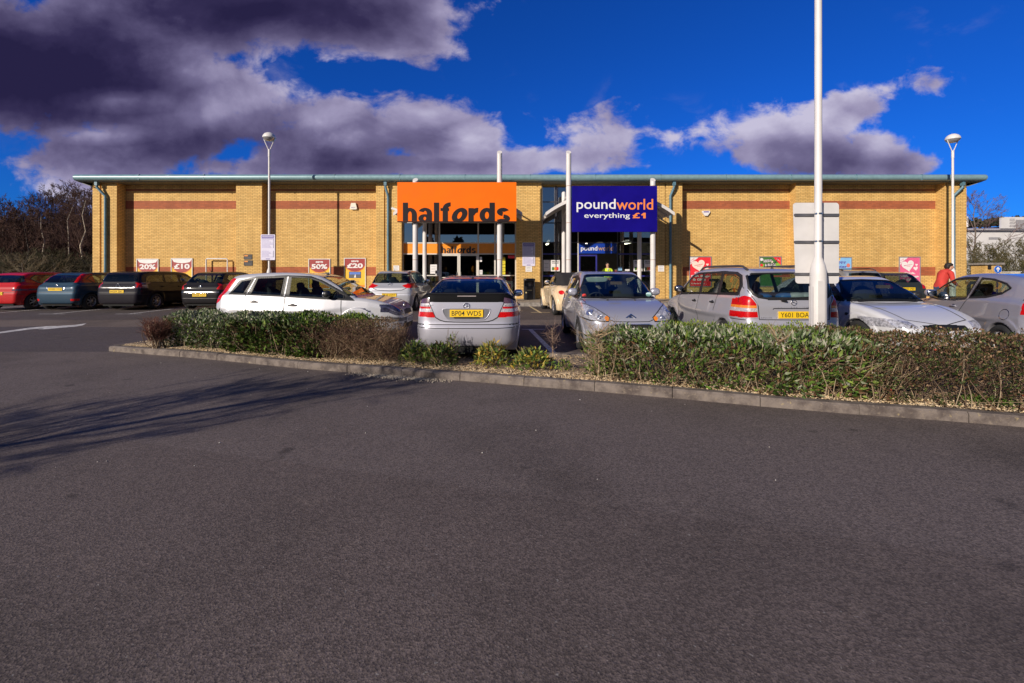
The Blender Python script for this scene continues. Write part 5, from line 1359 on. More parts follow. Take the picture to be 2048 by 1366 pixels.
def disc_low(g, P, cu, cv, ru, rv, k, mi, a0=180, a1=360):
    pts = [P(min(1, max(0, cu + ru * math.cos(R(a)))), max(0, cv + rv * math.sin(R(a))), k) for a in range(a0, a1 + 1, 12)]
    g.face(pts, mi)
def sale(top, big, pic):
    def draw(g, P, w, h):
        g.face([P(0, 1), P(0, .74), P(.12, .62), P(.3, .545), P(.5, .525), P(.7, .545), P(.88, .62), P(1, .74), P(1, 1)], 3)
        g.face([P(0, 1, 2), P(0, .78, 2), P(.12, .655, 2), P(.3, .575, 2), P(.5, .555, 2), P(.7, .575, 2), P(.88, .655, 2), P(1, .78, 2), P(1, 1, 2)], 1)
        if top == 'faded': g.face([P(.0, 1, 3), P(1, 1, 3), P(.9, .90, 3), P(.7, .87, 3), P(.5, .86, 3), P(.3, .87, 3), P(.1, .90, 3)], 2)  # white patch paints sun glare across the top of the sheet
        else: g.text(top, P(.5, .91, 3), (1, 0, 0), (0, 0, 1), w * .36, h * .06, 2, .03)
        g.text(big, P(.5, .755, 4), (1, 0, 0), (0, 0, 1), w * .78, h * .17, 2, .04)
        if pic == 0:
            g.face([P(.35, .3, 2), P(.7, .3, 2), P(.65, .5, 2), P(.45, .54, 2)], 4); g.face([P(.4, .35, 3), P(.6, .38, 3), P(.55, .46, 3)], 2)
        if pic == 1:
            for k in range(6): g.face([P(.2 + k * .1, .40, 2), P(.29 + k * .1, .40, 2), P(.28 + k * .1, .50, 2), P(.21 + k * .1, .49, 2)], (1, 4, 5, 1, 4, 5)[k])
            g.face([P(.25, .2, 2), P(.75, .2, 2), P(.7, .37, 2), P(.3, .36, 2)], 5)
        if pic == 2:
            g.face([P(.3, .36, 2), P(1, .36, 2), P(1, .56, 2), P(.3, .5, 2)], 4); g.face([P(0, .0, 2), P(1, 0, 2), P(1, .12, 2), P(0, .14, 2)], 3)
        if pic == 3:
            g.face([P(.2, .32, 2), P(.8, .32, 2), P(.8, .55, 2), P(.2, .55, 2)], 4); g.face([P(.23, .45, 3), P(.77, .45, 3), P(.77, .53, 3), P(.23, .53, 3)], 5); g.face([P(.45, .34, 3), P(.55, .34, 3), P(.53, .46, 3), P(.51, .46, 3)], 2)
            g.face([P(0, .0, 2), P(1, 0, 2), P(1, .08, 2), P(0, .1, 2)], 3)
            for k in range(3): g.face([P(.3, .25 - k * .05, 2), P(.72, .25 - k * .05, 2), P(.72, .265 - k * .05, 2), P(.3, .265 - k * .05, 2)], 4)
    return draw
sm = [PY, PM_, PW, PO, PG, PB]
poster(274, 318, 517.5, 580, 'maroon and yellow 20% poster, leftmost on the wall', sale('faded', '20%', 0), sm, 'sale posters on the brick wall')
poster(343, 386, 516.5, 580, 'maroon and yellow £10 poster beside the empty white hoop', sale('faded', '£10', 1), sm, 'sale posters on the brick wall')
poster(617.5, 661, 517.5, 578, 'red and yellow save 50% poster above the silver roof', sale('save', '50%', 2), sm, 'sale posters on the brick wall')
poster(688.5, 732, 516, 576, 'red and yellow save £20 poster behind the bollard', sale('save', '£20', 3), sm, 'sale posters on the brick wall')
def heart(g, P, cu, cv, s, k, mi, asp, rot=0):
    pts = []
    for i in range(28):
        t = 2 * math.pi * i / 28; x = 16 * math.sin(t) ** 3 / 17; yv = (13 * math.cos(t) - 5 * math.cos(2 * t) - 2 * math.cos(3 * t) - math.cos(4 * t)) / 17
        x, yv = x * math.cos(rot) - yv * math.sin(rot), x * math.sin(rot) + yv * math.cos(rot)
        pts.append(P(cu + x * s, cv + yv * s * asp, k))
    g.face(pts[::-1], mi)
SLV = pm('poster_frame_silver', (.38, .36, .37, 1), .4, .4)
def cards(day1, day2):
    def draw(g, P, w, h):
        heart(g, P, .42, .72, .33, 1, 2, w / h, .2); heart(g, P, .84, .745, .07, 1, 2, w / h); heart(g, P, .80, .62, .12, 1, 2, w / h, .15)
        g.face([P(0, 1, 2), P(0, .73, 2), P(.42, 1, 2)], 1)
        g.text('With', P(.13, .92, 3), (1, .0, .62), (-.5, 0, 1), w * .2, h * .035, 0, .02); g.text('SENTIMENT', P(.17, .87, 3), (1, .0, .62), (-.5, 0, 1), w * .36, h * .03, 0, .02)
        g.text(day1, P(.42, .74, 3), (1, 0, .2), (0, 0, 1), w * .42, h * .035, 0, .02); g.text(day2, P(.44, .69, 3), (1, 0, .2), (0, 0, 1), w * .18, h * .03, 0, .02)
        g.text('Cards,', P(.5, .455, 2), (1, 0, 0), (0, 0, 1), w * .56, h * .085, 1, .04); g.text('Gift Bags', P(.5, .34, 2), (1, 0, 0), (0, 0, 1), w * .9, h * .085, 1, .04)
        g.text('& Gifts', P(.45, .23, 2), (1, 0, 0), (0, 0, 1), w * .62, h * .08, 1, .04); g.text('In Store Now', P(.4, .09, 2), (1, 0, 0), (0, 0, 1), w * .66, h * .045, 1, .03)
    return draw
poster(1378, 1422.5, 513, 573.5, 'red Cards and Gift Bags poster with cream hearts', cards("Valentine's", 'Day'), [PR, PW, PCR], 'greeting card posters', fm=SLV)
poster(1797, 1840, 513.5, 574, 'pink Mothers Day poster with a white heart', cards('Mothers', 'Day'), [PP, PW, PW], 'greeting card posters', fm=SLV)
def seeds(g, P, w, h):
    g.face([P(0, .62), P(1, .55), P(1, .8), P(0, .75)], 5); g.face([P(.62, 1, 2), P(1, 1, 2), P(1, .72, 2)], 1)
    g.face([P(.12, .80, 2), P(.56, .83, 2), P(.58, .95, 2), P(.14, .90, 2)], 4); g.text('SEEDS', P(.36, .87, 3), (1, 0, .06), (0, 0, 1), w * .4, h * .09, 2, .02)
    g.face([P(.2, .66, 2), P(.74, .70, 2), P(.76, .81, 2), P(.22, .77, 2)], 4); g.text('& BULBS', P(.49, .735, 3), (1, 0, .06), (0, 0, 1), w * .5, h * .09, 2, .02)
    disc_low(g, P, .08, .92, .08, .05, 2, 2, 0, 348); disc_low(g, P, .58, .84, .05, .035, 3, 3, 0, 348); disc_low(g, P, .08, .72, .07, .05, 2, 1, 0, 348)
    g.text('ONLY', P(.88, .90, 3), (1, 0, -.7), (.5, 0, 1), w * .2, h * .03, 2, .02)
poster(1518, 1562.5, 513, 573, 'green Seeds and Bulbs poster seen over the grey roof rail', seeds, [PGR, PR, PW, PCR, PK, C('print_lime', (.25, .45, .06, 1))], fm=SLV)
def easter(g, P, w, h):
    g.face([P(0, 1), P(0, .7), P(.35, .78), P(.5, 1)], 1); g.face([P(0, .0), P(1, 0), P(1, .3), P(.5, .42), P(0, .35)], 4)
    g.text('Happy', P(.42, .84, 2), (1, 0, 0), (0, 0, 1), w * .66, h * .12, 2, .02); g.text('Easter', P(.45, .69, 2), (1, 0, 0), (0, 0, 1), w * .7, h * .1, 2, .02)
    disc_low(g, P, .86, .73, .09, .07, 2, 3, 0, 348); disc_low(g, P, .6, .5, .07, .06, 2, 3, 0, 348)
poster(1659.5, 1703, 514, 574, 'pale blue and yellow Happy Easter poster half hidden by the column sign', easter, [PSK, PY, PPU, C('print_coral', (.7, .2, .15, 1)), PY], fm=SLV)
# parking notices
def notice(name, cx, y, z0, z1, w, label, post_y=None, back=False, lean=0):
    o = (cx, y, z0); root = empty(name, o, 0, label, 'sign', 'parking notices')
    g = MB(); h = z1 - z0
    P = lambda u, v, k=1: (cx + (u - .5) * w, y - .012 - .0025 * k, z0 + h * v)
    r = .03; pts = []
    for (cu, cv, a0) in ((w / 2 - r, h / 2 - r, 0), (-w / 2 + r, h / 2 - r, 90), (-w / 2 + r, -h / 2 + r, 180), (w / 2 - r, -h / 2 + r, 270)):
        for a in range(a0, a0 + 91, 30): pts.append((cx + cu + r * math.cos(R(a)), y - .012, z0 + h / 2 + cv + r * math.sin(R(a))))
    g.prism(pts, (0, .012, 0), 0)
    bar = lambda u0, u1, v0, v1, mi, k=1: g.face([P(u0, v0, k), P(u1, v0, k), P(u1, v1, k), P(u0, v1, k)], mi)
    bar(.06, .94, .875, .965, 1); bar(.1, .9, .91, .93, 0, 2); bar(.06, .94, .83, .865, 2)
    v = .79
    while v > .10:
        wd = rnd.uniform(.5, .8)
        if not .36 < v < .44: bar(.07, .07 + wd, v, v + .013, 2); bar(.86, .93, v - .004, v + .018, 3)
        v -= .045
    bar(.35, .65, .03, .055, 1)
    g.build('sign_face', [C('notice_pale', (.66, .63, .78, 1)), C('notice_purple', (.08, .05, .30, 1)), C('notice_lilac', (.28, .24, .48, 1)), C('notice_ink', (.04, .03, .10, 1))], root, o)
    return root
notice('parking_notice', wx(1057.5, 21.95), 21.99, wz(532, 21.95), wz(485, 21.95), .62, 'white and purple parking notice on the brick pillar between the shops')
def card(px0, px1, py0, py1, y, label, m=PW, cat='notice', name='paper_notice', lines=3):
    o = (wx((px0 + px1) / 2, y), y, wz(py1, y)); g = MB(); x0, x1, z0, z1 = wx(px0, y), wx(px1, y), wz(py1, y), wz(py0, y)
    g.box(x0, x1, y - .012, y - .001, z0, z1, 0)
    for k in range(lines): zz = z1 - (z1 - z0) * (k + 1) / (lines + 1); g.face([(x0 + (x1 - x0) * .15, y - .0145, zz), (x1 - (x1 - x0) * .2, y - .0145, zz), (x1 - (x1 - x0) * .2, y - .0145, zz + .012), (x0 + (x1 - x0) * .15, y - .0145, zz + .012)], 1)
    return tag(g.build(name, [m, PG], None, o), label, cat)
card(1051, 1064, 532.5, 543.5, WP, 'white paper notice below the parking notice on the pillar')
card(787, 798.5, 531, 541.5, WP, 'white paper notice on the brick left of the orange shop windows')
card(1316, 1328, 531, 543, WP, 'white paper notice on the brick right of the navy shop front')
def plaque(px0, px1, py0, py1, label):
    y = WP; o = (wx((px0 + px1) / 2, y), y, wz(py1, y)); x0, x1, z0, z1 = wx(px0, y), wx(px1, y), wz(py1, y), wz(py0, y)
    g = MB(); g.box(x0, x1, y - .02, y - .001, z0, z1, 0); g.face([(x0 + .03, y - .0225, z1 - .09), (x0 + .2, y - .0225, z1 - .09), (x0 + .2, y - .0225, z1 - .03), (x0 + .03, y - .0225, z1 - .03)], 1)
    for k in range(2): g.face([(x0 + .05, y - .0225, z0 + .04 + .05 * k), (x1 - .05, y - .0225, z0 + .04 + .05 * k), (x1 - .05, y - .0225, z0 + .055 + .05 * k), (x0 + .05, y - .0225, z0 + .055 + .05 * k)], 2)
    tag(g.build('wall_plaque', [PK, PO, PG], None, o), label, 'sign', 'black plaques on the brick pier')
plaque(488, 504.5, 509, 519, 'upper of two small black plaques on the brick pier'); plaque(488, 505.5, 520.5, 531.5, 'lower of two small black plaques on the brick pier')
# alarm boxes
def alarm(px, py, kind, label):
    X, Z = wx(px, WR), wz(py, WR); g = MB()
    if kind == 0: pts = [(-.11, .16), (.11, .16), (.18, -.12), (.13, -.16), (-.13, -.16), (-.18, -.12)]
    else: pts = [(-.18, .11), (.18, .11), (.19, .03), (.07, -.14), (-.07, -.14), (-.19, .03)]
    g.prism([(X + a, WR - .10, Z + b) for a, b in pts], (0, .098, 0), 0)
    if kind == 0: g.text('ADT', (X, WR - .103, Z - .06), (1, 0, 0), (0, 0, 1), .2, .05, 1, .02)
    else: g.box(X - .13, X + .13, WR - .106, WR - .101, Z + .03, Z + .08, 1)
    tag(g.build('alarm_box', [C('alarm_white', (.75, .71, .60, 1)) if kind == 0 else PW, PPU], None, (X, WR, Z), .01), label, 'alarm box')
alarm(708, 413, 0, 'cream alarm box wider at the bottom on the left brick wall'); alarm(1411, 426.5, 1, 'white alarm box wider at the top on the right brick wall')
# camera on the brick left of the orange sign
o = (wx(792, 21.9), 21.7, wz(420, 21.8)); root = empty('security_camera', o, 0, 'white security camera on the brick left of the orange sign', 'camera')
g = MB(); A = Matrix.Translation((o[0] + .02, 21.62, o[2])) @ Matrix.Rotation(R(20), 4, 'Y'); g.box(-.17, .15, -.06, .06, -.05, .06, 0, A); g.build('camera_body', WHT, root, o, .01)
g = MB(); g.tube([(o[0] + .05, 21.64, o[2] - .05), (o[0] + .1, 21.98, o[2] - .18)], .03, 8); g.build('bracket', WHT, root, o)
# stickers and cards in the shop windows
def sticker(px0, px1, py0, py1, label, m, k=2): card(px0, px1, py0, py1, GL - .03, label, m, 'window card', 'window_card', k)
sticker(860.5, 874.5, 529, 547.5, 'red, white and green offer card in the shop window left of the doors', PW, 3)
sticker(870.5, 877, 541, 549, 'small white card in the window beside the left door frame', PW)
sticker(959, 965, 540, 549, 'small white card in the window right of the doors', PW)
sticker(959.5, 964, 514, 523.5, 'white sticker high in the window right of the doors', PW, 1)
for k in range(5): sticker(1001.5, 1010.5, 515 + k * 7, 521 + k * 7, ['top', 'second', 'third', 'fourth', 'bottom'][k] + ' yellow card of the stack in the right window of the orange shop', C('card_yellow', (.75, .62, .03, 1)), 1)
sticker(1016, 1029, 511, 516.5, 'red and white sticker at the top right corner of the orange shop window', PR, 1)
sticker(1087, 1099.5, 520, 542.5, 'white VALUE poster, the narrower one at the left edge of the navy shop', PW, 2)
g0 = MB()
def vposter(px0, px1, label):
    y = GL - .03; x0, x1, z0, z1 = wx(px0, y), wx(px1, y), wz(542.5, y), wz(520, y); o = ((x0 + x1) / 2, y, z0)
    g = MB(); g.box(x0, x1, y - .012, y - .001, z0, z1, 0); w = x1 - x0
    g.text('AMAZING', (o[0], y - .014, z1 - .07), (1, 0, 0), (0, 0, 1), w * .8, .06, 1, .02); g.text('VALUE', (o[0], y - .014, z1 - .15), (1, 0, 0), (0, 0, 1), w * .75, .07, 1, .02)
    for k, m in enumerate((2, 3, 4)): g.sell((x0 + w * (.25 + .25 * k), y - .014, z0 + .13), (w * .13, .004, .09), .8, 12, 6, m)
    tag(g.build('window_poster', [PW, PK, PGR, PO, PR], None, o), label, 'poster', 'value posters in the navy shop windows')
vposter(1101.5, 1119.5, 'white VALUE poster behind the left rear post of the navy shop')
vposter(1267, 1284.5, 'white VALUE poster behind the right rear post of the navy shop'); vposter(1288, 1302, 'white VALUE poster beside the right front post of the navy shop')
sticker(1235.5, 1244, 534, 541, 'small pale blue card right of the guard', PSK, 2); sticker(1250, 1259, 538.5, 542, 'small white card low in the navy shop window', PW, 0)
# oval stickers hanging in the orange shop doors
for px, m, lb in ((890.5, pm('oval_brown', (.45, .20, .04, 1), .5), 'brown orange oval balloon behind the left door'), (946.5, pm('oval_orange', (.85, .30, .02, 1), .5), 'bright orange oval balloon behind the right door')):
    g = MB(); X = wx(px, 22.5); g.sell((X, 22.5, wz(538, 22.5)), (.10, .07, .17), 1, 16, 10, 0); g.tube([(X, 22.5, wz(546, 22.5)), (X, 22.5, .35)], .01, 6, 1)
    tag(g.build('balloon', [m, PW], None, (X, 22.5, .35)), lb, 'balloon', 'balloons in the shop doors')
# blue and red A-board parts inside right window
g = MB(); X = wx(1017, 22.7); g.box(X - .2, X + .2, 22.68, 22.72, .35, 1.15, 0); g.box(X - .16, X + .1, 22.66, 22.675, .7, 1.0, 1); g.box(X - .1, X + .03, 22.65, 22.659, .78, .92, 2)
tag(g.build('display_board', [PW, PR, PSK], None, (X, 22.7, .35)), 'white display board with a red square in the right window of the orange shop', 'display board')
# hoop (empty poster rail)
g = MB(); a, b, y = wx(412.5, 22.3), wx(455, 22.3), 22.3; zt_ = wz(517.5, 22.3)
g.tube([(a, y, .29), (a, y, zt_ - .04), (a + .04, y, zt_), (b - .04, y, zt_), (b, y, zt_ - .04), (b, y, .29)], .032, 10)
tag(g.build('metal_hoop', WHT, None, ((a + b) / 2, y, .29)), 'tall empty white metal hoop against the brick wall', 'hoop')
# litter bin
D = 21.45; X = wx(1058.5, D); z0 = .29; o = (X, D, z0)
root = empty('litter_bin', o, 0, 'black litter bin against the brick pillar between the shops', 'bin'); BN = pm('bin_black', (.014, .013, .014, 1), .35, var=.2, coat=.3)
g = MB(); hw_ = .27
g.box(X - hw_, X + hw_, D - .24, D + .24, z0, z0 + .62, 0); g.box(X - hw_, X + hw_, D - .0, D + .24, z0 + .62, z0 + .86, 0); g.box(X - hw_, X - hw_ + .05, D - .24, D, z0 + .62, z0 + .86, 0); g.box(X + hw_ - .05, X + hw_, D - .24, D, z0 + .62, z0 + .86, 0)
g.build('bin_body', BN, root, o, .015)
g = MB(); g.sell((X, D, z0 + .93), (hw_ + .01, .26, .075), .35, 24, 8); g.build('bin_lid', BN, root, o)
g = MB(); g.box(X - .1, X + .12, D - .247, D - .241, z0 + .42, z0 + .46, 0); g.box(X - .19, X - .12, D - .247, D - .241, z0 + .30, z0 + .36, 0); g.build('bin_label', pm('bin_gold', (.5, .4, .2, 1), .4), root, o)
# bollard
D = 20.3; X = wx(707.5, D); z0 = gz(D); zt_ = wz(561.5, D); o = (X, D, z0)
root = empty('bollard', o, 0, 'short white bollard with two blue bands in front of the £20 poster', 'bollard')
g = MB(); M = Matrix.Translation((X, D, 0)); g.lathe([(.11, z0), (.10, z0 + .02), (.095, zt_ - .2), (.1, zt_ - .1), (.095, zt_ - .02), (.06, zt_), (.001, zt_ + .005)], 20, 0, M); g.build('bollard_post', WHT, root, o)
for zz in (zt_ - .19, zt_ - .30):
    g = MB(); g.lathe([(.099, zz), (.099, zz + .05)], 20, 0, M); g.build('reflective_band', PPU, root, o)
# lamp columns
def lamp(X, D, label, sign=None, base=None):
    z0 = gz(D) if D < 20 else .29
    z0 = base if base is not None else z0
    o = (X, D, z0); root = empty('lamp_column', o, 0, label, 'street lamp', 'white lamp columns'); M = Matrix.Translation((X, D, z0)); H_ = 7.6 - z0 + .05
    g = MB(); g.lathe([(.104, -.05), (.104, 1.36), (.101, 1.42), (.085, 1.50), (.058, 1.58), (.048, 1.61), (.044, H_ - 1.0), (.042, H_ - .62)], 20, 0, M)
    g.lathe([(.052, H_ - .95), (.052, H_ - .62)], 16, 0, M)
    g.box(X - .10, X - .098, D - .05, D + .05, z0 + .3, z0 + 1.2, 0)
    g.build('column', WHT, root, o)
    dd = MB(); dd.box(X - .075, X + .02, D - .1075, D - .1035, z0 + .5, z0 + 1.28, 0); dd.build('access_door', WHT, root, o, .004)
    top = z0 + H_
    for sx in (-1, 1):
        a = MB(); a.tube([(X + sx * .02, D, top - .66), (X + sx * .05, D, top - .60), (X + sx * .25, D, top - .14)], .018, 8); a.build('lamp_arm', WHT, root, o)
    ML = Matrix.Translation((X, D, top))
    d = MB(); d.lathe([(.27, -.12), (.275, -.10), (.26, -.03), (.2, .06), (.1, .12), (.0005, .135)], 24, 0, ML); d.build('lamp_hood', WHT, root, o)
    gl = MB(); gl.lathe([(.262, -.115), (.22, -.2), (.12, -.26), (.0005, -.275)], 24, 0, ML); gl.build('lamp_glass', pm('lamp_diffuser', (.35, .34, .36, 1), .15, .3, coat=1), root, o)
    return root
LX1 = wx(538.5, 20.0)
lamp(LX1, 20.0, 'white lamp column with a purple notice on it in front of the left brick wall', base=gz(20))
r = notice('parking_notice', LX1, 19.90, wz(520, 19.9), wz(469, 19.9), .63, 'white and purple parking notice fixed to the left lamp column')
g = MB()
for zz in (.2, .9): g.box(LX1 - .07, LX1 + .07, 19.90, 20.06, wz(520, 19.9) + zz, wz(520, 19.9) + zz + .03)
g.build('bracket', pm('steel', (.5, .5, .5, 1), .25, 1), r, (LX1, 19.90, wz(520, 19.9)))
lamp(wx(1905.5, 20.2), 20.2, 'white lamp column in front of the right corner of the building', base=gz(20.2))
LX3 = wx(1636.5, 6.34)
lamp(LX3, 6.34, 'near white lamp column rising out of the right hedge', base=.09)
# the back of a large notice on the near column
D = 6.46; o = (LX3 - .03, D, wz(567, D)); root = empty('notice_board', o, 0, 'blank grey back of a notice board clamped to the near lamp column', 'sign')
x0, x1, z0, z1 = wx(1586, D), wx(1678, D), wz(567, D), wz(405.5, D); r_ = .045; ALU = pm('sign_back_aluminium', (.66, .64, .64, 1), .5, .0, var=.06, scale=3)
g = MB(); cxm, czm = (x0 + x1) / 2, (z0 + z1) / 2; hw_, hh = (x1 - x0) / 2, (z1 - z0) / 2
pts = [];
for (cu, cv, a0) in ((hw_ - r_, hh - r_, 0), (-hw_ + r_, hh - r_, 90), (-hw_ + r_, -hh + r_, 180), (hw_ - r_, -hh + r_, 270)):
    for a in range(a0, a0 + 91, 15): pts.append((cxm + cu + r_ * math.cos(R(a)) + (.035 if cu < 0 and cv < 0 else 0), D, czm + cv + r_ * math.sin(R(a))))
g.prism(pts, (0, .004, 0)); g.build('sign_sheet', ALU, root, o)
for py in (430, 484, 548):
    g = MB(); zc = wz(py, D); g.box(x0 + .01, x1 - .01, D - .022, D - .001, zc - .013, zc + .013, 0); g.box(x0 + .01, x1 - .01, D - .026, D - .022, zc - .017, zc - .009, 0); g.box(x0 + .01, x1 - .01, D - .026, D - .022, zc + .009, zc + .017, 0)
    ml = g.build('rail', pm('rail_aluminium', (.20, .20, .22, 1), .35, .6), root, o)
    g = MB(); g.lathe([(.050 if py < 540 else .072, zc - .012), (.050 if py < 540 else .072, zc + .012)], 20, 0, Matrix.Translation((LX3, 6.34, 0))); g.build('clamp', pm('steel', (.5, .5, .5, 1), .25, 1), root, o)
# brick cabinet, arrow sign, pale box at the far right
D = 25.0; X0, X1 = wx(1971, D), wx(2003, D); o = ((X0 + X1) / 2, D, .2)
root = empty('brick_cabinet', o, 0, 'small buff brick cabinet with a flat cap behind the blue arrow sign', 'cabinet')
g = MB(); g.box(X0, X1, D, D + .8, .1, wz(530, D)); g.build('wall', BUFF, root, o); g = MB(); g.box(X0 - .1, X1 + .1, D - .1, D + .9, wz(530, D), wz(525.5, D)); g.build('cap', KBM, root, o, .02)
g = MB(); g.box(X0 + .12, X0 + .3, D - .02, D - .001, wz(539, D), wz(531, D)); g.build('vent', PK, root, o)
D = 23.2; X = wx(1995.5, D); Z = wz(539, D); o = (X, D, .2); root = empty('arrow_sign', o, 0, 'round blue sign with a white upward arrow', 'sign')
g = MB(); A = Matrix.Translation((X, D, Z)) @ Matrix.Rotation(R(90), 4, 'X'); g.lathe([(.001, .012), (.2, .012), (.2, 0), (.001, 0)], 28, 0, A, False)
g.lathe([(.19, .0135), (.2, .0135)], 28, 1, A, False)
arw = [(-.03, -.11), (.03, -.11), (.03, .03), (.09, -.02), (.09, .05), (0, .14), (-.09, .05), (-.09, -.02), (-.03, .03)]
g.face([(X + a, D - .015, Z + b) for a, b in arw], 1); g.build('sign_disc', [pm('sign_blue', (.01, .12, .55, 1), .4, var=0), PW], root, o)
g = MB(); g.tube([(X, D + .03, .2), (X, D + .03, Z + .1)], .03, 8); g.build('post', pm('post_dark', (.05, .05, .05, 1), .5), root, o)
D = 27; X = wx(2031, D); g = MB(); g.box(X - .3, X + .3, D, D + .5, .2, wz(544, D), 0); g.box(X - .34, X + .34, D - .04, D + .54, wz(544, D), wz(543, D), 1)
tag(g.build('utility_box', [C('box_cream', (.7, .62, .45, 1)), PW], None, (X, D, .2)), 'pale cream utility box beyond the silver roof at the right edge', 'utility box')
# white warehouse and wooded ridge beyond
D = 70.0; o = (wx(1990, D), D, 0); root = empty('warehouse', o, 0, 'white low warehouse with a louvred plant screen beyond the shrubs', 'building')
WW = pm('warehouse_white', (.62, .60, .60, 1), .6, var=.08, scale=.3); GW = pm('warehouse_grey', (.30, .29, .31, 1), .6)
g = MB(); x0, x1 = wx(1915, D), wx(2400, D)
g.box(x0, x1, D, D + 30, 0, wz(461, D), 0); g.build('wall', WW, root, o)
g = MB(); g.prism([(x0, D - .6, wz(461, D)), (x0, D - .6, wz(458, D)), (x0, D + 12, wz(440, D)), (x0, D + 30, wz(440, D)), (x0, D + 30, wz(461, D))], (x1 - x0, 0, 0)); g.build('roof', pm('warehouse_roof', (.36, .34, .38, 1), .5), root, o)
g = MB(); g.box(wx(1990, D), wx(2038, D), D - .9, D - .62, wz(458, D), wz(435.5, D), 0)
for k in range(6): g.box(wx(2006, D), wx(2016, D), D - .96, D - .901, wz(455 - k * 3, D), wz(454 - k * 3, D), 1)
g.box(wx(2018, D), wx(2037, D), D - .96, D - .901, wz(457, D), wz(441, D), 1); g.build('plant_screen', [WW, GW], root, o)
for px in (1966.5, 1972): g = MB(); g.tube([(wx(px, D), D + 3, wz(450, D)), (wx(px, D), D + 3, wz(428, D))], .22, 10); g.build('flue', WW, root, o)
g = MB(); g.box(wx(1977, D), wx(2000, D), D - .05, D - .001, wz(479, D), wz(474.5, D)); g.build('canopy', GW, root, o)
# ================================================================ people
def person(name, loc, rotz, label, J, mats, pick, scale=1.0):
    """J: joint -> (position, radius, parent). one continuous skin; pick(pos) -> material index"""
    root = empty(name, loc, rotz, label, 'person')
    names = list(J); idx = {n: i for i, n in enumerate(names)}
    vs = [tuple(c * scale for c in J[n][0]) for n in names]; es = [(idx[n], idx[J[n][2]]) for n in names if J[n][2]]
    me = bpy.data.meshes.new('person_skin'); me.from_pydata(vs, es, [])
    ob = bpy.data.objects.new('person_skin', me); COL.objects.link(ob)
    ob.modifiers.new('s', 'SKIN'); 
    for n in names:
        r = J[n][1]; r = (r, r) if not hasattr(r, '__len__') else r
        sv = me.skin_vertices[0].data[idx[n]]; sv.radius = (r[0] * scale, r[1] * scale); sv.use_root = (n == 'pelvis')
    sb = ob.modifiers.new('d', 'SUBSURF'); sb.levels = 2; sb.render_levels = 2
    dg = bpy.context.evaluated_depsgraph_get(); dg.update()
    bm_ = bpy.data.meshes.new_from_object(ob.evaluated_get(dg)); bpy.data.objects.remove(ob)
    bm_.name = 'body'
    for m in mats: bm_.materials.append(m)
    for p in bm_.polygons: p.use_smooth = True; p.material_index = pick(p.center / scale)
    return root, link('body', bm_, root)
SKIN = pm('skin', (.52, .28, .19, 1), .55, var=.06); HAIR = pm('hair_dark', (.02, .014, .01, 1), .7); 
def fingers(J, side, w, d, out):
    """five short bent chains from the palm"""
    w = Vector(w); d = Vector(d).normalized(); out = Vector(out).normalized()
    for k, (o, ln) in enumerate(((-.032, .07), (-.011, .078), (.011, .072), (.03, .058))):
        a = w + d * .085 + out * o
        J[f'{side}f{k}a'] = (tuple(a), .0095, side + 'palm'); J[f'{side}f{k}b'] = (tuple(a + d * ln * .55 + Vector((0, 0, -.008))), .0085, f'{side}f{k}a'); J[f'{side}f{k}c'] = (tuple(a + d * ln + Vector((0, 0, -.025))), .007, f'{side}f{k}b')
    a = w + d * .03 - out * .04
    J[side + 'ta'] = (tuple(a), .011, side + 'palm'); J[side + 'tb'] = (tuple(a + d * .045 - out * .02), .009, side + 'ta')
# guard: faces -Y, hi-vis jacket, hands together in front
J = {'pelvis': ((0, 0, .95), (.16, .12), None), 'waist': ((0, 0, 1.08), (.155, .115), 'pelvis'), 'chest': ((0, 0, 1.28), (.18, .13), 'waist'), 'neckb': ((0, 0, 1.44), (.10, .09), 'chest'), 'neck': ((0, -.01, 1.51), .058, 'neckb'), 'jaw': ((0, -.03, 1.58), (.07, .075), 'neck'), 'head': ((0, -.015, 1.66), (.08, .095), 'jaw'), 'crown': ((0, 0, 1.72), (.07, .08), 'head')}
for s_, sx in (('l', 1), ('r', -1)):
    J[s_ + 'sh'] = ((sx * .19, 0, 1.41), .075, 'neckb'); J[s_ + 'el'] = ((sx * .27, -.03, 1.14), .058, s_ + 'sh'); J[s_ + 'wr'] = ((sx * .10, -.22, 1.02), .038, s_ + 'el'); J[s_ + 'palm'] = ((sx * .03, -.25, 1.0), (.032, .02), s_ + 'wr')
    fingers(J, s_, (sx * .06, -.24, 1.01), (-sx * .8, -.3, -.3), (0, -.3, .9))
    J[s_ + 'hip'] = ((sx * .10, 0, .88), .10, 'pelvis'); J[s_ + 'kn'] = ((sx * .11, -.01, .48), .066, s_ + 'hip'); J[s_ + 'an'] = ((sx * .12, .01, .09), .045, s_ + 'kn'); J[s_ + 'toe'] = ((sx * .14, -.14, .035), .035, s_ + 'an')
HV = pm('hi_vis_yellow', (.62, .80, .03, 1), .7, var=.08); TR = pm('dark_trousers', (.015, .015, .02, 1), .8); SH_ = pm('shoe_black', (.01, .01, .01, 1), .4)
def pick_g(p):
    if p.z > 1.485 and abs(p.x) < .12: return 0
    if p.z < .09: return 3
    if p.z < .93 and abs(p.y) < .17 and abs(p.x) < .25: return 2
    if p.y < -.19 and abs(p.x) < .13 and p.z < 1.1: return 0
    return 1
gp = (wx(1215, 21.9), 21.9, .29)
root, body = person('person', gp, 0, 'person in a yellow hi-vis jacket and dark trousers standing in the navy shop doorway', J, [SKIN, HV, TR, SH_], pick_g, 1.0)
h = MB(); h.sell((0, .02, 1.70), (.085, .10, .085), .9, 18, 10); h.build('hair', HAIR, root)
f = MB(); f.sell((0, -.118, 1.645), (.014, .02, .03), 1, 10, 6, 0)
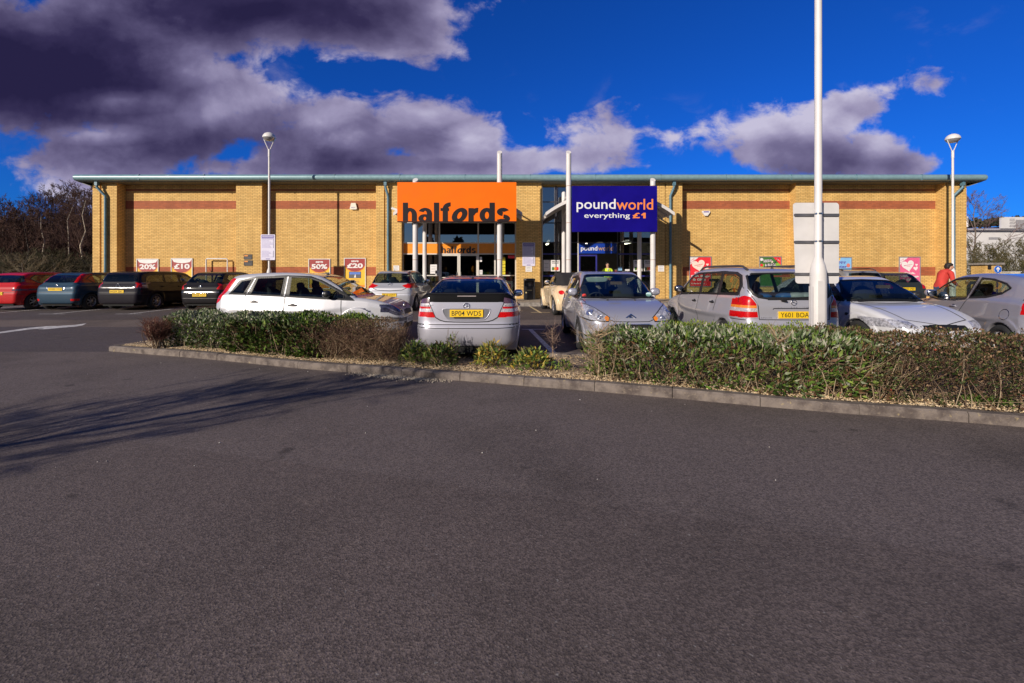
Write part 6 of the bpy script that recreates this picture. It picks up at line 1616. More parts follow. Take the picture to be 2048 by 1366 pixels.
for sx in (-1, 1): f.sell((sx * .03, -.103, 1.67), (.012, .008, .007), 1, 10, 6, 1); f.sell((sx * .085, .0, 1.65), (.012, .022, .032), 1, 10, 6, 0)
f.sell((0, -.108, 1.60), (.025, .008, .006), 1, 10, 6, 2); f.build('face', [SKIN, HAIR, pm('lips', (.35, .12, .1, 1), .5, var=0)], root)
v = MB()
for zz in (1.12, 1.26): v.add([(math.cos(R(a)) * .186, math.sin(R(a)) * .137, zz + dz) for dz in (0, .05) for a in range(0, 360, 15)], [(k, (k + 1) % 24, 24 + (k + 1) % 24, 24 + k) for k in range(24)], 0, True)
v.build('reflective_stripe', pm('reflective_tape', (.6, .6, .6, 1), .3, .3, var=0), root)
c = MB(); c.face([(-.05, -.125, 1.46), (.05, -.125, 1.46), (0, -.14, 1.36)], 0); c.face([(-.012, -.13, 1.45), (.012, -.13, 1.45), (.0, -.145, 1.36)], 1); c.build('shirt_collar', [PW, PK], root)
# man in a red hooded top, leaning forward and looking down to the right (+X)
J = {'pelvis': ((0, 0, .95), (.13, .16), None), 'waist': ((.04, 0, 1.08), (.125, .155), 'pelvis'), 'chest': ((.12, 0, 1.27), (.135, .18), 'waist'), 'neckb': ((.20, 0, 1.42), (.09, .10), 'chest'), 'neck': ((.245, 0, 1.47), .058, 'neckb'), 'jaw': ((.33, 0, 1.515), (.075, .07), 'neck'), 'head': ((.33, 0, 1.59), (.095, .08), 'jaw'), 'crown': ((.30, 0, 1.65), (.08, .07), 'head')}
for s_, sy in (('l', 1), ('r', -1)):
    J[s_ + 'sh'] = ((.18, sy * .19, 1.38), .078, 'neckb'); J[s_ + 'el'] = ((.18, sy * .25, 1.10), .06, s_ + 'sh'); J[s_ + 'wr'] = ((.40, sy * .16, .98), .04, s_ + 'el'); J[s_ + 'palm'] = ((.45, sy * .14, .97), (.032, .022), s_ + 'wr')
    fingers(J, s_, (.42, sy * .15, .975), (1, -sy * .3, -.3), (0, sy * .9, .2))
    J[s_ + 'hip'] = ((0, sy * .10, .88), .105, 'pelvis'); J[s_ + 'kn'] = ((.03, sy * .11, .48), .068, s_ + 'hip'); J[s_ + 'an'] = ((-.02, sy * .12, .09), .046, s_ + 'kn'); J[s_ + 'toe'] = ((.13, sy * .14, .035), .036, s_ + 'an')
REDH = pm('red_hoodie', (.55, .045, .035, 1), .85, var=.1, bump=.2); JN = pm('blue_jeans', (.05, .07, .14, 1), .85)
def pick_m(p):
    if p.x > .235 and p.z > 1.435 and abs(p.y) < .12: return 0
    if p.z < .09: return 3
    if p.z < .92 and p.x < .25: return 2
    if p.x > .385 and p.z < 1.1: return 0
    return 1
root, body = person('person', (wx(1880, 15.2), 15.2, gz(15.2)), 0, 'person in a red hooded top leaning over beyond the silver three-door car', J, [SKIN, REDH, JN, SH_], pick_m, 1.04)
h = MB(); h.sell((.30, 0, 1.70), (.11, .095, .075), .9, 18, 10); h.sell((.235, 0, 1.64), (.06, .085, .09), .9, 14, 8); h.build('hair', HAIR, root)
f = MB(); f.sell((.452, 0, 1.61), (.022, .014, .028), 1, 10, 6, 0)
for sy in (-1, 1): f.sell((.425, sy * .03, 1.645), (.008, .012, .007), 1, 10, 6, 1); f.sell((.335, sy * .088, 1.62), (.022, .012, .032), 1, 10, 6, 0)
f.sell((.43, 0, 1.555), (.008, .024, .006), 1, 10, 6, 2); f.build('face', [SKIN, HAIR, pm('lips', (.35, .12, .1, 1), .5, var=0)], root)
hd = MB(); hd.sell((.14, 0, 1.47), (.10, .13, .08), .8, 16, 10); hd.build('hood', REDH, root)
# ================================================================ plants
def norm(v): return v / np.maximum(np.linalg.norm(v, axis=-1, keepdims=True), 1e-9)
def leaves(name, P, Nn, size, cols, parent, org, aspect=.38, up=.3, jit=.25, fold=.12, spread=1.0, mat=None):
    """a mesh of pointed, slightly folded leaves at points P pointing roughly along Nn"""
    n = len(P)
    d = norm(Nn * .8 + rng.normal(0, .55 * spread, (n, 3)) + np.array([0, 0, up]))
    r = norm(np.cross(d, rng.normal(0, 1, (n, 3)))); nn = np.cross(r, d)
    L = size * rng.uniform(.6, 1.3, (n, 1)); W = L * aspect * .5
    B = P; M1 = P + d * L * .42 + nn * L * .03; T = P + d * L - nn * L * fold
    Lf = P + d * L * .42 + r * W + nn * L * fold * .5; Rt = P + d * L * .42 - r * W + nn * L * fold * .5
    V = np.stack([B, Lf, T, M1, Rt], 1).reshape(-1, 3) - np.array(org)
    base = (np.arange(n) * 5)[:, None]
    Q = np.vstack([base + np.array([0, 1, 3]), base + np.array([1, 2, 3]), base + np.array([0, 3, 4]), base + np.array([3, 2, 4])])
    col = cols * rng.uniform(1 - jit, 1 + jit, (n, 1)) * rng.uniform(.93, 1.07, (n, 3))
    return link(name, rawmesh(name, V, Q, mat or LEAF, None, False, np.repeat(col, 5, 0)), parent)
def twigs(name, A, B, r0, cols, parent, org, bend=.08, seg=2, r1=None):
    """thin three-sided twigs from A to B, slightly bent"""
    n = len(A); d = B - A; L = np.linalg.norm(d, axis=1, keepdims=True); t = norm(d)
    u = norm(np.cross(t, rng.normal(0, 1, (n, 3)))); w = np.cross(t, u)
    bd = u * L * rng.normal(0, bend, (n, 1)); rr = np.broadcast_to(np.asarray(r0, float).reshape(-1, 1), (n, 1)); r1 = rr * .35 if r1 is None else r1
    V = []
    for k in range(seg + 1):
        f = k / seg; c = A + d * f + bd * math.sin(math.pi * f); rad = rr * (1 - f) + r1 * f
        for a in (0, 2.094, 4.189): V.append(c + (u * math.cos(a) + w * math.sin(a)) * rad)
    V = np.stack(V, 1); m = 3 * (seg + 1); base = (np.arange(n) * m)[:, None]; Q = []
    for k in range(seg):
        for j in range(3): Q.append(base + np.array([k * 3 + j, k * 3 + (j + 1) % 3, (k + 1) * 3 + (j + 1) % 3, (k + 1) * 3 + j]))
    col = cols * rng.uniform(.75, 1.25, (n, 1))
    return link(name, rawmesh(name, V.reshape(-1, 3) - np.array(org), np.vstack(Q), TWIG, None, True, np.repeat(col, m, 0)), parent)
def pal(n, L, w=None):
    L = np.array(L); return L[rng.choice(len(L), n, p=None if w is None else np.array(w) / sum(w))]
def hedge(name, label, x0, x1, setback, depth, H, cat='hedge', group='clipped hedges on the island', dens=2600, leafsize=.055, top=None, side=None, aspect=.4, twn=500, twcol=((.10, .06, .04),), tw_r=.004, hvar=.05, y0=None, topleaf=1.0, endround=.3, elow=.8):
    """clipped hedge standing behind the kerb between x0 and x1"""
    cx = (x0 + x1) / 2; org = (cx, yfront(cx) + setback + depth / 2, .1)
    root = empty(name, org, 0, label, cat, group)
    A = (x1 - x0) * (H * 1.5 + depth) + depth * H
    n = int(A * dens); ph = rnd.uniform(0, 9)
    u = rng.random(n) * (H + depth + H * .5); xx = rng.uniform(x0, x1, n)
    e = np.minimum(xx - x0, x1 - xx); k = np.clip(e / endround, 0, 1); shr = 1 - (1 - np.sqrt(1 - (1 - k) ** 2)) * .75
    hh = H * np.where(xx < cx, elow + (1 - elow) * shr, .8 + .2 * shr) * (1 + hvar * np.sin(xx * 5 + ph) * .5 + hvar * np.sin(xx * 11 + ph * 2) * .5)
    bump = .05 * np.sin(xx * 7 + u * 9 + ph) + .04 * np.sin(xx * 17 - u * 13)
    yy = np.empty(n); zz = np.empty(n); N = np.zeros((n, 3))
    f = u < H; b = u > H + depth; t = ~f & ~b
    yf_ = np.array([yfront(x) for x in xx]) + setback; mid = yf_ + depth / 2
    zz[f] = u[f] / H * hh[f]; yy[f] = yf_[f] + .14 * (zz[f] / H) ** 3 + bump[f] + .05 * (1 - zz[f] / H); N[f] = (0, -1, .25)
    yy[t] = yf_[t] + (u[t] - H); zz[t] = hh[t] - .16 * (np.abs(u[t] - H - depth / 2) / (depth / 2)) ** 4 + bump[t] * .5; N[t] = (0, 0, 1)
    yy[b] = yf_[b] + depth + bump[b]; zz[b] = hh[b] - (u[b] - H - depth) * 2; N[b] = (0, 1, .3)
    dd = rng.exponential(.05, n); P = np.stack([xx, yy, zz + .1], 1) - N * dd[:, None]
    P[:, 1] = mid + (P[:, 1] - mid) * shr
    P[:, 2] = np.maximum(P[:, 2], .09)
    N[:, 0] += np.where(e < endround, np.sign(xx - cx) * (1 - k) * 1.3, 0)
    thin = np.sin(P[:, 0] * 6.3 + ph) * np.sin(P[:, 2] * 11 + P[:, 0] * 3.1) + .6 * np.sin(P[:, 0] * 17 + P[:, 2] * 23 + ph)
    keep = (rng.random(n) < np.where(thin > .35, .40, 1.0)) & (rng.random(n) < np.clip(.15 + e / .45, 0, 1))
    P = P[keep]; N = N[keep]; hh = hh[keep]
    istop = (P[:, 2] > .1 + hh * .84)
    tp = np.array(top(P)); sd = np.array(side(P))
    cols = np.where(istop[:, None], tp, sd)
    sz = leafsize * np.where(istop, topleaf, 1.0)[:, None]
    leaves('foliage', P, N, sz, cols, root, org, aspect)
    m = int(twn * (x1 - x0))
    ax = rng.uniform(x0 + .05, x1 - .05, m); ay = np.array([yfront(x) for x in ax]) + setback + rng.uniform(.1, depth - .1, m)
    Aa = np.stack([ax, ay, np.full(m, .1) + rng.random(m) * H * .6], 1)
    B = Aa + np.stack([rng.normal(0, .16, m), rng.normal(-.08, .22, m), rng.uniform(.1, .5, m) * H], 1); B[:, 2] = np.minimum(B[:, 2], .1 + H * 1.03)
    B[:, 1] = np.maximum(B[:, 1], np.array([yfront(x) for x in B[:, 0]]) + setback - .02); B[:, 0] = np.clip(B[:, 0], x0, x1)
    twigs('twigs', Aa, B, tw_r, pal(m, twcol), root, org)
    m = int((x1 - x0) * 13)
    ax = rng.uniform(x0 + .1, x1 - .1, m); ay = np.array([yfront(x) for x in ax]) + setback + rng.uniform(-.02, .12, m)
    Aa = np.stack([ax, ay + .06, np.full(m, .09)], 1); B = Aa + np.stack([rng.normal(0, .13, m), rng.uniform(-.06, .06, m), rng.uniform(.35, .85, m) * H], 1)
    twigs('stems', Aa, B, .007, pal(m, ((.30, .22, .14), (.18, .12, .08), (.38, .30, .2))), root, org, .09, 3)
    return root, org
def mix2(A, B, f): return lambda P: np.where((rng.random(len(P)) < f(P))[:, None], pal(len(P), B), pal(len(P), A))
SIL = ((.30, .31, .21), (.20, .24, .13), (.42, .40, .30), (.12, .17, .07), (.07, .11, .035)); GRN = ((.075, .14, .022), (.11, .19, .03), (.04, .075, .014), (.19, .25, .05), (.025, .045, .01)); DKG = ((.03, .05, .012), (.055, .08, .02), (.10, .055, .03), (.015, .028, .008), (.13, .15, .05)); YEL = ((.20, .25, .035), (.15, .22, .03), (.26, .28, .05), (.10, .17, .03)); BRN = ((.17, .095, .05), (.11, .06, .032), (.30, .20, .12), (.06, .035, .02), (.09, .08, .03)); TAN = ((.42, .32, .22), (.30, .22, .15)); BRD = ((.13, .07, .05), (.09, .045, .035), (.18, .11, .07))
# left hedge, shrub by shrub
def fx(px, py=690): D = F * (EYE - .1) / (py - 550); return wx(px, D)
hedge('hedge_shrub', 'grey-green leafy shrub at the left end of the left hedge', -6.80, -4.85, .28, 1.0, .60, dens=2400, leafsize=.062, top=lambda P: pal(len(P), SIL), side=mix2(GRN, SIL, lambda P: np.full(len(P), .55)), cat='shrub', group='shrubs of the left hedge', twcol=((.16, .12, .08),))
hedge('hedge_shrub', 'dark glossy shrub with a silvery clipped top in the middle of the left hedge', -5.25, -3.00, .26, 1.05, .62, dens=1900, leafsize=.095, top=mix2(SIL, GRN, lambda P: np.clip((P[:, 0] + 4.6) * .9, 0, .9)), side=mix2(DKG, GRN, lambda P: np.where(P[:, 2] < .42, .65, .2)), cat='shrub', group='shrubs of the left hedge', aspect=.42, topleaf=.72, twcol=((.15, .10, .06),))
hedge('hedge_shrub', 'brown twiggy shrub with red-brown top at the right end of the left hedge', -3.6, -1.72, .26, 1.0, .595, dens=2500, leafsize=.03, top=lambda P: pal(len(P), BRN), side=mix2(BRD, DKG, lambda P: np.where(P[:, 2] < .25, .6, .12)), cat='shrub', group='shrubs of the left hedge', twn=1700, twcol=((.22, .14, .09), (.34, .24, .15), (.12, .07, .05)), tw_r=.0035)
hedge('hedge_shrub', 'green strip of leaves along the back of the left hedge', -4.3, -2.3, 1.0, .42, .64, dens=2200, leafsize=.05, top=mix2(GRN, YEL, lambda P: np.full(len(P), .4)), side=lambda P: pal(len(P), GRN), cat='shrub', group='shrubs of the left hedge', twn=150)
# right hedge
hedge('hedge_shrub', 'large grey-green shrub with pale stems, left part of the right hedge', 1.0, 4.25, .14, 1.05, .62, dens=1900, leafsize=.078, top=mix2(SIL, GRN, lambda P: np.full(len(P), .3)), side=mix2(GRN + BRN[:2], SIL, lambda P: np.clip((P[:, 2] - .2) * .8, .12, .5)), cat='shrub', group='shrubs of the right hedge', aspect=.34, twn=520, twcol=((.42, .32, .2), (.25, .18, .11)), endround=1.0, elow=.35, hvar=.10)
hedge('hedge_shrub', 'yellow-green clipped shrub along the back of the right hedge', 2.1, 4.75, 1.12, .62, .65, dens=2600, leafsize=.042, top=lambda P: pal(len(P), YEL), side=lambda P: pal(len(P), YEL), cat='shrub', group='shrubs of the right hedge', twn=100)
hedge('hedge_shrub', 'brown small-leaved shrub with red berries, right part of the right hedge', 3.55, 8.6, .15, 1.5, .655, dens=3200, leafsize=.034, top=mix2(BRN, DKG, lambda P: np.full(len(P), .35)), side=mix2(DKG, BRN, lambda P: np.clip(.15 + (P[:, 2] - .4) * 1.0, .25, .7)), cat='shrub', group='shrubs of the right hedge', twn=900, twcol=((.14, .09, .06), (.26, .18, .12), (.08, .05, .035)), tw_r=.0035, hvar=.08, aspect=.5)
n = 6; bx_ = rng.uniform(3.9, 6.0, n); pb_ = np.stack([bx_, np.array([yfront(x) for x in bx_]) + .24, rng.uniform(.2, .7, n)], 1)
g = MB()
for p in pb_: g.sell(tuple(p), (.009, .009, .009), 1, 8, 6)
o = COL.objects.get('hedge_shrub.006'); ob = g.build('berries', pm('berry_red', (.5, .02, .015, 1), .3, coat=.5, var=0), o, tuple(o.location)); ob['kind'] = 'stuff'
# low bushes in the gap, each its own plant
def bush(name, X, Y, r, H, label, cols, n=420, leafsize=.075, group='low bushes on the gravel', stick=26, twc=((.35, .27, .18), (.2, .14, .09)), aspect=.38):
    org = (X, Y, .1); root = empty(name, org, 0, label, 'bush', group)
    a = rng.uniform(0, 6.28, n); q = np.sqrt(rng.random(n)); z = rng.random(n) ** .8
    P = np.stack([X + np.cos(a) * q * r * (1.1 - .5 * z), Y + np.sin(a) * q * r * .8 * (1.1 - .5 * z), .1 + z * H * (1 - .35 * q)], 1)
    N = np.stack([np.cos(a) * q, np.sin(a) * q, np.full(n, .5)], 1)
    leaves('foliage', P, norm(N), leafsize, pal(n, cols), root, org, aspect, jit=.3)
    a = rng.uniform(0, 6.28, stick); A = np.stack([X + rng.normal(0, .04, stick), Y + rng.normal(0, .04, stick), np.full(stick, .09)], 1)
    B = np.stack([X + np.cos(a) * r * rng.uniform(.2, 1, stick), Y + np.sin(a) * r * .8 * rng.uniform(.2, 1, stick), .1 + H * rng.uniform(.4, 1.12, stick)], 1)
    twigs('stems', A, B, .006, pal(stick, twc), root, org, .1, 3)
    return root
LG = ((.11, .19, .035), (.18, .25, .05), (.05, .09, .02), (.28, .28, .06)); LB = ((.36, .30, .06), (.17, .22, .04), (.42, .28, .05), (.08, .12, .03))
bush('low_bush', wx(830, 6.95), 6.95, .26, .34, 'low leafy bush at the left rear corner of the silver coupe', LG, 420)
bush('low_bush', wx(880, 6.75), 6.75, .30, .36, 'dark low bush in front of the coupe bumper, left of its plate', DKG + LG, 520)
bush('low_bush', wx(905, 6.9), 6.9, .13, .50, 'tall thin sprig standing before the coupe bumper', LG + SIL, 90, .07)
bush('low_bush', wx(985, 6.65), 6.65, .30, .38, 'yellow-green low bush in front of the coupe exhaust side', LB, 560)
bush('low_bush', wx(1065, 6.5), 6.5, .32, .30, 'green and amber low bush right of the coupe', LB + LG, 600)
bush('low_bush', wx(1130, 6.35), 6.35, .14, .16, 'smallest green tuft between the amber bush and the right hedge', LG, 150, .045)
bush('low_bush', wx(1215, 6.25), 6.25, .28, .24, 'bright green low bush at the foot of the bare sapling', LG + GRN, 420)
def sapling(name, X, Y, H, label, n=40, spread=.3, bare=.45, col=((.42, .30, .18), (.30, .2, .12)), r=.014):
    org = (X, Y, .1); root = empty(name, org, 0, label, 'shrub', 'bare saplings on the island')
    g = MB(); g.tube([(X, Y, .08), (X + .01, Y, .1 + H * bare), (X - .01, Y, .1 + H * .8)], [r, r * .8, r * .4], 8); g.build('stem', pm('pale_bark', (.40, .29, .18, 1), .85), root, org)
    a = rng.uniform(0, 6.28, n); z = rng.uniform(bare * .9, .85, n) * H
    A = np.stack([np.full(n, X), np.full(n, Y), .1 + z], 1); B = A + np.stack([np.cos(a) * spread * rng.uniform(.3, 1, n), np.sin(a) * spread * rng.uniform(.3, 1, n), rng.uniform(.05, .3, n) * H], 1)
    twigs('branches', A, B, .005, pal(n, col), root, org, .12, 3)
    m = n * 4; i = rng.integers(0, n, m); f = rng.uniform(.3, 1, (m, 1)); A2 = A[i] + (B[i] - A[i]) * f; B2 = A2 + rng.normal(0, .07, (m, 3)) + np.array([0, 0, .05])
    twigs('side_twigs', A2, B2, .0025, pal(m, col), root, org, .1, 2)
sapling('sapling', wx(1197, 5.95), 5.95, .72, 'pale bare sapling with a straight stem at the left end of the right hedge', 34, .34)
sapling('sapling', wx(1556, 5.28), 5.28, .70, 'thin pale stem standing against the right hedge under the lamp column', 14, .3, .7)
sapling('sapling', wx(1105, 7.3), 7.3, .62, 'leafless upright twigs right of the coupe', 22, .16, .15, ((.30, .2, .16), (.2, .13, .1)), .008)
# bare red-brown shrub on the left tip of the island
X, Y = wx(316, 8.3), 8.3; org = (X, Y, .1); root = empty('bare_shrub', org, 0, 'bare red-brown shrub with pale stems on the left tip of the island', 'shrub')
n = 60; a = rng.uniform(0, 6.28, n); A = np.stack([X + rng.normal(0, .05, n), Y + rng.normal(0, .05, n), np.full(n, .08)], 1)
B = np.stack([X - .03 + np.cos(a) * .28 * rng.uniform(.2, 1, n), Y + np.sin(a) * .3 * rng.uniform(.2, 1, n), rng.uniform(.38, .62, n)], 1); twigs('stems', A, B, .009, pal(n, ((.24, .17, .11), (.14, .09, .06), (.4, .33, .25))), root, org, .1, 3)
m = 1500; i = rng.integers(0, n, m); f = rng.uniform(.45, 1, (m, 1)); A2 = A[i] + (B[i] - A[i]) * f; B2 = A2 + np.stack([rng.normal(0, .08, m), rng.normal(0, .08, m), rng.uniform(.03, .2, m)], 1); B2[:, 2] = np.minimum(B2[:, 2], .68)
twigs('twigs', A2, B2, .003, pal(m, ((.16, .06, .045), (.22, .10, .07), (.10, .05, .035))), root, org, .1, 2)
# grass tufts and weeds at the kerb
n = 500; cl = np.array([(wx(1980, 4.75), 4.78), (wx(1960, 4.8), 4.86), (wx(2000, 4.7), 4.72)]); c_ = cl[rng.integers(0, 3, n)]
P = np.stack([c_[:, 0] + rng.normal(0, .07, n), c_[:, 1] + rng.normal(0, .04, n), np.full(n, .095)], 1); P[:, 1] = np.maximum(P[:, 1], np.array([yfront(x) for x in P[:, 0]]) + .14)
o = leaves('grass_tuft', P, np.tile((0, 0, 1.), (n, 1)), .07, pal(n, ((.14, .24, .04), (.10, .18, .03))), None, (0, 0, 0), .12); tag(o, 'bright green grass tuft on the gravel by the right kerb', 'grass', kind='stuff')
n = 900; xx = rng.uniform(-1.9, 8, n); P = np.stack([xx, np.array([yfront(x) for x in xx]) + rng.uniform(.2, 1.2, n), np.full(n, .112)], 1)
o = leaves('leaf_litter', P, rng.normal(0, 1, (n, 3)) * np.array([1, 1, .1]), .035, pal(n, ((.20, .11, .06), (.12, .07, .04), (.28, .19, .12))), None, (0, 0, 0), .5, up=0); tag(o, 'dry brown leaf litter and twigs on the gravel', 'leaf litter', kind='stuff')
n = 260; A = np.stack([rng.uniform(-1.7, 1.6, n), np.zeros(n), np.full(n, .115)], 1); A[:, 1] = np.array([yfront(x) for x in A[:, 0]]) + rng.uniform(.2, 1.3, n); B = A + np.stack([rng.normal(0, .12, n), rng.normal(0, .09, n), rng.uniform(0, .05, n)], 1)
o = twigs('fallen_twigs', A, B, .004, pal(n, ((.3, .22, .15), (.16, .11, .08))), None, (0, 0, 0)); tag(o, 'fallen dry twigs lying on the gravel', 'twigs', kind='stuff')

# ================================================================ trees
def grow(org, H, trunk_r, levels, n_br, lean=(0, 0), spread=.5, seed=0, upb=.5, first=.3, decay=.62, brf=.5):
    """recursive bare branching: returns arrays of segments per level"""
    r_ = np.random.default_rng(seed); out = []
    top = np.array([org[0] + lean[0], org[1] + lean[1], org[2] + H]); pts = [np.array(org, float)]
    for k in range(1, 7):
        f = k / 6; pts.append(np.array(org) + (top - np.array(org)) * f + np.append(r_.normal(0, .018 * H, 2), 0) * (1 if k < 6 else .5))
    segs = []; rad = [trunk_r * (1 - .82 * k / 6) for k in range(7)]
    trunk = (pts, rad); cur = []
    for b in range(n_br):
        f = first + (1 - first) * (b + r_.random()) / n_br; i = min(int(f * 6), 5); t = f * 6 - i; p = pts[i] * (1 - t) + pts[i + 1] * t
        a = r_.uniform(0, 6.28); L = H * spread * (1.15 - f) * r_.uniform(.7, 1.2) + .06 * H
        d = np.array([math.cos(a), math.sin(a), upb + r_.uniform(0, .6)]); d /= np.linalg.norm(d)
        cur.append((p, p + d * L, rad[i] * brf))
    lv = [cur]
    for l in range(levels - 1):
        nxt = []
        for (a, b, r) in cur:
            L = np.linalg.norm(b - a)
            for k in range(4 if l < levels - 2 else 5):
                f = r_.uniform(.3, 1); p = a + (b - a) * f; d = (b - a) / L + r_.normal(0, .45, 3) + np.array([0, 0, .12]); d /= np.linalg.norm(d)
                nxt.append((p, p + d * L * decay * r_.uniform(.6, 1.1), r * .55))
        lv.append(nxt); cur = nxt
    return trunk, lv
def tree(name, org, H, r, label, col, tcol, levels=4, n_br=14, lean=(0, 0), spread=.45, seed=0, group=None, cat='tree', minr=.006, **kw):
    trunk, lv = grow(org, H, r, levels, n_br, lean, spread, seed, **kw)
    root = empty(name, org, 0, label, cat, group)
    g = MB(); g.tube([tuple(p) for p in trunk[0]], trunk[1], 9); g.build('trunk', tcol, root, org)
    S = [s for l in lv for s in l]; A = np.array([s[0] for s in S]); B = np.array([s[1] for s in S]); rr = np.maximum(np.array([s[2] for s in S]), minr)
    twigs('crown', A, B, rr, pal(len(A), col), root, org, .07, 2)
    return root
BK = pm('dark_bark', (.06, .045, .038, 1), .9); BIRCH = pm('birch_bark', (.42, .35, .26, 1), .8, var=.5, scale=9); BKP = pm('grey_bark', (.14, .11, .09, 1), .9)
WC = ((.075, .035, .028), (.10, .05, .038), (.05, .026, .022), (.12, .07, .05)); WCG = ((.07, .065, .03), (.09, .07, .04), (.05, .05, .025))
rs = random.Random(11)
LB_ = ['tall birch with a pale stem beside the left corner of the building', 'birch with a white forked trunk in the wood left of the building', 'slender pale birch in the middle of the left wood']
woods = []
# birches in front
for k, (px, D, H_, ln) in enumerate(((163, 34, 6.9, .3), (132, 36, 6.7, .5), (108, 35, 5.8, -1.1))):
    tree('birch_tree', (wx(px, D), D, .2), H_, .075, LB_[k], WC, BIRCH, 4, 16, (ln, 0), .3, 40 + k, 'birches in the left wood', minr=.008, upb=.9)
pxs = [-120, -80, -45, -20, 5, 22, 40, 58, 74, 88, 102, 118, 131, 145, 158, 172, 184, 196]
for k, px in enumerate(pxs):
    D = 40 + rs.uniform(-2, 6); top = np.interp(px, [-130, 0, 60, 80, 100, 125, 150, 200], [425, 410, 422, 412, 396, 388, 386, 384]) + rs.uniform(-6, 8)
    tree('bare_tree', (wx(px, D), D, .2), wz(top, D) - .2, .11, 'bare red-brown trees massed in the wood left of the building', WC, BK, 4, 26, (rs.uniform(-.6, .6), 0), .34, 60 + k, 'bare trees of the left wood', minr=.013, first=.1, upb=.7)
for k in range(9):
    px = -60 + k * 29; D = 33 + rs.uniform(-2, 2)
    tree('thicket_shrub', (wx(px, D), D, .2), rs.uniform(2.2, 3.0), .05, 'grey-green bare thicket shrubs below the left wood', WCG, BKP, 4, 22, (rs.uniform(-.5, .5), 0), .6, 90 + k, 'thicket shrubs under the left wood', minr=.009, first=.05, cat='shrub')
tree('spreading_shrub', (wx(45, 27), 27, .2), 2.2, .07, 'pale spreading shrub behind the red hatchback', ((.20, .16, .10), (.14, .11, .07)), BKP, 3, 30, (0, 0), .9, 120, None, first=.05, minr=.012, cat='shrub', upb=.35)
# dense understorey filling the wood
def thicket(name, x0, x1, y0, y1, zf, n, label, cols, ln=.9, rr=.02, cat='undergrowth'):
    xx = rng.uniform(x0, x1, n); yy = rng.uniform(y0, y1, n); zt = zf(xx); zz = .2 + rng.random(n) * zt
    A = np.stack([xx, yy, zz], 1); B = A + np.stack([rng.normal(0, ln * .5, n), rng.normal(0, ln * .3, n), rng.uniform(.1, 1, n) * ln], 1)
    B[:, 2] = np.minimum(B[:, 2], .2 + zf(B[:, 0]) * 1.1)
    return tag(twigs(name, A, B, rr, pal(n, cols), None, (0, 0, 0), .1, 2), label, cat, kind='stuff')
thicket('wood_undergrowth', -70, -26, 44, 56, lambda x: np.interp(x, [-70, -50, -44, -38, -30], [6.4, 6.8, 7.0, 8.2, 8.6]), 46000, 'dense red-brown twig mass of the wood left of the building', WC, 1.1, .022)
thicket('bramble_undergrowth', -60, -24, 31, 40, lambda x: np.full_like(x, 2.2), 12000, 'dark green-brown brambles under the left wood', ((.05, .04, .022), (.035, .03, .02), (.08, .06, .035)), .8, .014)
# bank of earth that carries the wood (dark behind the twigs)
m, nt, b = newmat('wooded_earth'); p = nt.pos(); nt.l.new(nt.mix(nt.noise(p, .5, 8, .7), (.035, .022, .018, 1), (.085, .055, .04, 1)), b.inputs['Base Color']); b.inputs['Roughness'].default_value = 1
def hills(name, x0, x1, y0, y1, hf, mat, nx=60, ny=12):
    xs = np.linspace(x0, x1, nx); ys = np.linspace(y0, y1, ny); vs = []
    for i, y in enumerate(ys):
        for x in xs: t = i / (ny - 1); vs.append((x, y, .0 + hf(x) * math.sin(math.pi * min(1, .5 * t + .0) * 1.0) ** .6 + rnd.uniform(-.1, .1)))
    fs = [(j * nx + i, j * nx + i + 1, (j + 1) * nx + i + 1, (j + 1) * nx + i) for j in range(ny - 1) for i in range(nx - 1)]
    g = MB(); g.add(vs, fs, 0, True); return tag(g.build(name, mat), kind='structure')
hills('hills', -140, -30, 52, 75, lambda x: 7.4 if x > -55 else 6.8, m)
m2, nt, b = newmat('far_wood'); p = nt.pos(); nt.l.new(nt.mix(nt.noise(p, .25, 8, .75), (.02, .024, .016, 1), (.07, .055, .045, 1)), b.inputs['Base Color']); b.inputs['Roughness'].default_value = 1
hills('hills', 100, 420, 175, 215, lambda x: float(np.interp(x, [100, 185, 205, 240, 420], [21, 22, 22.5, 25, 30])), m2)
# tree crowns along the far ridge
n = 9000; xx = rng.uniform(150, 330, n); P = np.stack([xx, rng.uniform(196, 206, n), np.interp(xx, [100, 185, 205, 240, 420], [21, 22, 22.5, 25, 30]) + np.abs(np.sin(xx * .35) + .6 * np.sin(xx * .9 + 1)) * 2.2 * rng.random(n)], 1)
o = leaves('ridge_trees', P, np.tile((0, 0, 1.), (n, 1)), 1.6, pal(n, ((.02, .03, .018), (.035, .035, .02), (.05, .04, .03))), None, (0, 0, 0), .9, mat=TINT); tag(o, 'dark wood along the far ridge on the right', 'wood', kind='stuff')
# right side shrubs and tree
tree('bare_tree', (wx(1950, 48), 48, .3), wz(405, 48) - .3, .13, 'bare purple-brown tree against the sky right of the building', ((.16, .10, .10), (.22, .15, .13)), BKP, 5, 16, (-.2, 0), .45, 200, None, minr=.008, first=.3, decay=.6, upb=.8)
for k, (px, D, H_) in enumerate(((1945, 36, 3.6), (1968, 37, 3.4), (1988, 36, 3.3), (2008, 37, 3.7), (2030, 36, 3.5), (2052, 37, 3.9), (2080, 36, 3.7))):
    tree('verge_shrub', (wx(px, D), D, .3), H_, .04, 'olive-brown leafless shrubs along the verge right of the building', ((.11, .10, .04), (.16, .12, .06), (.075, .07, .03)), BKP, 4, 26, (0, 0), .32, 300 + k, 'shrubs along the right verge', minr=.009, first=.03, cat='shrub', upb=1.3)
thicket('verge_undergrowth', 33, 60, 34, 40, lambda x: np.full_like(x, 2.3), 7000, 'olive-brown undergrowth along the right verge', ((.10, .10, .04), (.14, .11, .05), (.05, .055, .02)), .7, .013)
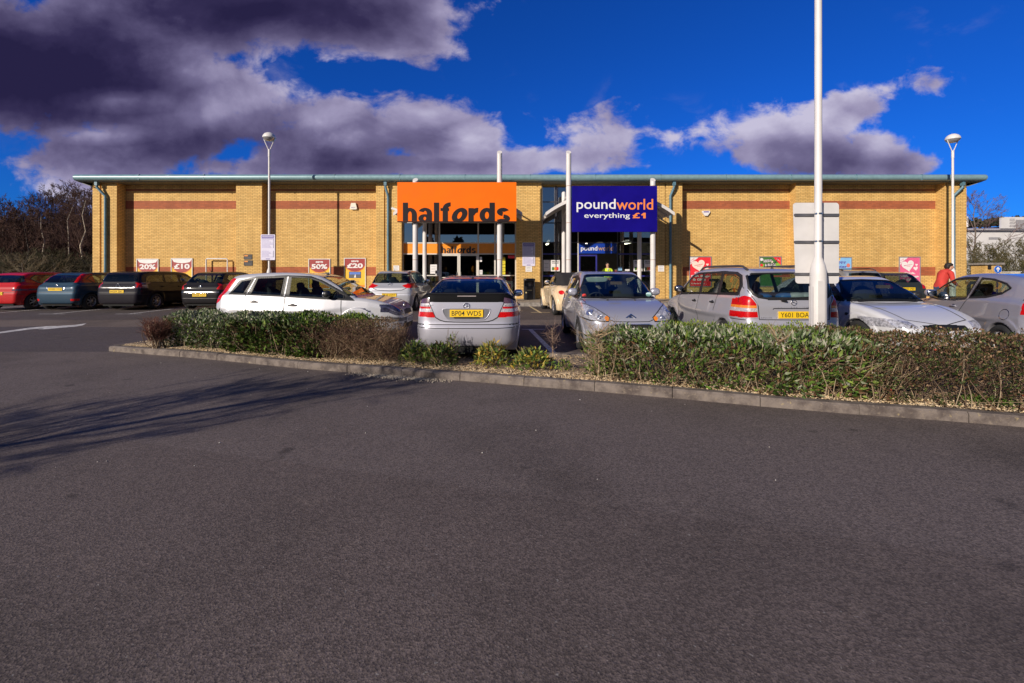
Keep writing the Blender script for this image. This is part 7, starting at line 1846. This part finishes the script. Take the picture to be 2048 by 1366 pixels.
# big bare tree behind the photographer, left: its shadow falls across the tarmac
tree('bare_tree', (-8.0, .72, 0), 3.7, .085, 'small leaning bare tree just outside the left edge of the view', ((.08, .06, .05),), BK, 4, 50, (1.1, -1.1), .30, 77, None, minr=.0052, first=.2, upb=.7, brf=.2)
# belt of conifers and bare trees across the road behind the camera, mirrored in the shop glass
for k in range(26):
    X = -75 + k * 6 + rs.uniform(-2, 2); Y = -46 + rs.uniform(-5, 5); H_ = rs.uniform(5, 8.5)
    org = (X, Y, 0); root = empty('conifer_tree', org, 0, 'dark conifers in the belt behind the camera', 'tree', 'conifers behind the camera')
    g = MB(); g.tube([(X, Y, 0), (X, Y, H_ * .9)], [.2, .05], 8); g.build('trunk', BK, root, org)
    n = 700; z = rng.random(n) ** .8; a = rng.uniform(0, 6.28, n); rad = (1 - z) * 2.3 + .15
    P = np.stack([X + np.cos(a) * rad, Y + np.sin(a) * rad, .5 + z * H_], 1); leaves('crown', P, np.stack([np.cos(a), np.sin(a), -.3 + 0 * a], 1), .9, pal(n, ((.02, .035, .02), (.035, .045, .025))), root, org, .6, up=-.2, mat=TINT)
m3 = m2; hills('hills', -160, 160, -120, -70, lambda x: 9.0 + 2 * math.sin(x * .05), m3, 50, 8)
# ---------------------------------------------------------------- cars in their bays
UP = R(90)      # nose to the building
DN = R(-90)     # nose to the camera
def place_rear(X, D): return (X, D, gz(D + 2))
NEAR_H = .024
make_car(fiesta(), (wx(417, 900 / 98) + 0, 9.18 + .84, .03), 0, 'pale silver five-door hatchback parked side-on behind the left hedge', NEAR_H)
make_car(coupe(), (-.725, 7.10, .03), UP, 'silver coupe with black boot spoiler and yellow plate BP04 WDS', NEAR_H)
make_car(smallcar(), (2.08, 7.76 + 3.94, .04), DN, 'blue-silver small car facing the camera with chevron badge on its bonnet', NEAR_H)
make_car(mpv(), (4.74, 7.5, .03), UP, 'grey-silver people carrier with roof rails, yellow plate starting Y601, behind the lamp column', NEAR_H)
make_car(xsara(), (7.03, 7.2 + 4.17, .03), DN, 'white hatchback with sloping bonnet facing the camera, dark windscreen, behind the brown hedge', NEAR_H)
_a = R(10)
_s = threedoor()
make_car(_s, (8.70, 6.72, .02), R(72), 'silver three-door car cut by the right edge, round fuel flap on its side', NEAR_H)
FAR = .034
def simple(pt, L=4.0, H=1.42, W=1.7, lamps=None, gl=GLASS, plate_z=.78, reg='WA02 WHJ', **kw):
    kw.setdefault('rt', .58)
    sp = hatch(L, W, H, .95, pnt=pt, **kw)
    sp['tum'] = .40; sp['ghw'] = W / 2 - .08
    sp['regions'] += lamps or [('tail_light', RED, 'rear', [(.56, .80), (.9, .80), (.9, .99), (.62, .99)], dict(n=.03)), ('tail_light', RED, 'side', [(-.1, .8), (.16, .8), (.2, .95), (-.1, 1.0)], dict(n=.3))]
    sp['regions'] += [('headlight', HLM, 'front', [(.42, .6), (.85, .62), (.85, .78), (.5, .76)])]
    sp['plates'] = [('rear', plate_z, reg, True)]
    return sp
p_red = paint('red_paint', (.46, .006, .010, 1), 0, .45, .5, .2); p_teal = paint('teal_blue_paint', (.016, .045, .08, 1), .2, .45, .5, .2)
p_navy = paint('navy_black_paint', (.008, .006, .012, 1), 0, .5, .35, .12); p_black = paint('black_paint', (.007, .006, .009, 1), 0, .5, .35, .12)
s1 = simple(p_red, 4.0, 1.42, 1.7, lamps=[('tail_light', RED, 'rear', [(.56, .78), (.9, .82), (.9, 1.02), (.66, .98)], dict(n=.03)), ('tail_light', SMK, 'rear', [(.56, .72), (.9, .72), (.9, .80), (.56, .78)], dict(n=.03))], plate_z=.62, reg='CK07 LMO')
make_car(s1, place_rear(-19.3, 16.8), UP, 'bright red hatchback cut by the left edge', FAR)
s2 = simple(p_teal, 4.15, 1.42, 1.7, lamps=[('tail_light', RED, 'rear', [(.60, 1.04), (.9, 1.0), (.9, 1.36), (.47, 1.36)], dict(n=.03)), ('tail_light', RED, 'side', [(.1, 1.02), (.30, 1.04), (.50, 1.34), (.30, 1.36)], dict(n=.2)), ('fog_light', RED, 'rear', [(.58, .34), (.78, .34), (.78, .42), (.58, .42)], dict(n=0))])
s2['trims'] += [('rear', [(0, .89), (.40, .89)], .022, 1), ('rear', [(.36, .87), (.28, .76)], .02, 1)]
s2['badges'] = [('rear', 0, .92, .05, 'oval')]
make_car(s2, place_rear(-17.1, 16.8), UP, 'teal blue hatchback with high tail lamps and yellow plate', FAR)
s3 = estate(p_navy, 1.46); s3['plates'] = [('rear', .70, 'HG59 ZBC', True)]; s3['badges'] = [('rear', 0, .92, .06, 'bolt')]
s3['wheels'] = (.85, 3.5)
make_car(s3, place_rear(-14.7, 16.7), UP, 'navy black estate car with chrome strip across its tailgate', FAR)
s4 = simple(p_black, 4.0, 1.44, 1.7, lamps=[('tail_light', RED, 'rear', [(.60, .78), (.9, .74), (.9, .98), (.70, .96)], dict(n=.03)), ('tail_light', RED, 'side', [(-.1, .76), (.14, .78), (.24, .98), (-.1, 1.0)], dict(n=.3))], gl=GLASSL, plate_z=.56, reg='PO04 YUY')
s4['trims'] += [('rear', [(0, .66), (.7, .67)], .012, 1), ('rear', [(0, .43), (.8, .44)], .01, 1)]; s4['badges'] = [('rear', 0, .86, .06, 'lion')]; s4['aerial'] = (.7, 1.45, .3)
make_car(s4, place_rear(-11.75, 16.9), UP, 'black hatchback with lion badge, rightmost dark car of the left row', FAR)
P_AS = paint('bright_silver_paint', (.50, .50, .54, 1), .5, .33)
s6 = simple(P_AS, 4.4, 1.5, 1.78, lamps=[('tail_light', RED, 'rear', [(.42, .94), (.6, .85), (.95, .85), (.95, 1.0), (.72, 1.03)], dict(n=.02)), ('tail_light', RED, 'side', [(-.1, .88), (.24, .9), (.34, .98), (.1, 1.04), (-.1, 1.04)], dict(n=.25)), ('bumper_reflector', RED, 'rear', [(.2, .30), (.42, .30), (.42, .34), (.2, .34)])], plate_z=.60, reg='EK60 HWT', belt_=0)
s6['trims'] += [('rear', [(0, .75), (.45, .78), (.6, .84)], .02, 3 - 3)]; s6['badges'] = [('rear', 0, .97, .07, 'bolt')]; s6['aerial'] = (.8, 1.47, .2)
make_car(s6, place_rear(wx(784, 16.6), 16.2), UP, 'silver hatchback seen from behind between the side-on hatchback and the coupe', FAR)
make_car(beetle(), (2.30, 14.6, gz(15.6)), UP + R(5), 'cream convertible with round red tail lamp and black fabric roof', .028)
s8 = estate(paint('dull_silver_paint', (.30, .30, .31, 1), .4, .35), 1.52, GLASS); s8['rails'] = (.5, 2.6, .62, 1.49)
make_car(s8, place_rear(13.2, 16.6), UP, 'grey-silver estate with roof rails showing beside the column sign', FAR)
s9 = simple(paint('dark_olive_paint', (.03, .035, .03, 1), .2, .35), 4.0, 1.44, 1.7, gl=GLASSL, reg='VX03 PEF')
make_car(s9, place_rear(15.1, 17.1), UP, 'dark hatchback whose roof shows above the white hatchback bonnet', FAR)
# ================================================================ sky, sun, camera
SUN_EL = R(21.5); SUN_AZ = R(40)      # the sun is behind the camera, to the left
def world():
    w = bpy.data.worlds.new('World'); SC.world = w; w.use_nodes = True
    nt = NT(w.node_tree); bg = nt.n['Background']
    sky = nt.new('ShaderNodeTexSky', sky_type='NISHITA', sun_disc=False)
    sky.sun_elevation = SUN_EL; sky.sun_rotation = R(180) + SUN_AZ
    sky.air_density = 1.0; sky.dust_density = .15; sky.ozone_density = 3.0; sky.altitude = 200
    hs = nt.new('ShaderNodeHueSaturation'); hs.inputs['Saturation'].default_value = SKY_SAT; hs.inputs['Value'].default_value = SKY_VAL
    d = nt.sep(nt.new('ShaderNodeTexCoord').outputs['Generated'])
    front = nt.ramp(d[1], -.25, .35)                       # paler sky on the sunward side, behind the camera
    nt.l.new(nt.mix(1.0, sky.outputs[0], nt.mix(front, (.42, .50, .66, 1), SKY_TINT), 'MULTIPLY'), hs.inputs['Color'])
    ay = nt.m('MAXIMUM', nt.m('ABSOLUTE', d[1]), .02)
    u = nt.m('DIVIDE', d[0], ay); v = nt.m('DIVIDE', d[2], ay)
    vec = nt.comb(u, nt.m('MULTIPLY', v, 1.35), nt.m('MULTIPLY', nt.m('SIGN', d[1]), 3))
    def el(cx, cy, rx, ry, wt=1.0, rot=0):
        cx = (cx - 1024) / 900; cy = (550 - cy) / 900; rx /= 900; ry /= 900
        a = nt.m('SUBTRACT', u, cx); b = nt.m('SUBTRACT', v, cy)
        if rot:
            c_, s_ = math.cos(R(rot)), math.sin(R(rot))
            a, b = nt.m('ADD', nt.m('MULTIPLY', a, c_), nt.m('MULTIPLY', b, s_)), nt.m('SUBTRACT', nt.m('MULTIPLY', b, c_), nt.m('MULTIPLY', a, s_))
        q = nt.m('ADD', nt.m('POWER', nt.m('ABSOLUTE', nt.m('DIVIDE', a, rx)), 2), nt.m('POWER', nt.m('ABSOLUTE', nt.m('DIVIDE', b, ry)), 2))
        return nt.m('MULTIPLY', nt.m('SUBTRACT', 1, nt.m('SQRT', q)), wt)
    def mx(L):
        r = L[0]
        for x in L[1:]: r = nt.m('SMOOTH_MAX', r, x, .12)
        return r
    cov = mx([el(*e) for e in CLOUDS])
    cov = nt.m('SUBTRACT', cov, nt.m('MULTIPLY', nt.m('MAXIMUM', mx([el(*e) for e in HOLES]), 0), 1.5))
    dark = mx([el(*e) for e in DARKS])
    n1 = nt.noise(vec, 3.0, 9, .54, .2)
    sh = nt.new('ShaderNodeVectorMath', operation='ADD'); nt.l.new(vec, sh.inputs[0]); sh.inputs[1].default_value = (-.03, .05, 0)
    n2 = nt.noise(sh.outputs[0], 3.0, 8, .54, .2)
    nl = nt.noise(vec, 1.3, 2, .5)
    amp = nt.ramp(cov, -.45, .02, .08, 2.6)
    c = nt.m('ADD', nt.m('MINIMUM', cov, nt.m('MULTIPLY', cov, 2.6)), nt.m('MULTIPLY', nt.m('SUBTRACT', n1, .5), amp))
    c = nt.m('ADD', c, nt.m('MULTIPLY', nt.m('SUBTRACT', nl, .5), .5))
    fine = nt.noise(vec, 11, 7, .62, .3)
    c = nt.m('ADD', c, nt.m('MULTIPLY', nt.m('SUBTRACT', fine, .5), nt.ramp(cov, -.4, .05, .15, 1.25)))
    dens = nt.ramp(c, -.02, .36)
    wisp = nt.m('MULTIPLY', nt.ramp(nt.noise(vec, 6, 8, .6, .4), .54, .82), nt.ramp(cov, -.6, .1, 0, .45))
    dens = nt.m('MAXIMUM', dens, wisp, clamp=True)
    relief = nt.m('MULTIPLY', nt.m('SUBTRACT', n1, n2), 2.1)
    thick = nt.ramp(c, .05, 1.1)
    dk = nt.m('ADD', nt.m('MULTIPLY', thick, .30), nt.m('ADD', nt.m('MAXIMUM', dark, -.25), nt.m('ADD', nt.m('MULTIPLY', nt.m('SUBTRACT', nt.noise(vec, 3.0, 8, .55), .5), .9), nt.m('MULTIPLY', nt.m('SUBTRACT', fine, .5), -.55))))
    dk = nt.m('SUBTRACT', dk, relief)
    dk = nt.m('SUBTRACT', dk, nt.m('MULTIPLY', nt.m('MAXIMUM', mx([el(*e) for e in BRIGHTS]), 0), .5))
    cr = nt.new('ShaderNodeValToRGB'); e = cr.color_ramp.elements
    e[0].position = 0; e[0].color = (.56, .53, .70, 1); e[1].position = 1; e[1].color = (.020, .016, .058, 1)
    for p_, col in ((.22, (.33, .30, .47, 1)), (.42, (.17, .15, .28, 1)), (.62, (.085, .072, .16, 1)), (.82, (.035, .028, .085, 1))):
        x = e.new(p_); x.color = col
    nt.l.new(nt.ramp(dk, -.45, 1.05, 0, 1, False), cr.inputs[0])
    cs = nt.new('ShaderNodeVectorMath', operation='SCALE'); nt.l.new(cr.outputs[0], cs.inputs[0]); cs.inputs['Scale'].default_value = CLOUD_VAL
    up = nt.ramp(d[2], -.02, .03)
    dens = nt.m('MULTIPLY', dens, up)
    nt.l.new(nt.mix(dens, hs.outputs[0], cs.outputs[0]), bg.inputs['Color'])
    bg.inputs['Strength'].default_value = .088
SKY_TINT = (.055, .40, 1.25, 1); SKY_SAT = 1.0; SKY_VAL = 1.0; CLOUD_VAL = 11.4
CLOUDS = [(60, 130, 480, 190, 1.4), (520, 30, 430, 105, 1.3), (330, 285, 470, 72, 1.15, 10), (440, 190, 180, 110, .8), (640, 290, 230, 95, 1.1), (880, 270, 170, 82, 1.1), (720, 330, 460, 36, 1.1), (870, 40, 110, 100, .7),
          (1200, 255, 190, 70, .2), (1290, 225, 60, 40, .1), (1110, 315, 190, 30, .5), (1300, 265, 70, 60, .25), (1560, 285, 200, 100, 1.0), (1690, 310, 190, 60, .9), (1690, 225, 160, 50, .75, 16), (1860, 168, 80, 34, .36), (1035, 50, 70, 60, .08), (90, 350, 90, 40, .1), (1420, 55, 60, 20, .05)]
HOLES = [(1120, 90, 150, 150), (1370, 80, 210, 150), (1600, 60, 230, 110)]
BRIGHTS = [(370, 140, 110, 55), (430, 210, 90, 60), (640, 245, 90, 40), (700, 275, 80, 45), (850, 225, 110, 45), (930, 280, 60, 50), (880, 25, 70, 70), (240, 200, 150, 30), (200, 268, 130, 25), (1480, 250, 120, 50, .6), (1650, 235, 120, 50, .6), (1740, 300, 90, 30, .6)]
DARKS = [(60, 150, 430, 190, 1.15), (520, 20, 430, 100, 1.1), (470, 290, 300, 70, .5, 10), (600, 320, 300, 70, .42), (1640, 340, 220, 45, .35), (850, 200, 60, 60, .1)]
world()
sun = bpy.data.lights.new('sun', 'SUN'); sun.energy = 5.0; sun.angle = R(.53); sun.color = (1, .90, .77)
so = bpy.data.objects.new('sun', sun); COL.objects.link(so)
dirv = Vector((math.sin(SUN_AZ) * math.cos(SUN_EL), math.cos(SUN_AZ) * math.cos(SUN_EL), -math.sin(SUN_EL)))
so.rotation_euler = dirv.to_track_quat('-Z', 'Y').to_euler(); so.location = (-20, -20, 20)
cam = bpy.data.cameras.new('camera'); co = bpy.data.objects.new('camera', cam); COL.objects.link(co)
co.location = (0, 0, EYE); co.rotation_euler = (R(90), 0, 0)
cam.sensor_width = 36; cam.lens = 36 * F / 2048; cam.shift_y = -(683 - 550) / 2048; cam.clip_end = 3000; cam.clip_start = .05
SC.camera = co
SC.view_settings.view_transform = 'Standard'; SC.view_settings.look = 'None'; SC.view_settings.exposure = EXPO; SC.view_settings.gamma = 1
SC.cycles.transparent_max_bounces = 24; SC.cycles.max_bounces = 6
